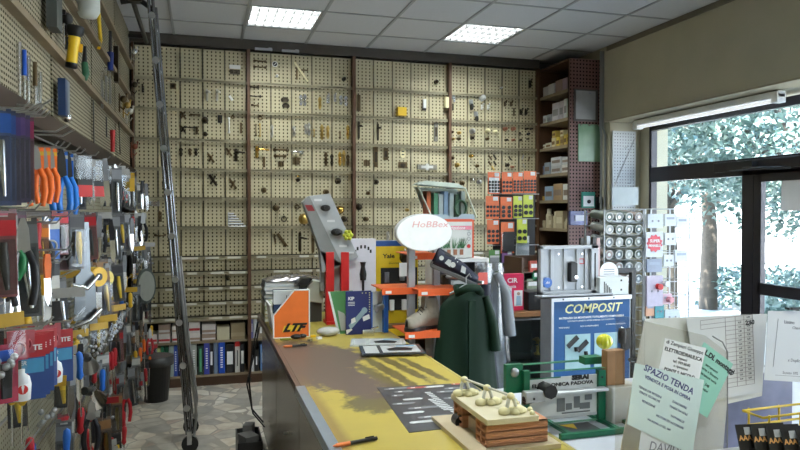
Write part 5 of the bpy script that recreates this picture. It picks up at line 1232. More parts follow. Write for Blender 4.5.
q.sph((.015, .1, .09), .008, n=8); q.build('foam_bead', t)
# ================================================================ sales table beside the counter
tb = thing('sales_table', uniq('pale topped sales table carrying the green frame and notices'), 'table', (1.085, .75, 0))
MB().mat(mat('paper_top', (.50, .53, .60), .5, var=.12, scale=9)).bx(0, 1.5, 0, 1.75, .87, .90).build('table_top', tb, bevel=.003)
for x in (.05, 1.45):
    for y in (.05, 1.7): MB().mat(STEEL).bx(x - .02, x + .02, y - .02, y + .02, 0, .87).build('leg', tb)
# ---- green door closer frame
SY = 2.0
t = thing('door_closer_frame', uniq('green steel demonstration frame with SERAI sign and silver closing arm'), 'display frame', (1.10, SY, CZ))
def S_(px, py, dy=0): v = P(px, py, Y=SY + dy); return Vector((v.x - 1.10, dy, v.z - CZ))
def sb(px0, px1, py0, py1, dy, d, m, nm, bevel=.001):
    a, c = S_(px0, py1, dy), S_(px1, py0, dy); return MB().mat(m).bx(a.x, c.x, dy, dy + d, a.z, c.z).build(nm, t, bevel=bevel)
sb(524, 530, 371, 427, .0, .02, GREEN, 'post'); sb(598.5, 606, 370, 430, .0, .02, GREEN, 'post')
sb(525, 606, 368, 374, .0, .02, GREEN, 'top_rail'); sb(530, 598.5, 420, 427, .0, .02, GREEN, 'lower_rail')
sb(518, 596, 360, 366, .10, .025, GREEN, 'rear_rail'); sb(585, 603, 356.5, 365, .05, .04, GREEN, 'corner_block')
sb(506, 523, 364, 394, .02, .02, GREEN, 'side_plate')
v = S_(514.5, 372.5, .02); MB().mat(STEEL).sph((v.x, .018, v.z), .016, (1, .6, 1)).build('bolt', t)
sb(530, 598.5, 374, 420, .012, .006, mat('sign_white', (.66, .68, .68), .4), 'sign_board')
sb(530, 561, 376.5, 380, .009, .003, GREEN, 'sign_stripe')
v = S_(580.5, 377.4, .010); MB().mat(BLACK).text('SERAI', .020, TR(v.x, .0105, v.z), bold=.0016, sx=1.3).build('lettering', t)
v = S_(563, 384.2, .010)
MB().mat(BLACK).text('ELETTRONICA PADOVA', .0165, TR(v.x, .0105, v.z), bold=.0005, sx=1.3).build('lettering', t)
q = MB().mat(mat('print_grey', (.16, .17, .18), .4))
for (x0, x1, y0, y1) in ((557, 565, 398, 412), (566, 572, 403, 410), (574, 580, 396, 408), (580, 590, 402, 409), (562, 590, 410, 414), (585, 592, 394, 400)):
    a, c = S_(x0, y1, .01), S_(x1, y0, .01); q.bx(a.x, c.x, .010, .012, a.z, c.z)
q.build('machine_picture', t); sb(530, 597, 414.5, 418, .008, .004, mat('print_silver', (.5, .52, .54), .3), 'picture_rail')
sb(553, 609, 388, 396, -.03, .03, mat('arm_silver', (.62, .64, .66), .3, .5), 'closing_arm', .003)
sb(526, 546, 391, 404, -.035, .03, mat('arm_grey', (.42, .44, .46), .35, .4), 'motor_box', .003)
a = S_(549, 391, -.03); MB().mat(BLACK).cyl((a.x, -.045, a.z), (a.x, .01, a.z), .024, n=8).build('joint', t)
MB().mat(BLACK).cyl(tuple(S_(521, 399) + Vector((0, -.02, 0))), tuple(S_(530, 397) + Vector((0, -.02, 0))), .014, n=10).build('hinge_barrel', t)
for k, (px, py) in enumerate(((534, 399), (602, 377))): v = S_(px, py, -.036); MB().mat(BLACK).cyl((v.x, -.036, v.z), (v.x, -.038, v.z), .004).build('screw', t)
# base rails lying on the table
for (x, y0, y1) in ((.02, -.12, .12), (.20, -.12, .12), (.27, -.12, .12)): MB().mat(GREEN).bx(x, x + .014, y0, y1, .0, .012).build('base_rail', t)
for y in (-.13, .08): MB().mat(GREEN).bx(-.02, .32, y, y + .016, .001, .018).build('base_rail', t)
t = thing('leaflet', uniq('dark leaflet with a yellow triangle lying inside the green frame base'), 'leaflet', (1.14, SY - .09, CZ + .0005)); MB().mat(mat('leaf_dark_print', (.05, .05, .055), .3)).bx(0, .12, 0, .1, 0, .002).build('sheet', t); MB().mat(YELLOW).prism([(.01, .09), (.06, .09), (.045, .04)], .002, .003, 'z').build('yellow_triangle', t)
# sensor box beside the frame and the wooden block on it
a, c = P(606, 430, Y=SY - .01), P(641, 384, Y=SY - .01)
t = thing('concrete_block', uniq('pale grey tapering plastic housing standing beside the green frame'), 'housing', (a.x + .012, SY - .03, CZ)); w = c.x - a.x - .01; h = c.z - CZ
MB().mat(mat('housing_grey', (.48, .48, .45), .5, var=.06)).prism([(0, 0), (w, 0), (w + .012, h * .9), (w * .7, h), (0, h)], 0, .12).build('housing', t, bevel=.004)
a2, c2 = P(605, 384, Y=SY), P(623, 348, Y=SY)
t = thing('timber_block', uniq('brown wood grained block standing on the pale grey housing'), 'block', (a2.x + .008, SY, CZ + h + .0005)); mb = MB().mat(mat('block_wood', (.30, .155, .06), .5, var=.35, scale=14)).bx(0, c2.x - a2.x - .008, 0, .035, 0, c2.z - a2.z); mb.build('block', t, bevel=.002); MB().mat(mat('block_edge', (.2, .09, .035), .5)).bx(c2.x - a2.x - .008, c2.x - a2.x, 0, .035, 0, c2.z - a2.z).build('edge_strip', t)
# yellow ball and black knob on stems rising behind the block
v = P(604.5, 341.5, Y=2.12)
t = thing('yellow_ball_marker', uniq('shiny yellow-green ribbed ball on a short stem behind the wooden block'), 'ball', v); mb = MB().mat(mat('lime_ball', (.62, .62, .03), .12, coat=.6)); mb.grid(lambda u, w_: ((.028 + .0015 * math.cos(20 * PI * u)) * math.cos(2 * PI * u) * math.sin(PI * w_ + .001), (.028 + .0015 * math.cos(20 * PI * u)) * math.sin(2 * PI * u) * math.sin(PI * w_ + .001), -.028 * math.cos(PI * w_)), 60, 16).build('ball', t)
MB().mat(BLACK).cyl((0, 0, -.027), (0, 0, CZ + .0 - v.z + .001), .006).build('stem', t)
v = P(622, 336, Y=2.2); t = thing('black_knob_marker', uniq('small black knob with a bright top on a stem right of the yellow ball'), 'knob', v); MB().mat(BLACK).lathe([(.001, .03), (.012, .03), (.016, .01), (.014, -.025), (.005, -.03)], 14).build('head', t); MB().mat(CHROME).sph((0, 0, .03), .006).build('cap', t); MB().mat(BLACK).cyl((0, 0, -.03), (0, 0, CZ - v.z + .001), .005).build('stem', t)
# black bowl at the frame's right edge
v = P(640, 362, Y=2.3); t = thing('dark_bowl', uniq('dark metal dish just behind the notices and the grey housing'), 'dish', (v.x + .02, 2.3, CZ)); MB().mat(mat('pewter', (.05, .05, .05), .3, .7)).lathe([(.03, 0), (.035, .01), (.02, .1), (.06, v.z - CZ + .0), (.064, v.z - CZ + .005), (.05, v.z - CZ - .004), (.001, v.z - CZ - .02)], 22).build('dish', t)

# ================================================================ notices on the clear stand
AYY = 1.45
ACR = glassy('acrylic', (.93, .92, .90), .06, .15)
t = thing('acrylic_notice_stand', uniq('cloudy clear acrylic stand holding the taped notices'), 'notice stand', (1.10, AYY, CZ))
def A_(px, py, dy=0): v = P(px, py, Y=AYY + dy); return Vector((v.x - 1.10, dy, v.z - CZ))
q = MB().mat(ACR)
tl, tr_ = A_(645, 321), A_(765, 313, .10)
q.add([(tl.x, 0, 0), (A_(727, 450).x, .0, 0), (A_(727, 345).x, 0, A_(727, 352).z), (A_(705, 330).x, 0, A_(712, 335).z), (tl.x, 0, tl.z)], [(0, 1, 2, 3, 4)])
q.build('front_panel', t, solid=.0015)
MB().mat(ACR).add([(tl.x, 0, 0), (tl.x + .0, .12, 0), (tl.x, .12, tl.z), (tl.x, 0, tl.z)], [(0, 1, 2, 3)]).build('side_panel', t, solid=.004)
MB().mat(mat('cloudy_back', (.76, .75, .71), .4)).add([(tl.x, .12, 0), (A_(722, 450, .12).x, .12, 0), (A_(727, 404, .12).x, .12, A_(727, 404, .12).z), (A_(762, 396, .12).x, .12, A_(762, 396, .12).z), (A_(767, 314, .12).x, .12, A_(767, 314, .12).z), (A_(645, 318, .12).x, .12, A_(645, 319, .12).z)], [(0, 1, 2, 3, 4, 5)]).build('back_panel', t, solid=.003)
MB().mat(mat('acrylic_rim', (.25, .25, .25), .2)).tube([(A_(727, 450).x, -.002, 0), (A_(727, 352).x, -.002, A_(727, 352).z), (A_(722, 342).x, -.002, A_(722, 342).z), (A_(712, 336).x, -.002, A_(712, 336).z)], .0018, 6).build('edge_line', t)
MB().mat(ACR).bx(tl.x, A_(727, 450).x, 0, .12, 0, .004).build('base', t)
def notice(nm, label, quadpx, dy, m, lines, ink=BLACK, big=None, Y=AYY):
    a = [P(x, y, Y=Y + dy) for x, y in quadpx]     # tl, tr, br, bl
    o = a[3]; ex = (a[2] - a[3]); w = ex.length; ang = math.atan2(ex.z, ex.x); h = (a[0] - a[3]).length
    t = thing(nm, uniq(label), 'notice', o, 0, None, (0, -ang, 0)); t.location = o
    f = lambda v: ((v - o).x * math.cos(ang) + (v - o).z * math.sin(ang), -(v - o).x * math.sin(ang) + (v - o).z * math.cos(ang))
    pl = [f(a[3]), f(a[2]), f(a[1]), f(a[0])]
    MB().mat(m).prism(pl, -.0006, .0006).build('sheet', t)
    q = MB().mat(ink)
    for (s_, size, fx, fz, bold, sx) in lines:
        lx = (pl[0][0] * (1 - fx) + pl[1][0] * fx) * (1 - fz) + (pl[3][0] * (1 - fx) + pl[2][0] * fx) * fz
        lz = (pl[0][1] * (1 - fx) + pl[1][1] * fx) * (1 - fz) + (pl[3][1] * (1 - fx) + pl[2][1] * fx) * fz
        q.text(s_, size * 1.3, TR(lx, -.001, lz), bold=bold, sx=sx, depth=.0002)
    q.build('lettering', t)
    return t, w, h
PG = mat('paper_greenwhite', (.60, .72, .70), .6, var=.02); PGN = mat('paper_green', (.30, .62, .50), .6, var=.02); PW = mat('paper_cool', (.66, .68, .72), .6, var=.02)
INK = mat('blue_ink', (.06, .06, .2), .6); GINK = mat('grey_ink', (.2, .2, .25), .6)
notice('notice', 'white ELETTROIDRAULICA note taped above the SPAZIO TENDA notice', [(665, 338), (706, 348), (698, 384), (658, 372)], -.006, PAPER, [('di Zampieri Giuseppe', .0105, .5, .88, 0, 1), ('ELETTROIDRAULICA', .010, .5, .68, .0003, 1), ('impianti', .007, .5, .54, 0, 1), ('tel. 049.8640', .008, .5, .42, 0, 1), ('e riparazioni', .007, .5, .30, 0, 1), ('PONTE S. NICOLO', .009, .5, .14, .0002, 1)])
notice('notice', 'green notice slanting behind the two white notices', [(704, 342), (733, 364), (707, 418), (678, 398)], -.003, PGN, [('AL.DI. montaggi', .0145, .58, .88, .0008, 1), ('serramenti', .008, .5, .72, 0, 1), ('porte e finestre', .008, .5, .64, 0, 1), ('riparazioni varie', .008, .5, .56, 0, 1), ('cell. 348', .008, .5, .44, 0, 1), ('preventivi', .008, .5, .36, 0, 1)])
notice('notice', 'large pale SPAZIO TENDA notice in front of the clear stand', [(635, 363), (704, 380), (692, 455), (627, 424)], -.012, PG, [('SPAZIO TENDA', .0175, .5, .88, .0004, 1.05), ('VENDITA E POSA IN OPERA', .0095, .5, .76, .0002, 1), ('TENDE DA INTERNI', .0065, .26, .62, 0, 1), ('TENDE TECNICHE', .0065, .26, .55, 0, 1), ('ZANZARIERE', .0065, .70, .58, 0, 1), ('TENDE DA SOLE', .0065, .70, .50, 0, 1), ('VENEZIANE', .0065, .26, .44, 0, 1), ('TAPPARELLE', .0065, .70, .38, 0, 1), ('MOTORI ED ACCESSORI', .0065, .6, .30, 0, 1), ('VIA ROMA 12 TEL. 049', .006, .45, .2, 0, 1)], INK)
notice('notice', 'pale sheet with DAVIDE handwritten below the SPAZIO TENDA notice', [(642, 425), (694, 442), (690, 480), (636, 470)], -.009, PW, [('DAVIDE', .026, .5, .62, 0, .9)], GINK)
# price table sheet
t, w, h = notice('price_table_sheet', 'large white sheet printed with a ruled price table behind the green notice', [(686, 319), (767, 314), (762, 392), (700, 402)], .11, mat('sheet_white', (.72, .72, .72), .6, var=.02), [('2.60', .014, .78, .905, .0008, 1)])
q = MB().mat(mat('rule_grey', (.25, .2, .22), .6))
xs = [.44, .60, .74, .88]
for k in range(17): z = h * (.95 - .052 * k); q.bx(w * (.05 if k < 3 else .44), w * .88, -.0012, -.0006, z - .0005, z + .0005)
for x in xs: q.bx(w * x - .0005, w * x + .0005, -.0012, -.0006, h * .12, h * .95)
q.bx(w * .05, w * .053, -.0012, -.0006, h * .85, h * .95); q.build('ruled_grid', t)
q = MB().mat(mat('digits', (.12, .12, .14), .6)); R = random.Random(4)
for k in range(15):
    z = h * (.925 - .052 * k)
    q.text('%d,%02d' % (R.randint(1, 9), R.randint(10, 99)), .0065, TR(w * .81, -.001, z - .0), bold=.0002, depth=.0002)
    if k > 0: q.text('%d,%02d' % (R.randint(1, 9), R.randint(10, 99)), .0065, TR(w * .67, -.001, z), bold=.0002, depth=.0002)
q.build('figures', t)
t, w, h = notice('handwritten_sheet', 'white handwritten sheet hanging at the frame edge beside the price table', [(768, 311), (815, 311), (815, 383), (764, 380)], .07, PW, [('Listino', .011, .45, .84, 0, 1), ('Chiavi', .009, .6, .76, 0, 1), ('x Duplicati', .010, .6, .3, 0, 1), ('Sconto 10%', .009, .5, .12, 0, 1)], GINK)
MB().mat(GINK).bx(w * .14, w * .145, -.0012, -.0006, h * .2, h * .9).bx(w * .2, w * .7, -.0012, -.0006, h * .08, h * .085).build('ruled_line', t)
# clip at its top
t = thing('clip_board', uniq('dark clip stretched over the top of the handwritten sheet'), 'clip', P(792, 309, Y=AYY + .06)); MB().mat(BLACK).box((0, 0, 0), (.035, .015, .006), T=TR(ry=.1)).cyl((-.01, -.008, .003), (.02, -.008, .003), .003).build('clip', t)
# grey-blue panel behind, yellow wire basket, battery packs, black clip
t = thing('blue_grey_tray', uniq('grey-blue board standing behind the yellow wire basket'), 'board', (1.42, 1.66, CZ)); MB().mat(mat('slate_violet', (.20, .21, .32), .4, var=.4, scale=12)).prism([(-.05, 0), (.35, 0), (.35, .22), (.1, .225), (-.05, .20)], 0, .012).build('board', t); MB().mat(mat('brown_label', (.35, .2, .12), .5)).bx(.1, .2, -.002, 0, .19, .21).build('label', t)
t = thing('wire_basket', uniq('yellow plastic coated wire basket before the grey-blue board'), 'basket', (1.365, 1.368, CZ + .101))
YW = mat('yellow_wire', (.7, .5, .04), .35)
for z in (.055, .095): MB().mat(YW).tube([(0, .0, z), (.36, .0, z + .005), (.36, .065, z + .005), (0, .065, z)], .0035, 6, True).build('wire_hoop', t)
for k in range(4): MB().mat(YW).tube([(.02 + .1 * k, -.001, .1), (.02 + .1 * k, -.001, .012), (.03 + .1 * k, .02, .004), (.03 + .1 * k, .05, .004), (.02 + .1 * k, .066, .012), (.02 + .1 * k, .066, .1)], .003, 6).build('cross_wire', t)
BT = None
for k in range(6):
    t = thing('battery_pack', uniq('black %s battery blister pack, %s of the row at the frame corner' % ('AAA', ['first', 'second', 'third', 'fourth', 'fifth', 'sixth'][k])), 'batteries', (1.265 + .028 * k, 1.325 - .018 * k, CZ + .1015), -.18, 'battery packs in the row at the frame corner')
    t.rotation_euler = (-.35, 0, -.15)
    MB().mat(mat('pack_black', (.02, .018, .016), .35)).bx(0, .13, 0, .003, 0, .095).build('card', t)
    MB().mat(mat('pack_strip', (.55, .57, .6), .3)).bx(.02, .13, -.001, 0, .07, .088).build('strip', t)
    MB().mat(mat('pack_gold', (.7, .36, .12), .4)).text('AAA', .017, TR(.019, -.0012, .062), bold=.0006, depth=.0002).build('lettering', t)
t = thing('raised_display_box', uniq('white raised display box at the frame corner carrying batteries and basket'), 'display box', (1.25, 1.14, CZ)); MB().mat(WHITEM).bx(0, .62, 0, .30, 0, .10).build('body', t, bevel=.003)
t = thing('orange_ticket', uniq('small orange ticket behind the battery packs'), 'ticket', Vector((1.41, 1.385, CZ + .125))); MB().mat(ORANGE).box((0, 0, 0), (.045, .03, .006)).box((0, .01, -.012), (.03, .01, .02)).build('ticket', t)
t = thing('black_scanner', uniq('rounded black and chrome scanner body at the lower frame edge'), 'scanner', Vector((1.50, 1.28, CZ + .155))); MB().mat(BLACK).sph((0, 0, 0), .045, (1.3, 1, .5), 16).build('body', t, sub=1); MB().mat(CHROME).tube([(.058 * math.cos(a), .044 * math.sin(a), .004) for a in [2 * PI * i / 20 for i in range(20)]], .003, 6, True).build('trim_ring', t); MB().mat(BLACK).cyl((0, 0, -.02), (0, 0, -.052), .02).build('foot', t)

# ================================================================ boot stand behind the counter
BY = 3.7
bs = thing('boot_stand', uniq('grey steel two-post stand with orange shelves holding boots'), 'display stand', (1.13, BY, 0))
def Bs(px, py, dy=0): v = P(px, py, Y=BY + dy); return Vector((v.x - 1.13, dy, v.z))
PG2 = mat('post_grey', (.36, .38, .40), .35, .4)
for (px, dy, top) in ((412, 0, 240), (437, .08, 245)):
    v = Bs(px, top, dy); MB().mat(PG2).bx(v.x - .02, v.x + .02, dy, dy + .04, .02, v.z).build('post', bs, bevel=.002)
MB().mat(PG2).bx(-.05, .35, -.1, .3, 0, .02).build('foot_plate', bs)
OS = mat('orange_shelf', (.75, .12, .025), .4)
for (x0, x1, y, dy) in ((405, 443, 333, -.16), (418, 463, 290, -.12), (382, 418, 289, .0), (430, 452, 366, .06), (408, 438, 254, .05)):
    a, c = Bs(x0, y, dy), Bs(x1, y, dy); q = MB().mat(OS); q.bx(a.x, c.x, dy, dy + .26, a.z - .006, a.z).bx(a.x, c.x, dy - .004, dy, a.z - .035, a.z + .004); sh_ = q.build('shelf', bs)
    MB().mat(PAPER).bx(a.x + .02, a.x + .055, dy - .006, dy - .004, a.z - .028, a.z - .012).build('price_tag', sh_)
def shoe(label, loc, rz, c, sole_c, low=False, s=1.0, accent=None, nm='hiking_boot', cat='boot'):
    t = thing(nm, uniq(label), cat, loc, rz); t.scale = (s, s, s)
    L = .29
    prof = [(-.02, .045), (.0, .05), (.05, .047), (.12, .04), (.19, .05), (.24, .047), (.275, .03), (.29, .008)]
    out = [(x, w * .95) for x, w in prof] + [(x, -w * .95) for x, w in prof[::-1]]
    MB().mat(sole_c).prism(out, 0, .028, 'z').build('sole', t, bevel=.006)
    def up(u, v):
        x = -.015 + .295 * u; th = PI * v
        if not low:
            top = .165 if u < .28 else .165 - .085 * math.sin((u - .28) / .27 * PI / 2) if u < .55 else .08 - .035 * ((u - .55) / .45) ** 1.6
        hw = .046 if u < .75 else .046 * math.sqrt(max(.02, 1 - ((u - .75) / .26) ** 2)); hw *= .85 + .15 * math.cos(6 * u)
        if low: top = .10 - .045 * u if u < .4 else .082 - .05 * ((u - .4) / .6) ** 1.5
        return (x, hw * math.cos(th) * (1.0 if v in (0, 1) else 1), .026 + top * abs(math.sin(th)) ** .6)
    upo = MB().mat(c).grid(up, 22, 12).build('upper', t, solid=.003)
    if not low:
        MB().mat(c).lathe([(.052, .10), (.05, .14), (.047, .175), (.05, .185), (.044, .186), (.040, .14)], 18, Matrix.Translation((.045, 0, 0)) @ Matrix.Diagonal((1.2, .95, 1, 1))).build('collar', t)
        MB().mat(BLACK).lathe([(.001, .155), (.044, .16), (.044, .17)], 16, Matrix.Translation((.045, 0, 0)) @ Matrix.Diagonal((1.2, .95, 1, 1))).build('lining', t)
        MB().mat(c).prism([(.06, .12), (.12, .11), (.10, .2), (.085, .2)], -.02, .02).build('tongue', t)
    else: MB().mat(BLACK).sph((.04, 0, .105), .04, (1.3, .8, .4)).build('lining', t)
    q = MB().mat(accent or mat('lace_grey', (.05, .045, .035), .7))
    for k in range(5):
        x = .10 + .02 * k; z = (.14 if not low else .115) - .012 * k; q.tube([(x, -.026, z - .01), (x + .008, 0, z + .006), (x, .026, z - .01)], .003, 5)
    q.build('laces', upo)
    if accent: MB().mat(accent).cyl((.10, -.052, .07), (.10, -.04, .07), .016).prism([(.16, .05), (.19, .05), (.18, .085), (.15, .09)], -.051, -.047).prism([(.05, .06), (.09, .05), (.08, .09), (.06, .09)], -.051, -.047).cyl((.02, -.051, .08), (.02, -.047, .08), .014).build('reflector', t)
    return t
v = Bs(420, 332.5, -.12); bo = shoe('grey suede hiking boot on the orange shelf nearest the counter', (1.13 + v.x + .105, BY - .04, Bs(424, 333, -.16).z + .0005), PI + .45, mat('suede_grey', (.30, .27, .22), .85, var=.15, scale=40, bump=.2), BLACK, s=.90); bo.scale = (.74, .85, 1.0)
v = Bs(440, 290, -.1); o = shoe('dark blue and black work shoe with white flashes on the higher orange shelf', (1.13 + v.x - .02, BY - .03, v.z + .125), 0, mat('navy_nylon', (.012, .015, .035), .5), mat('sole_grey', (.12, .12, .12), .6), True, .95, mat('reflective', (.7, .72, .72), .4), 'work_shoe', 'shoe')
o.rotation_euler = (.1, .42, -.25)
# oval white topper sign
v = P(424.5, 232.5, Y=BY - .06)
t = thing('oval_sign', uniq('white oval sign on top of the boot stand with faint pink lettering'), 'sign', v)
def ov(rx, rz, y0, y1, m, nm):
    MB().mat(m).prism([(rx * math.cos(a), rz * math.sin(a)) for a in [2 * PI * i / 40 for i in range(40)]], y0, y1).build(nm, t)
rx = (P(453, 232, Y=BY - .06).x - P(397, 232, Y=BY - .06).x) / 2; rz_ = (P(424, 214, Y=BY - .06).z - P(424, 251.5, Y=BY - .06).z) / 2
ov(rx, rz_, 0, .05, mat('oval_rim', (.62, .63, .64), .4), 'body'); ov(rx * .975, rz_ * .97, -.004, 0, mat('oval_face', (.95, .95, .95), .25), 'face')
MB().mat(mat('faint_pink', (.75, .4, .4), .5)).text('HoBBex', .05, TR(.03, -.005, rz_ * .42), shear=.2, sx=1.3, depth=.0002).build('lettering', t)
# watering kit carton
t, w, h = boxed('watering_kit_box', 'carton', 'carton with potted plant picture and open clear lid above the white frame', 437, 472, 219, 258, 4.1, .16, mat('kit_white', (.62, .64, .62), .45), part='carton')
KO = mat('kit_orange', (.65, .1, .04), .45)
MB().mat(KO).bx(0, w, -.002, 0, h - .018, h).build('orange_band', t); MB().mat(KO).bx(w, w + .012, .0, .16, 0, h).build('orange_side', t)
MB().mat(mat('kit_pink', (.75, .25, .33), .5)).bx(w * .0, w * .98, -.004, -.002, h - .07, h - .045).build('title_strip', t)
MB().mat(PAPER).text('irrigazione', .028, TR(w * .55, -.0045, h - .058), bold=.0008, depth=.0002).build('lettering', t)
q = MB().mat(mat('leaf_print', (.08, .22, .1), .6)); R = random.Random(2)
for k in range(26): a = R.uniform(-.9, .9); b0 = Vector((w * R.uniform(.1, .75), 0, h * .25)); q.prism([(b0.x - .004, b0.z), (b0.x + .004, b0.z), (b0.x + math.sin(a) * .06, b0.z + math.cos(a) * .07)], -.003, -.001)
q.mat(mat('pot_print', (.35, .15, .08), .6))
for k in range(4): q.bx(w * (.1 + .18 * k), w * (.2 + .18 * k), -.004, -.001, h * .08, h * .22)
q.build('plant_picture', t); q = MB().mat(RED).cyl((w * .9, -.003, h * .3), (w * .9, 0, h * .3), .013); q.mat(GINK)
for k in range(3): q.tube([(w * .9 + .011 * math.cos(a), -.002, h * (.75 - .13 * k) + .011 * math.sin(a)) for a in [2 * PI * i / 12 for i in range(12)]], .0015, 4, True)
q.build('icons', t)
CL2 = glassy('kit_clear', (.9, .94, .92), .12, .08)
xl = X_(418, 4.1) - X_(437, 4.1); top = P(440, 186, Y=4.1).z - P(440, 258, Y=4.1).z
q = MB().mat(CL2).add([(0, 0, h), (w + .03, 0, h), (w - .04, .02, top - .01), (xl + .03, .02, top + .01)], [(0, 1, 2, 3)]); q.build('clear_window', t)
MB().mat(mat('kit_rim', (.55, .6, .5), .4)).tube([(w + .03, 0, h + .01), (w - .04, .02, top - .01), (xl, .02, top + .015), (-.03, .0, h)], .006, 6).build('lid_rim', t)
MB().mat(mat('kit_flap', (.55, .62, .55), .4)).prism([(xl, top + .01), (w - .05, top - .01), (w - .1, top + .02), (xl + .05, top + .035)], .0, .14).build('lid', t)
MB().mat(mat('kit_blue', (.30, .38, .45), .4)).prism([(w * .1 - .03, h - .004), (w + .02, h - .004), (w + .01, h + .03), (w * .7, h + .035), (w * .6, h + .012), (w * .35, h + .012), (w * .28, h + .03), (-.02, h + .03)], -.001, .004).build('card_edge', t)
MB().mat(mat('hood_pale', (.50, .56, .52), .4)).prism([(xl + .02, top), (w - .05, top - .012), (w + .0, h), (-.02, h)], .145, .15).build('hood_back', t)
MB().mat(mat('hood_side', (.12, .22, .16), .5, var=.6, scale=30)).add([(xl + .01, .03, top - .002), (xl + .05, .14, top - .002), (.01, .14, h), (-.02, .02, h)], [(0, 1, 2, 3)]).build('hood_side', t, solid=.003)
q = MB()
for k, (x, c) in enumerate(((-.05, (.5, .12, .05)), (.0, (.1, .3, .18)), (.035, (.6, .65, .7)), (.07, (.3, .4, .6)), (.11, (.55, .6, .62)), (.15, (.06, .12, .08)), (.19, (.35, .4, .4)))): q = MB().mat(colm(c, .3)).bx(x, x + .028, .06, .14, h * .3 if x > .01 else h, top - .03 - .01 * (k % 3)); q.build('packet', t)
q = MB().mat(mat('hose', (.04, .12, .06), .4)); q.tube([(w * .75 + .04 * math.cos(a), .05, h + .07 + .05 * math.sin(a)) for a in [2 * PI * i / 18 for i in range(18)]], .008, 6, True); q.build('hose_coil', t)
# white frame table under it
t = thing('white_frame_unit', uniq('white box frame under the potted plant carton'), 'display unit', (X_(436, 4.1), 4.1, 0)); w = X_(489, 4.1) - X_(436, 4.1); zt = P(460, 258.5, Y=4.1).z
MB().mat(WHITEM).bx(0, w, 0, .22, zt - .025, zt - .001).build('top', t, bevel=.002)
for x in (0, w - .018): MB().mat(WHITEM).bx(x, x + .018, 0, .22, 0, zt - .025).build('side', t)
MB().mat(mat('unit_dark', (.05, .05, .055), .5)).bx(.018, w - .018, .2, .215, .0, zt - .025).build('back', t)
for zz in (.5, .95): MB().mat(WHITEM).bx(.018, w - .018, 0, .2, zz, zz + .015).build('shelf', t)
o = thing('grey_folder', uniq('grey and white packet inside the white box frame'), 'packet', (X_(440, 4.1) + .1, 4.12, .9655)); MB().mat(mat('pk_grey', (.4, .42, .42), .4)).bx(0, .16, 0, .05, 0, .2).build('body', o); MB().mat(RED).bx(.1, .16, -.002, 0, .03, .1).build('label', o)

# yellow key cabinet display
t, w, h = boxed('lock_display_cabinet', 'display cabinet', 'yellow Yale display cabinet with black recess behind the boot stand', 376, 418, 246, 318, 4.4, .12, mat('yale_yellow', (.72, .50, .02), .4), part='body', zb=.86)
MB().mat(mat('recess_black', (.02, .02, .022), .5)).bx(w * .11, w * .98, -.003, 0, h * .17, h * .72).build('recess', t)
MB().mat(BLACK).text('Yale', .04, TR(w * .3, -.001, h * .87), bold=.001, sx=1.2, depth=.0003).text('CORNI', .03, TR(w * .78, -.001, h * .87), bold=.0006, depth=.0003).text('sicurezza', .02, TR(w * .42, -.001, h * .78), depth=.0003).build('lettering', t)
MB().mat(mat('cab_blue', (.02, .08, .28), .4)).bx(-.02, w + .06, .0, .12, h, h + .035).build('blue_header', t)
for k, (x, z_) in enumerate(((.14, .6), (.5, .62), (.26, .24), (.55, .24))):
    MB().mat(STEEL if k < 2 else WHITEM).box((w * x + .03, -.014, h * z_), (.03, .022, .07)).build('lock_sample', t)
MB().mat(OS).bx(w * .12, w * .98, -.05, -.003, h * .40, h * .43).build('orange_shelf', t)
t2 = thing('padlock', uniq('dark padlock with a blank white tag hanging before the yellow cabinet'), 'padlock', P(405, 258, Y=4.335)); MB().mat(DK).sph((0, 0, 0), .04, (1, .6, .9)).cyl((-.03, 0, .02), (.03, 0, .02), .03).build('body', t2); MB().mat(STEEL).tube([(0, 0, .02), (.01, .02, .05), (.02, .08, .06)], .006).build('shackle', t2); MB().mat(PAPER).bx(-.05, .05, -.035, -.033, -.12, -.03).build('tag', t2)
# plinth table carrying the yellow cabinet
t = thing('low_cabinet', uniq('dark low cabinet behind the boot stand carrying the yellow cabinet'), 'cabinet', (X_(372, 4.4), 4.36, 0)); MB().mat(WOOD).bx(0, .50, 0, .35, 0, .838).build('body', t); MB().mat(YELLOW).bx(0.0, .40, -.006, 0, .78, .83).build('yellow_strip', t); MB().mat(mat('cab_top', (.2, .13, .07), .5)).bx(-.01, .51, -.01, .36, .839, .8595).build('top', t)

# ---- clothes hanging on the stand
def garment(nm, label, cat, x, Y, ztop, zbot, w0, w1, dep, m, seed, extra=None, folds=9, amp=.10):
    R = random.Random(seed); t = thing(nm, uniq(label), cat, (x, Y, zbot)); H = ztop - zbot
    ph = [R.uniform(0, 6.28) for _ in range(4)]
    def f(u, v):
        a = 2 * PI * u; sh = min(1, v / .10) ** .5
        w = (w0 + (w1 - w0) * v) * sh; d = dep * (.5 + .5 * v) * (.35 + .65 * sh)
        k = 1 + amp * v * math.sin(folds * a + ph[0] + 1.5 * v) + amp * .5 * v * math.sin((folds * 2 + 1) * a + ph[1])
        return (w / 2 * math.cos(a) * k + .01 * math.sin(5 * v + ph[2]), d / 2 * math.sin(a) * k, H - H * v)
    MB().mat(m).grid(f, 90, 26).build('body', t)
    return t, H
GRN = mat('raincoat_green', (.004, .021, .010), .6, spec=.25, var=.2, scale=6, bump=.1)
x = X_(466, 3.55); zt = P(466, 288, Y=3.55).z
t, H = garment('green_raincoat', 'dark green rubberised raincoat hanging beside the boot stand', 'raincoat', x, 3.55, zt, .28, .30, .44, .13, GRN, 3, folds=6, amp=.045)
MB().mat(GRN).tube([(-.07, -.05, H - .02), (-.03, -.09, H + .01), (.03, -.09, H + .01), (.07, -.05, H - .02), (.05, .03, H), (-.05, .03, H)], .022, 8, True).build('collar', t)
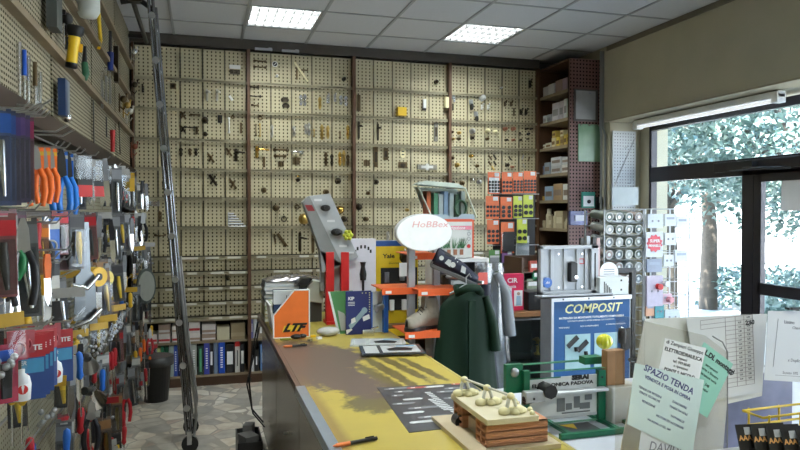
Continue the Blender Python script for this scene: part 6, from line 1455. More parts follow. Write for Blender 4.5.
MB().mat(GRN).tube([(.11, -.02, H - .05), (.155, -.03, H - .2), (.17, -.035, H - .36)], [.02, .028, .03], 12).build('sleeve', t)
MB().mat(GRN).bx(-.02, .02, -.095, -.075, .05, H - .06).build('placket', t)
MB().mat(STEEL).tube([(-.1, 0, H - .03), (0, 0, H + .02), (.1, 0, H - .03)], .006).tube([(0, 0, H + .02), (0, 0, H + .06), (.02, 0, H + .08), (.03, .0, H + .06)], .004).build('hanger', t)
x = X_(489, 3.75); zt = P(489, 266, Y=3.75).z
t, H = garment('garment_in_clear_bag', 'grey and navy overall in a clear plastic sleeve behind the green raincoat', 'overall', x, 3.75, zt, .35, .15, .24, .10, mat('overall_grey', (.16, .18, .21), .6, var=.5), 5, folds=5, amp=.09)
MB().mat(mat('overall_navy', (.012, .014, .03), .6)).tube([(-.05, -.05, H - .1), (-.03, -.06, H - .5), (.02, -.07, .1)], [.035, .04, .03], 10).build('navy_stripe', t)
MB().mat(glassy('garment_film', (.86, .88, .9), .16, .12)).grid(lambda u, v: ((.085 + .07 * v + .010 * math.sin(16 * PI * u + 6 * v)) * math.cos(2 * PI * u), (.06 + .02 * v + .008 * math.sin(10 * PI * u + 3 * v)) * math.sin(2 * PI * u), H + .02 - (H - .05) * v), 60, 14).build('plastic_sleeve', t)
MB().mat(mat('shirt_grey', (.20, .22, .25), .6)).tube([(.03, -.04, H - .04), (.09, -.05, H - .16), (.12, -.05, H - .42)], [.025, .032, .034], 10).build('sleeve', t)
MB().mat(mat('flap_red', (.6, .1, .08), .5)).bx(-.11, -.05, -.09, -.087, H - .1, H - .03).build('label', t)
t = thing('clothes_rail', uniq('short dark steel arm from which the raincoat and overall hang'), 'rail', (X_(452, 3.9), 3.9, P(452, 278, Y=3.9).z)); MB().mat(STEEL).tube([(-.08, -.08, .02), (.06, -.34, .005)], .01).build('arm', t); MB().mat(DK).bx(-.10, -.06, -.10, -.06, -P(452, 278, Y=3.9).z, .03).build('post', t)
MB().mat(STEEL).tube([(.02, -.26, .01), (.18, -.14, .05)], .008).build('arm', t)
# ================================================================ blue COMPOSIT display unit with aluminium sample on top
Y = 3.7
t, w, h = boxed('composit_display_unit', 'display unit', 'grey metal display cabinet with blue COMPOSIT poster front', 550.5, 630.5, 296, 380, Y, .13, mat('unit_grey', (.30, .32, .35), .35, .4), zb=0, part='carcass')
BLP = mat('poster_blue', (.003, .075, .24), .55)
MB().mat(BLP).bx(.018, w - .012, -.006, 0, .15, h - .028).build('poster', t)
MB().mat(mat('unit_rail', (.45, .47, .5), .3, .6)).bx(0, w, -.012, -.0, h - .026, h).bx(0, .016, -.012, 0, .1, h - .026).build('frame', t)
for x in (.08, .26, .44): MB().mat(BLACK).cyl((x, -.014, h - .013), (x, -.012, h - .013), .006, n=8).build('screw', t)
q = MB().mat(mat('poster_yellow', (.75, .74, .35), .4)).text('COMPOSIT', .078, TR(w * .51, -.0065, h - .078), shear=.25, bold=.0012, sx=1.05, depth=.0003); q.build('lettering', t)
q = MB().mat(PAPER).text('MATERASSO DA MONTANTE TOTALMENTE COMPONIBILE', .0175, TR(w * .50, -.0065, h - .132), bold=.0004, depth=.0003).text('CON PIATTI E INNESTO INTERCAMBIABILI TUTTI MONTATI', .0125, TR(w * .49, -.0065, h - .152), depth=.0003).text('MODULABILE', .0125, TR(w * .16, -.0065, h - .19), depth=.0003).text('NON SOVRAPPONIBILE', .0125, TR(w * .47, -.0065, h - .187), depth=.0003).text('A CHIUSURA SILENZIOSA', .0125, TR(w * .80, -.0065, h - .183), depth=.0003); q.build('small_lettering', t)
PCL = mat('picture_cyan', (.32, .5, .55), .4)
for (a, c) in ((.17, .48), (.53, .82)): MB().mat(PCL).bx(w * a, w * c, -.009, -.006, h - .46, h - .235).build('picture', t)
for k in range(2): MB().mat(BLACK).box((0, 0, 0), (.09, .01, .028), T=TR(w * (.26 + .12 * k), -.012, h - .28 - .03 * k, ry=-.7)).cyl((w * (.3 + .12 * k), -.012, h - .315 - .03 * k), (w * (.3 + .12 * k), -.02, h - .34 - .03 * k), .012).build('hinge_picture', t)
MB().mat(BLACK).prism([(w * .87, h - .36), (w * .97, h - .34), (w * .97, h - .21), (w * .88, h - .22)], -.03, -.007).build('hinge_sample', t, bevel=.003)
# aluminium profile sample
Y = 3.755; AL = mat('anodised', (.40, .42, .45), .5, .3, var=.06)
x0, x1 = X_(540.5, Y), X_(598, Y); z0 = P(570, 292, Y=Y).z; zt = P(570, 245.5, Y=Y).z; zz = h + .001
t = thing('aluminium_shutter_sample', uniq('silver ribbed aluminium panel sample with black lock on top of the COMPOSIT unit'), 'sample panel', (x0, Y, zz)); w2 = x1 - x0; hh = zt - zz
MB().mat(AL).bx(0, w2, .03, .05, 0, hh).bx(0, w2, .0, .05, hh - .022, hh).bx(0, w2, 0, .05, 0, .03).bx(0, .018, .0, .05, 0, hh).bx(w2 - .05, w2, 0, .05, 0, hh).build('panel', t, bevel=.002)
for fx in (.22, .45, .67, .82): MB().mat(AL).bx(w2 * fx - .012, w2 * fx + .012, .02, .03, .03, hh - .022).build('rib', t, bevel=.003)
MB().mat(BLACK).bx(w2 * .93, w2 * .955, -.001, .001, .05, hh - .05).build('slot', t)
MB().mat(BLACK).prism([(w2 * .5, .085), (w2 * .62, .085), (w2 * .62, .205), (w2 * .56, .215), (w2 * .5, .205)], -.012, .03).build('lock_body', t, bevel=.004); MB().mat(CHROME).cyl((w2 * .59, -.016, .115), (w2 * .59, -.012, .115), .012).build('cylinder', t)
MB().mat(mat('sticker_blue', (.02, .12, .45), .3)).cyl((w2 * .115, .025, .085), (w2 * .115, -.002, .085), .032, n=24).build('round_sticker', t); MB().mat(PAPER).text('abs', .022, TR(w2 * .115, -.003, .087), shear=.2).build('lettering', t)
MB().mat(RED).bx(w2 * .70, w2 * .79, .026, .0285, .195, .2).bx(w2 * .70, w2 * .79, .026, .0285, .225, .23).bx(w2 * .70, w2 * .71, .026, .0285, .195, .23).bx(w2 * .78, w2 * .79, .026, .0285, .195, .23).build('red_square', t)
for (a, c) in ((.34, .05), (.75, .05), (.34, .26), (.75, .26)): MB().mat(CHROME).cyl((w2 * a, .03, c), (w2 * a, .024, c), .006).build('rivet', t)
t = thing('aluminium_base_tray', uniq('flat silver ledge sticking out before the aluminium panel sample'), 'tray', (X_(541, 3.66), 3.655, h + .0005)); MB().mat(AL).bx(0, .50, 0, .09, 0, .012).bx(.0, .5, 0, .008, 0, .02).build('tray', t, bevel=.002)
# uprights behind it
for k, (px, c, pt) in enumerate(((582, BLACK, 238), (588, AL, 236), (594, BLACK, 237), (598, mat('pink_profile', (.5, .35, .35), .5), 238))):
    Yp = 3.808; o = MB().mat(c).bx(-.012, .012, 0, .02, 0, P(px, pt, Y=Yp).z - (h + .001)).build('profile_sample'); o.location = (X_(px, Yp), Yp, h + .001); tag(o, uniq(['black', 'silver', 'second black', 'pinkish'][k] + ' upright profile sample standing behind the aluminium panel'), 'profile', 'profile samples behind the aluminium panel')
# white cartons and rounded card on the unit's right end
t = thing('white_carton', uniq('white cartons block with black stripes right of the aluminium panel sample'), 'carton', (X_(599.5, 3.712), 3.712, h + .001), .0); w = X_(628, 3.712) - X_(599.5, 3.712)
MB().mat(mat('carton_cool', (.66, .70, .70), .5)).bx(0, w, .0, .085, 0, .11).build('carton', t, bevel=.002)
q = MB().mat(BLACK)
for k in range(5): q.bx(.03 + .012 * k, .037 + .012 * k, -.001, 0, .01, .085 - .012 * k)
q.box((w * .75, -.0005, .09), (.012, .001, .012)).box((w * .75, -.0005, .03), (.012, .001, .012)); q.build('stripes', t)
t = thing('rounded_card', uniq('white round-topped card behind the striped white carton'), 'card', (X_(598, 3.815) + .01, 3.815, h + .001)); r_ = .07
MB().mat(PAPER).prism([(0, 0), (2 * r_, 0), (2 * r_, .13)] + [(r_ + r_ * math.cos(a), .13 + r_ * math.sin(a)) for a in [PI * i / 12 for i in range(1, 12)]] + [(0, .13)], 0, .004).build('card', t)
q = MB().mat(GINK); 
for k in range(3): q.bx(.03, .11, -.001, 0, .12 + .015 * k, .124 + .015 * k)
q.build('print', t)
# black tubular stand right of the unit
a, c = P(601, 267, Y=4.05), P(634, 268, Y=4.05)
t = thing('black_tube_stand', uniq('black square tube stand beside the COMPOSIT unit'), 'stand', (c.x, 4.05, 0)); MB().mat(BLACK).bx(-.016, .016, 0, .035, 0, c.z).build('post', t); MB().mat(BLACK).bx(a.x - c.x, -.016, 0, .035, c.z - .03, c.z).build('arm', t); MB().mat(BLACK).bx(-.016, .016, -.12, .2, 0, .02).build('foot', t)

# ================================================================ glass cabinet with wooden top, magenta pack, black block
t = thing('glass_cabinet', uniq('glass fronted cabinet with a brown wooden top behind the hanging clothes'), 'cabinet', (1.885, 4.2, 0)); W_ = .52
MB().mat(mat('cabinet_top', (.26, .125, .05), .45, var=.2)).bx(-.02, W_ + .02, -.02, .28, .895, .93).build('top', t, bevel=.003)
DG = mat('cabinet_dark', (.10, .11, .11), .5); MB().mat(DG).bx(0, W_, .26, .28, 0, .895).bx(0, .02, 0, .26, 0, .895).bx(W_ - .09, W_, 0, .26, 0, .895).bx(.02, W_ - .09, 0, .26, 0, .3).build('body', t)
MB().mat(mat('cab_inner', (.16, .18, .18), .5)).bx(.02, W_ - .09, .25, .26, .3, .895).build('inner_back', t)
MB().mat(glassy('cabinet_glass', (.75, .82, .8), .06)).bx(.02, W_ - .09, .004, .008, .3, .87).build('front_glass', t); MB().mat(STEEL).bx(.02, W_ - .09, .0, .012, .87, .882).build('glass_rail', t); MB().mat(glassy('cabinet_glass', (.75, .82, .8), .06)).bx(.02, W_ - .09, .03, .245, .585, .593).build('glass_shelf', t)
t2 = thing('brass_tap', uniq('small brass and chrome tap on the glass shelf of the cabinet'), 'tap', (X_(538, 4.34), 4.34, .5945)); MB().mat(BRASS).lathe([(.03, 0), (.03, .01), (.014, .02), (.014, .09), (.025, .1), (.02, .12), (.001, .125)], 14).build('body', t2); MB().mat(CHROME).tube([(0, 0, .07), (-.05, -.03, .08), (-.08, -.05, .05)], .01).build('spout', t2); MB().mat(BRASS).tube([(.04, 0, .11), (-.04, 0, .11)], .007).tube([(0, -.04, .11), (0, .04, .11)], .007).build('handle', t2)
t2, w, h2 = boxed('glove_pack', 'pack', 'magenta and white pack with a figure standing on the wooden cabinet top', 499.5, 523.5, 274, 311, 4.26, .05, mat('pack_magenta', (.62, .02, .09), .4), zb=.9305)
MB().mat(PAPER).bx(w * .03, w * .5, -.0015, 0, h2 * .12, h2 * .62).bx(w * .6, w * .95, -.0015, 0, h2 * .12, h2 * .55).build('white_area', t2); MB().mat(PAPER).text('CIR', .045, TR(w * .52, -.002, h2 * .82), bold=.001, sx=1.1).text('fascia', .03, TR(w * .5, -.002, h2 * .66), bold=.0004).build('lettering', t2)
MB().mat(mat('figure_skin', (.45, .28, .22), .6)).cyl((w * .78, -.003, h2 * .46), (w * .78, 0, h2 * .46), .012).mat(mat('figure_blue', (.3, .45, .6), .6)).prism([(w * .68, h2 * .14), (w * .9, h2 * .14), (w * .86, h2 * .40), (w * .7, h2 * .40)], -.003, 0).build('figure', t2)
t2 = thing('black_block', uniq('black oblong box lying on the wooden cabinet top beside the COMPOSIT unit'), 'box', (X_(527, 4.25), 4.23, .9305)); MB().mat(BLACK).bx(0, .19, 0, .2, 0, .13).build('body', t2, bevel=.004); MB().mat(mat('dk_grey', (.06, .06, .07), .4)).bx(.12, .19, -.02, 0, 0, .12).build('end', t2)
for k, (px, py, c, wd) in enumerate(((527, 290, (.25, .3, .2), .1), (533, 281, (.02, .25, .1), .12), (530, 272, (.5, .08, .05), .08))):
    Yk = 4.5; t2 = thing('packet', uniq(['grey-green', 'green and white', 'red and orange'][k] + ' packet between the hanging cards and the aluminium panel'), 'packet', P(px, py, Y=Yk)); MB().mat(colm(c)).bx(0, wd, 0, .03, 0, .08).build('body', t2); MB().mat(PAPER).bx(.01, wd - .01, -.001, 0, .03, .06).build('label', t2)
t2 = thing('tall_side_shelf', uniq('narrow dark shelf unit carrying packets behind the black oblong box'), 'shelf unit', (X_(524, 4.5) - .02, 4.5, 0)); MB().mat(WOOD).bx(0, .02, 0, .3, 0, 1.28).bx(.30, .32, 0, .3, 0, 1.28).bx(.02, .3, .28, .3, 0, 1.28).build('side', t2)
for z in (P(527, 290, Y=4.5).z, P(533, 281, Y=4.5).z, P(530, 272, Y=4.5).z): MB().mat(WOOD).bx(.02, .3, 0, .28, z - .008, z - .0005).build('shelf', t2)

# ================================================================ hanging cards of felt pads and casters on a black stand
GYY = 5.0
t = thing('card_rack', uniq('black free-standing panel hung with orange and yellow carded pads'), 'display rack', (X_(512, GYY + .08), GYY + .1, 0))
MB().mat(mat('rack_black', (.018, .018, .02), .6)).bx(-.16, .22, 0, .02, .0, 1.90).build('panel', t); MB().mat(BLACK).bx(-.2, .26, -.2, .2, 0, .04).build('foot', t)
for z in (1.93, 1.755, 1.55, 1.33): MB().mat(STEEL).tube([(-.22, -.03, z + .015), (.24, -.03, z + .015)], .004, 6).build('rail', t)
OC, YC, GC = (.78, .17, .05), (.60, .68, .08), (.12, .3, .08)
def pads(px0, px1, py0, py1, c, n, label, dy=0, m2=None, dots=True, white=False):
    Yg = GYY - .02 * dy; a, b3 = P(px0, py0, Y=Yg), P(px1, py1, Y=Yg); w = b3.x - a.x; h = a.z - b3.z
    t = thing('pad_card', uniq(label), 'carded pads', (a.x, Yg, b3.z), 0, 'carded pads on the black rack')
    q = MB().mat(colm(c)).bx(0, w - .008, 0, .004, 0, h); q.mat(PAPER).bx(w * .5, w * .85, -.001, 0, h * .80, h * .97); q.build('card', t)
    if white: MB().mat(PAPER).bx(w * .08, w * .85, -.0015, 0, h * .05, h * .75).build('white_panel', t)
    cols_ = n[0]; rows_ = n[1]; r = 0 if not rows_ else min(w / cols_ * .36, h * .55 / rows_ * .46)
    if rows_:
        for j in range(rows_):
            q = MB().mat(BLACK)
            for i in range(cols_): x = (w - .008) * (i + .5) / cols_; z = h * .06 + h * .56 * (j + .5) / rows_; q.cyl((x, -.007, z), (x, 0, z), r, n=12)
            q.build('row_of_pads', t)
    if not rows_: MB().mat(CLEAR).bx(.003, w - .012, -.012, -.0085, h * .03, h * .66).build('blister', t)
pads(488, 501, 172, 194, OC, (4, 4), 'orange card with small grey pads, first in the top row', white=True)
pads(502, 513, 172, 194, OC, (3, 3), 'orange card with nine black pads, second in the top row')
pads(513, 524, 172, 193, OC, (3, 4), 'orange card with twelve black pads, third in the top row')
pads(524, 537, 171, 193, OC, (4, 4), 'orange card with sixteen black pads, last in the top row')
pads(486, 500, 196, 219, OC, (4, 3), 'orange card with twelve pads, first in the second row')
pads(500.5, 513, 197, 219, OC, (2, 3), 'orange card with six larger pads, second in the second row')
pads(513.5, 523, 196, 218, YC, (2, 3), 'yellow-green card with six black pads, second row')
pads(523.5, 534, 195, 217, YC, (2, 2), 'yellow-green card with four large black pads, second row end')
pads(487, 500, 220, 244, OC, (3, 3), 'orange card with nine dark pads, first in the third row')
pads(501, 515, 222, 253, OC, (1, 0), 'orange headed card with a large black sheet, third row'); 
o = MB().mat(BLACK).bx(0, .095, -.004, 0, 0, .16).build('black_felt_sheet'); o.location = (P(502, 252, Y=GYY).x + .005, GYY - .013, P(502, 252, Y=GYY).z + .005); tag(o, uniq('plain black felt sheet on the tall orange headed card'), 'felt sheet')
pads(517, 528, 219, 243, YC, (2, 2), 'yellow-green card with four big black pads before a white card', 1)
pads(516, 530, 236, 255, (.55, .58, .6), (1, 0), 'blank white card behind the yellow-green card')
pads(489, 501, 250, 272, GC, (1, 0), 'green and white card in the bottom row', white=True)
pads(502, 513, 250, 272, (.22, .1, .3), (2, 1), 'purple card with two pads in the bottom row')
pads(513, 526, 258, 274, (.5, .03, .2), (3, 1), 'crimson and violet card, last in the bottom row')
pads(489, 499, 273, 284, (.3, .17, .07), (1, 0), 'small brown card under the green card')

# ================================================================ tall brown shelving unit against the shop-front wall
BX, BY0, BY1, BZ = 3.455, 5.87, 6.47, 3.13
bk = thing('shelving_unit', uniq('tall brown shelving unit with a perforated brown side panel'), 'shelving unit', (BX, BY0, 0)); D = .36; L = BY1 - BY0
BPERF = perforated('brown_perforated', (.155, .075, .065), (.012, .008, .008), .036, .036, .016, .016)
MB().mat(BPERF).bx(0, D, 0, .015, 0, BZ).build('side_panel', bk)
MB().mat(WOOD).bx(0, .012, -.004, .02, 0, BZ).build('front_post', bk)
MB().mat(WOOD).bx(0, D, L - .015, L, 0, BZ).build('side_panel', bk); MB().mat(mat('unit_back', (.06, .04, .03), .7)).bx(D - .012, D, .015, L - .015, 0, BZ).build('back', bk)
MB().mat(WOOD).bx(0, D, .015, L - .015, BZ - .02, BZ).build('top', bk)
SHZ = [2.83, 2.55, 2.285, 2.01, 1.738, 1.45, 1.17, .88, .6, .3]
for z in SHZ: MB().mat(LEDGEL).bx(.0, D - .012, .016, L - .016, z - .022, z).bx(-.004, 0, .016, L - .016, z - .026, z + .004).build('shelf', bk)
# goods: y position from the pixel column at x = BX
def ypx(px): return P(px, 200, X=BX).y
def good(px0, px1, z, h, c, label, d=.12, kind='box', x=.03, c2=None, cat='box', grp=None):
    y1, y0 = ypx(px0), ypx(px1); y0 = max(y0, BY0 + .03); y1 = min(y1, BY1 - .02); w = y1 - y0 - .004
    t = thing('shelf_' + kind, uniq(label), cat, (BX + x, y0, z + .0006), 0, grp)
    if kind == 'jar': r = min(w / 2, .045); MB().mat(colm(c)).lathe([(r * .95, 0), (r, .004), (r, h * .7), (r * .6, h * .8), (r * .6, h), (.001, h)], 12, TR(r, w / 2, 0)).build('body', t); MB().mat(colm(c2 or (.5, .5, .45))).cyl((r, w / 2, h * .8), (r, w / 2, h * 1.02), r * .65).build('cap', t)
    else:
        MB().mat(colm(c)).bx(0, d, 0, w, 0, h).build('carton', t, bevel=.002)
        if c2: MB().mat(colm(c2)).bx(-.001, .0, w * .1, w * .9, h * .3, h * .65).build('label', t); 
        if y0 < BY0 + .05: pass
    return t
T1 = [(539, 545, 0, .11, (.5, .5, .5), 'white crumpled carton at the wall end of the top shelf'), (545, 551, 0, .12, (.55, .55, .55), 'second white carton on the top shelf'), (552, 559, 0, .13, (.25, .17, .14), 'brown carton in the middle of the top shelf'), (559, 564, 0, .13, (.28, .2, .24), 'mauve carton on the top shelf'), (564, 567, 0, .12, (.2, .12, .07), 'dark brown carton at the open end of the top shelf'),
      (539, 543, 1, .09, (.5, .52, .5), 'small white carton at the wall end of the second shelf'), (544, 548, 1, .09, (.42, .46, .46), 'small pale carton next to it on the second shelf'), (549, 555.5, 1, .19, (.62, .6, .66), 'tall white carton on the second shelf'), (556, 560, 1, .19, (.6, .55, .6), 'tall pinkish white carton on the second shelf'), (560.5, 563.5, 1, .2, (.66, .68, .68), 'tall narrow white carton on the second shelf'), (564, 567, 1, .2, (.4, .6, .45), 'tall white and green carton on the second shelf')]
for (a, c, s_, h, col, lab) in T1: good(a, c, SHZ[s_], h, col, lab, c2=(.3, .3, .3) if s_ else None, grp='cartons on the brown shelving unit')
R = random.Random(8); yn = [(.6, .45, .06), (.3, .2, .08), (.6, .55, .35), (.5, .36, .08)]
nm3 = ['white', 'yellow topped', 'brown', 'cream', 'amber', 'yellow', 'ochre', 'tan', 'gold']
for i, (a, c, h, up_) in enumerate(((538.5, 542, .05, 0), (542.5, 548, .06, 0), (548.5, 552, .10, 0), (549, 552.5, .07, .101), (553, 556.5, .1, 0), (557, 560, .1, 0), (557, 560, .06, .101), (560.5, 563.5, .11, 0), (564, 567, .12, 0))):
    good(a, c, SHZ[2] + up_, h, yn[i % 4] if i > 1 else (.5, .5, .42), '%s small carton on the third shelf, %s' % (nm3[i], ['lone', 'low', 'stacked under', 'stacked on top', 'mid', 'under its twin', 'over its twin', 'beside the last', 'last'][i]), c2=(.15, .08, .02), grp='small yellow and brown cartons on the third shelf')
T4 = [(537, 541, 3, 0, .10, (.12, .17, .28), 'blue-grey packet at the wall end of the fourth shelf'), (541.5, 547, 3, 0, .13, (.3, .36, .42), 'pale blue packet on the fourth shelf'), (548, 558, 3, 0, .085, (.42, .44, .46), 'wide grey carton, lower of the fourth shelf stack'), (548, 558, 3, .087, .085, (.5, .52, .55), 'wide grey carton, upper of the fourth shelf stack'), (558.5, 566.5, 3, 0, .085, (.6, .58, .54), 'white carton, lower at the open end of the fourth shelf'), (558.5, 566.5, 3, .087, .07, (.4, .42, .44), 'grey carton, upper at the open end of the fourth shelf'),
      (538, 540, 4, 0, .05, (.55, .35, .05), 'tiny orange carton on the fifth shelf'), (542, 550, 4, 0, .15, (.25, .35, .5), 'blue and brown printed carton on the fifth shelf'), (550.5, 559.5, 4, 0, .17, (.33, .22, .12), 'tall brown carton on the fifth shelf'), (560, 566.5, 4, 0, .16, (.6, .6, .58), 'white carton with lettering on the fifth shelf'),
      (536, 545, 6, 0, .1, (.4, .36, .25), 'cream carton on the seventh shelf'), (546, 556, 6, 0, .08, (.25, .2, .12), 'brown carton on the seventh shelf'), (557, 566, 6, 0, .1, (.3, .25, .15), 'amber carton on the seventh shelf')]
for (a, c, s_, z, h, col, lab) in T4: good(a, c, SHZ[s_] + z, h, col, lab, c2=(.2, .15, .12), grp='cartons on the brown shelving unit')
for i, (a, c, h) in enumerate(((537, 541, .08), (542, 545.5, .2), (546, 549, .13), (549.5, 552.5, .17), (553, 560, .18), (560.5, 564, .10), (564, 567, .13))):
    good(a, c, SHZ[5], h, (.5, .44, .3) if i % 2 else (.42, .36, .24), 'cream %s on the sixth shelf, %s' % ('jar' if i % 2 else 'carton', ['at the wall end', 'tallest', 'low', 'round topped', 'widest', 'small', 'at the open end'][i]), kind='jar' if i % 2 else 'box', c2=(.6, .55, .4), cat='jar' if i % 2 else 'box')
# things fixed on the brown perforated side
def onside(nm, cat, label, px0, px1, py0, py1, m, d=.01, yo=0):
    a, c = P(px0, py0, Y=BY0 - yo), P(px1, py1, Y=BY0 - yo); t = thing(nm, uniq(label), cat, (a.x, BY0 - d - yo - .001, c.z)); w, h = c.x - a.x, a.z - c.z
    MB().mat(m).bx(0, w, 0, d, 0, h).build('body', t); return t, w, h
t, w, h = onside('framed_notice', 'notice', 'grey framed sheet high on the brown perforated side', 573.5, 597, 89, 122, mat('frame_brown_grey', (.09, .075, .07), .5), .02)
MB().mat(mat('grey_sheet', (.28, .28, .28), .5)).bx(w * .06, w * .88, -.002, 0, h * .06, h * .95).build('sheet', t); MB().mat(GINK).bx(w * .6, w * .68, -.003, -.002, h * .86, h * .9).build('mark', t)
t, w, h = onside('green_sheet', 'notice', 'pale green crinkled plastic sheet under the grey framed sheet', 578, 601, 124, 162, mat('green_film', (.16, .27, .17), .25, var=.2, scale=9, bump=.5), .012)
for x in (.1, .45, .85): MB().mat(CHROME).box((w * x, -.003, h - .01), (.02, .006, .012)).build('clip', t)
t, w, h = onside('headlamp_pack', 'blister pack', 'green and white blister pack on the brown perforated side', 581, 594, 192, 208, mat('teal_card', (.02, .22, .16), .4), .02)
MB().mat(PAPER).bx(w * .1, w * .9, -.002, 0, h * .1, h * .75).build('white_area', t); MB().mat(BLACK).sph((w * .5, -.008, h * .4), .022, (1, .5, .9)).build('lamp', t)
t, w, h = onside('black_tool_pack', 'blister pack', 'small black tool beside the green and white pack', 595, 601, 197, 209, BLACK, .03); MB().mat(STEEL).cyl((w * .5, -.01, h), (w * .5, -.01, h * .5), .012).build('tip', t)
t, w, h = onside('blue_bag', 'bag', 'clear bag with blue and white contents low on the brown side', 568.5, 585, 211, 225, mat('bag_blue', (.06, .08, .22), .25, var=.6, scale=14, bump=.5), .04); MB().mat(mat('bag_white', (.5, .52, .6), .3)).box((w * .5, -.005, h * .5), (w * .5, .02, h * .4)).build('contents', t)
for k, (px, py) in enumerate(((591, 218), (597, 216), (590, 226), (598, 226))):
    v = P(px, py, Y=BY0 - .02); t = thing('small_hanging_tool', uniq(['brown', 'black', 'lower brown', 'lower black'][k] + ' slim tool hanging low on the brown perforated side'), 'tool', (v.x, BY0 - .012, v.z)); MB().mat(BRONZE if k % 2 == 0 else BLACK).lathe([(.004, -.04), (.009, -.02), (.006, .0), (.01, .02), (.003, .035)], 8).build('body', t); MB().mat(STEEL).cyl((0, 0, .035), (0, .01, .05), .003).build('hook', t)
# ledge with small bottles
v = P(586, 246, Y=BY0 - .06); t = thing('bottle_ledge', uniq('thin dark ledge low on the brown side carrying a row of little bottles'), 'ledge', (v.x, BY0 - .08, v.z - .012)); MB().mat(DK).bx(0, .2, 0, .078, 0, .01).build('ledge', t)
for k in range(5):
    t = thing('small_bottle', uniq('%s little bottle on the ledge of the brown side' % ['white', 'black', 'silver', 'second white', 'red-capped'][k]), 'bottle', (v.x + .02 + .037 * k, BY0 - .04, v.z - .0015), 0, 'little bottles on the ledge'); MB().mat([PAPER, BLACK, STEEL, PAPER, CRM2][k]).lathe([(.013, 0), (.013, .06), (.006, .072), (.006, .08)], 10).build('body', t); MB().mat([BLACK, STEEL, BLACK, BLUE, RED][k]).cyl((0, 0, .08), (0, 0, .095), .008).build('cap', t)

# ================================================================ wire racks by the window
RY = 4.2
WR = mat('wire_white', (.72, .75, .78), .35); WG = mat('wire_grey', (.3, .32, .33), .4, .4)
x0, x1 = X_(604, RY), X_(643, RY); t = thing('spray_can_rack', uniq('grey wire rack of spray cans lying end-on beside the brown side panel'), 'rack', (x0, RY, 0)); w = x1 - x0; zt, zb = P(620, 210, Y=RY).z, P(620, 285, Y=RY).z
for x in (0, w):
    for y in (0, .25): MB().mat(WG).bx(x - .005, x + .005, y, y + .01, 0, zt).build('upright', t)
nr = 6; hr = (zt - zb) / nr
for j in range(nr + 1):
    z = zb + hr * j; q = MB().mat(WG).tube([(0, 0, z), (w, 0, z), (w, .25, z - .03), (0, .25, z - .03)], .003, 6, True)
    for i in range(5): q.tube([(w * i / 4, 0, z), (w * i / 4, .25, z - .03)], .002, 5)
    q.build('wire_shelf', t)
CC = [(.25, .28, .26), (.12, .16, .14), (.35, .28, .26), (.2, .24, .26), (.4, .42, .4), (.16, .2, .17)]
cn = ['grey-green', 'dark green', 'reddish grey', 'slate', 'pale grey', 'olive']
rn = ['lowest', 'second', 'third', 'fourth', 'fifth', 'top']; can = None
for j in range(nr):
    for i in range(4):
        t2 = thing('spray_can', uniq('%s spray can end, %s tier of the grey wire rack, %s' % (cn[(i + j) % 6], rn[j], ['beside the brown side', 'second along', 'third along', 'beside the white rack'][i])), 'spray can', (x0 + w * (i + .5) / 4, RY + .006, zb + hr * j + hr * .44), 0, 'spray cans in the grey wire rack'); t2.rotation_euler = (.12, 0, .04)
        MB().mat(colm(CC[(i + j) % 6], .3)).cyl((0, 0, 0), (0, .19, -.0), hr * .36, n=16).build('body', t2); MB().mat(mat('can_rim', (.55, .56, .56), .3, .8)).tube([(hr * .34 * math.cos(q_), -.003, hr * .34 * math.sin(q_)) for q_ in [2 * PI * w_ / 14 for w_ in range(14)]], .004, 6, True).cyl((0, 0, 0), (0, -.006, 0), hr * .12).build('rim', t2)
o = MB().mat(mat('board_behind', (.3, .31, .3), .6)).box((0, 0, 0), (.02, .1, .05)).build('clip'); bpy.data.objects.remove(o)
x0, x1 = X_(645, RY), X_(689, RY); w = x1 - x0
t = thing('white_wire_rack', uniq('bright white wire rack of packets standing against the window'), 'rack', (x0, RY, 0)); zt = P(660, 209, Y=RY).z
for x in (0, w * .55, w):
    for y in (0, .22): MB().mat(WR).bx(x - .005, x + .005, y, y + .01, 0, zt).build('upright', t)
for j in range(13):
    z = .35 + (zt - .35) * j / 12; q = MB().mat(WR).tube([(0, 0, z), (w, 0, z), (w, .22, z), (0, .22, z)], .0035, 6, True)
    q.tube([(w * .3, 0, z), (w * .3, .22, z)], .002, 5); q.build('wire_shelf', t)
for k in range(3): q = MB().mat(WR).tube([(w * (.65 + .13 * k), -.004, zt - .05 - .0 * k), (w * (.65 + .13 * k), -.004, .4)], .0025, 5); q.build('wire_upright', t)
R = random.Random(12)
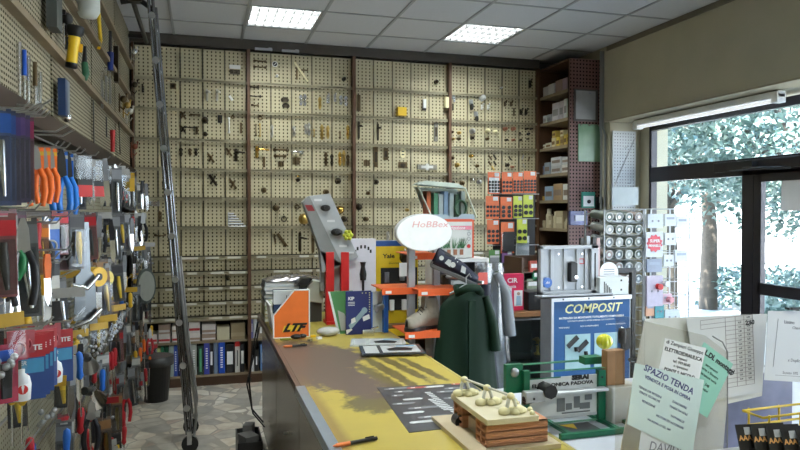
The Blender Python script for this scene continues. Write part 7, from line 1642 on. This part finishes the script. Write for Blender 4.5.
named = [(646, 663, 232, 257, (.62, .66, .72), 'SUPER', 'white sheet with a ragged red SUPER PENNELLI splash on the white rack'), (647, 662, 259, 272, (.28, .32, .42), None, 'blue-grey packet under the red splash sheet'), (647, 663, 276, 306, (.55, .5, .62), None, 'pinkish white packet mid-height on the white rack'), (646, 655, 302, 316, (.65, .35, .22), None, 'orange packet low on the white rack'),
         (655, 664, 305, 318, (.05, .3, .35), None, 'teal packet low on the white rack'), (646, 662, 320, 336, (.3, .5, .6), None, 'light blue packet near the foot of the white rack'), (665, 676, 233, 245, (.7, .73, .76), None, 'white packet upper right on the white rack'), (665, 676, 214, 226, (.68, .72, .76), None, 'white roll pack in the top tier of the white rack'), (648, 663, 214, 228, (.6, .66, .72), None, 'pale blue pack in the top tier of the white rack'),
         (677, 688, 216, 228, (.72, .75, .78), None, 'white pack at the window end of the top tier'), (664, 674, 255, 266, (.7, .74, .78), None, 'white dotted pack in the middle of the white rack'), (675, 688, 250, 262, (.74, .76, .8), None, 'white dotted pack at the window end of the middle tier'), (656, 663, 279, 290, (.7, .15, .25), None, 'crimson capped pack on the white rack'), (663, 672, 294, 304, (.7, .5, .58), None, 'pink and white pack on the white rack'), (665, 680, 310, 324, (.6, .66, .7), None, 'white pack low at the window end of the white rack')]
for i, (a, c, y0, y1, col, tx, lab) in enumerate(named):
    yf = RY - .012 - .006 * (i % 3) if i != 0 else RY - .03; p, q_ = P(a, y0, Y=yf), P(c, y1, Y=yf); t2 = thing('rack_packet', uniq(lab), 'packet', (p.x, yf, q_.z), 0, 'packets on the white wire rack'); w2, h2 = q_.x - p.x, p.z - q_.z
    MB().mat(colm(col)).bx(0, w2, 0, .02 if i else .003, 0, h2).build('body', t2, bevel=.002)
    if i == 0:
        pts_ = []
        for k in range(22): a_ = 2 * PI * k / 22; rr = 1 if k % 2 else .8; pts_.append((w2 * .5 + w2 * .47 * rr * math.cos(a_), h2 * .55 + h2 * .36 * rr * math.sin(a_)))
        MB().mat(mat('splash_red', (.6, .05, .08), .4)).prism(pts_, -.003, 0).build('splash', t2); MB().mat(PAPER).text('SUPER', .03, TR(w2 * .5, -.004, h2 * .64), bold=.001).text('PENNELLI', .024, TR(w2 * .5, -.004, h2 * .45), bold=.0008).build('lettering', t2)
    elif i % 2: MB().mat(colm((.5, .2, .3) if i == 2 else (.35, .4, .5))).bx(w2 * .15, w2 * .85, -.001, 0, h2 * .55, h2 * .75).build('label', t2)
    else: MB().mat(GINK).cyl((w2 * .3, -.002, h2 * .5), (w2 * .3, 0, h2 * .5), .008).cyl((w2 * .7, -.002, h2 * .5), (w2 * .7, 0, h2 * .5), .008).build('dots', t2)
for k, (px, py) in enumerate(((657, 287), (664, 284), (668, 300))):
    o = MB().mat([RED, PAPER, mat('pinkish', (.7, .3, .35), .4)][k]).cyl((0, 0, 0), (0, .04, 0), .022, n=14).build('paint_roller'); o.location = P(px + 4, py, Y=RY - .06); tag(o, uniq(['red', 'white', 'pink'][k] + ' roller end sticking out of the white rack'), 'roller')
# paper taped on the door glass
v = P(797, 182, X=4.19); o = MB().mat(PAPER).bx(-.002, 0, -.15, .15, -.21, .21).build('door_notice'); o.location = (4.183, v.y - .02, v.z); tag(o, uniq('white paper notice taped inside the glazed door'), 'notice')
t = thing('parked_van', uniq('grey-blue van body parked outside beyond the glazed door'), 'van', (9.2, 4.0, 0), .1)
MB().mat(mat('van_paint', (.25, .32, .36), .3)).prism([(-.8, .35), (1.9, .35), (1.9, 1.6), (1.3, 1.75), (-.1, 1.75), (-.5, 1.15), (-.8, 1.05)], 0, 1.7).build('body', t, bevel=.05); MB().mat(mat('van_glass', (.03, .04, .05), .1)).prism([(-.35, 1.15), (1.6, 1.15), (1.6, 1.55), (-.05, 1.6)], -.01, 0).build('window', t)
for x in (-.3, 1.4): MB().mat(BLACK).cyl((x, -.02, .32), (x, .2, .32), .32, n=20).build('wheel', t)
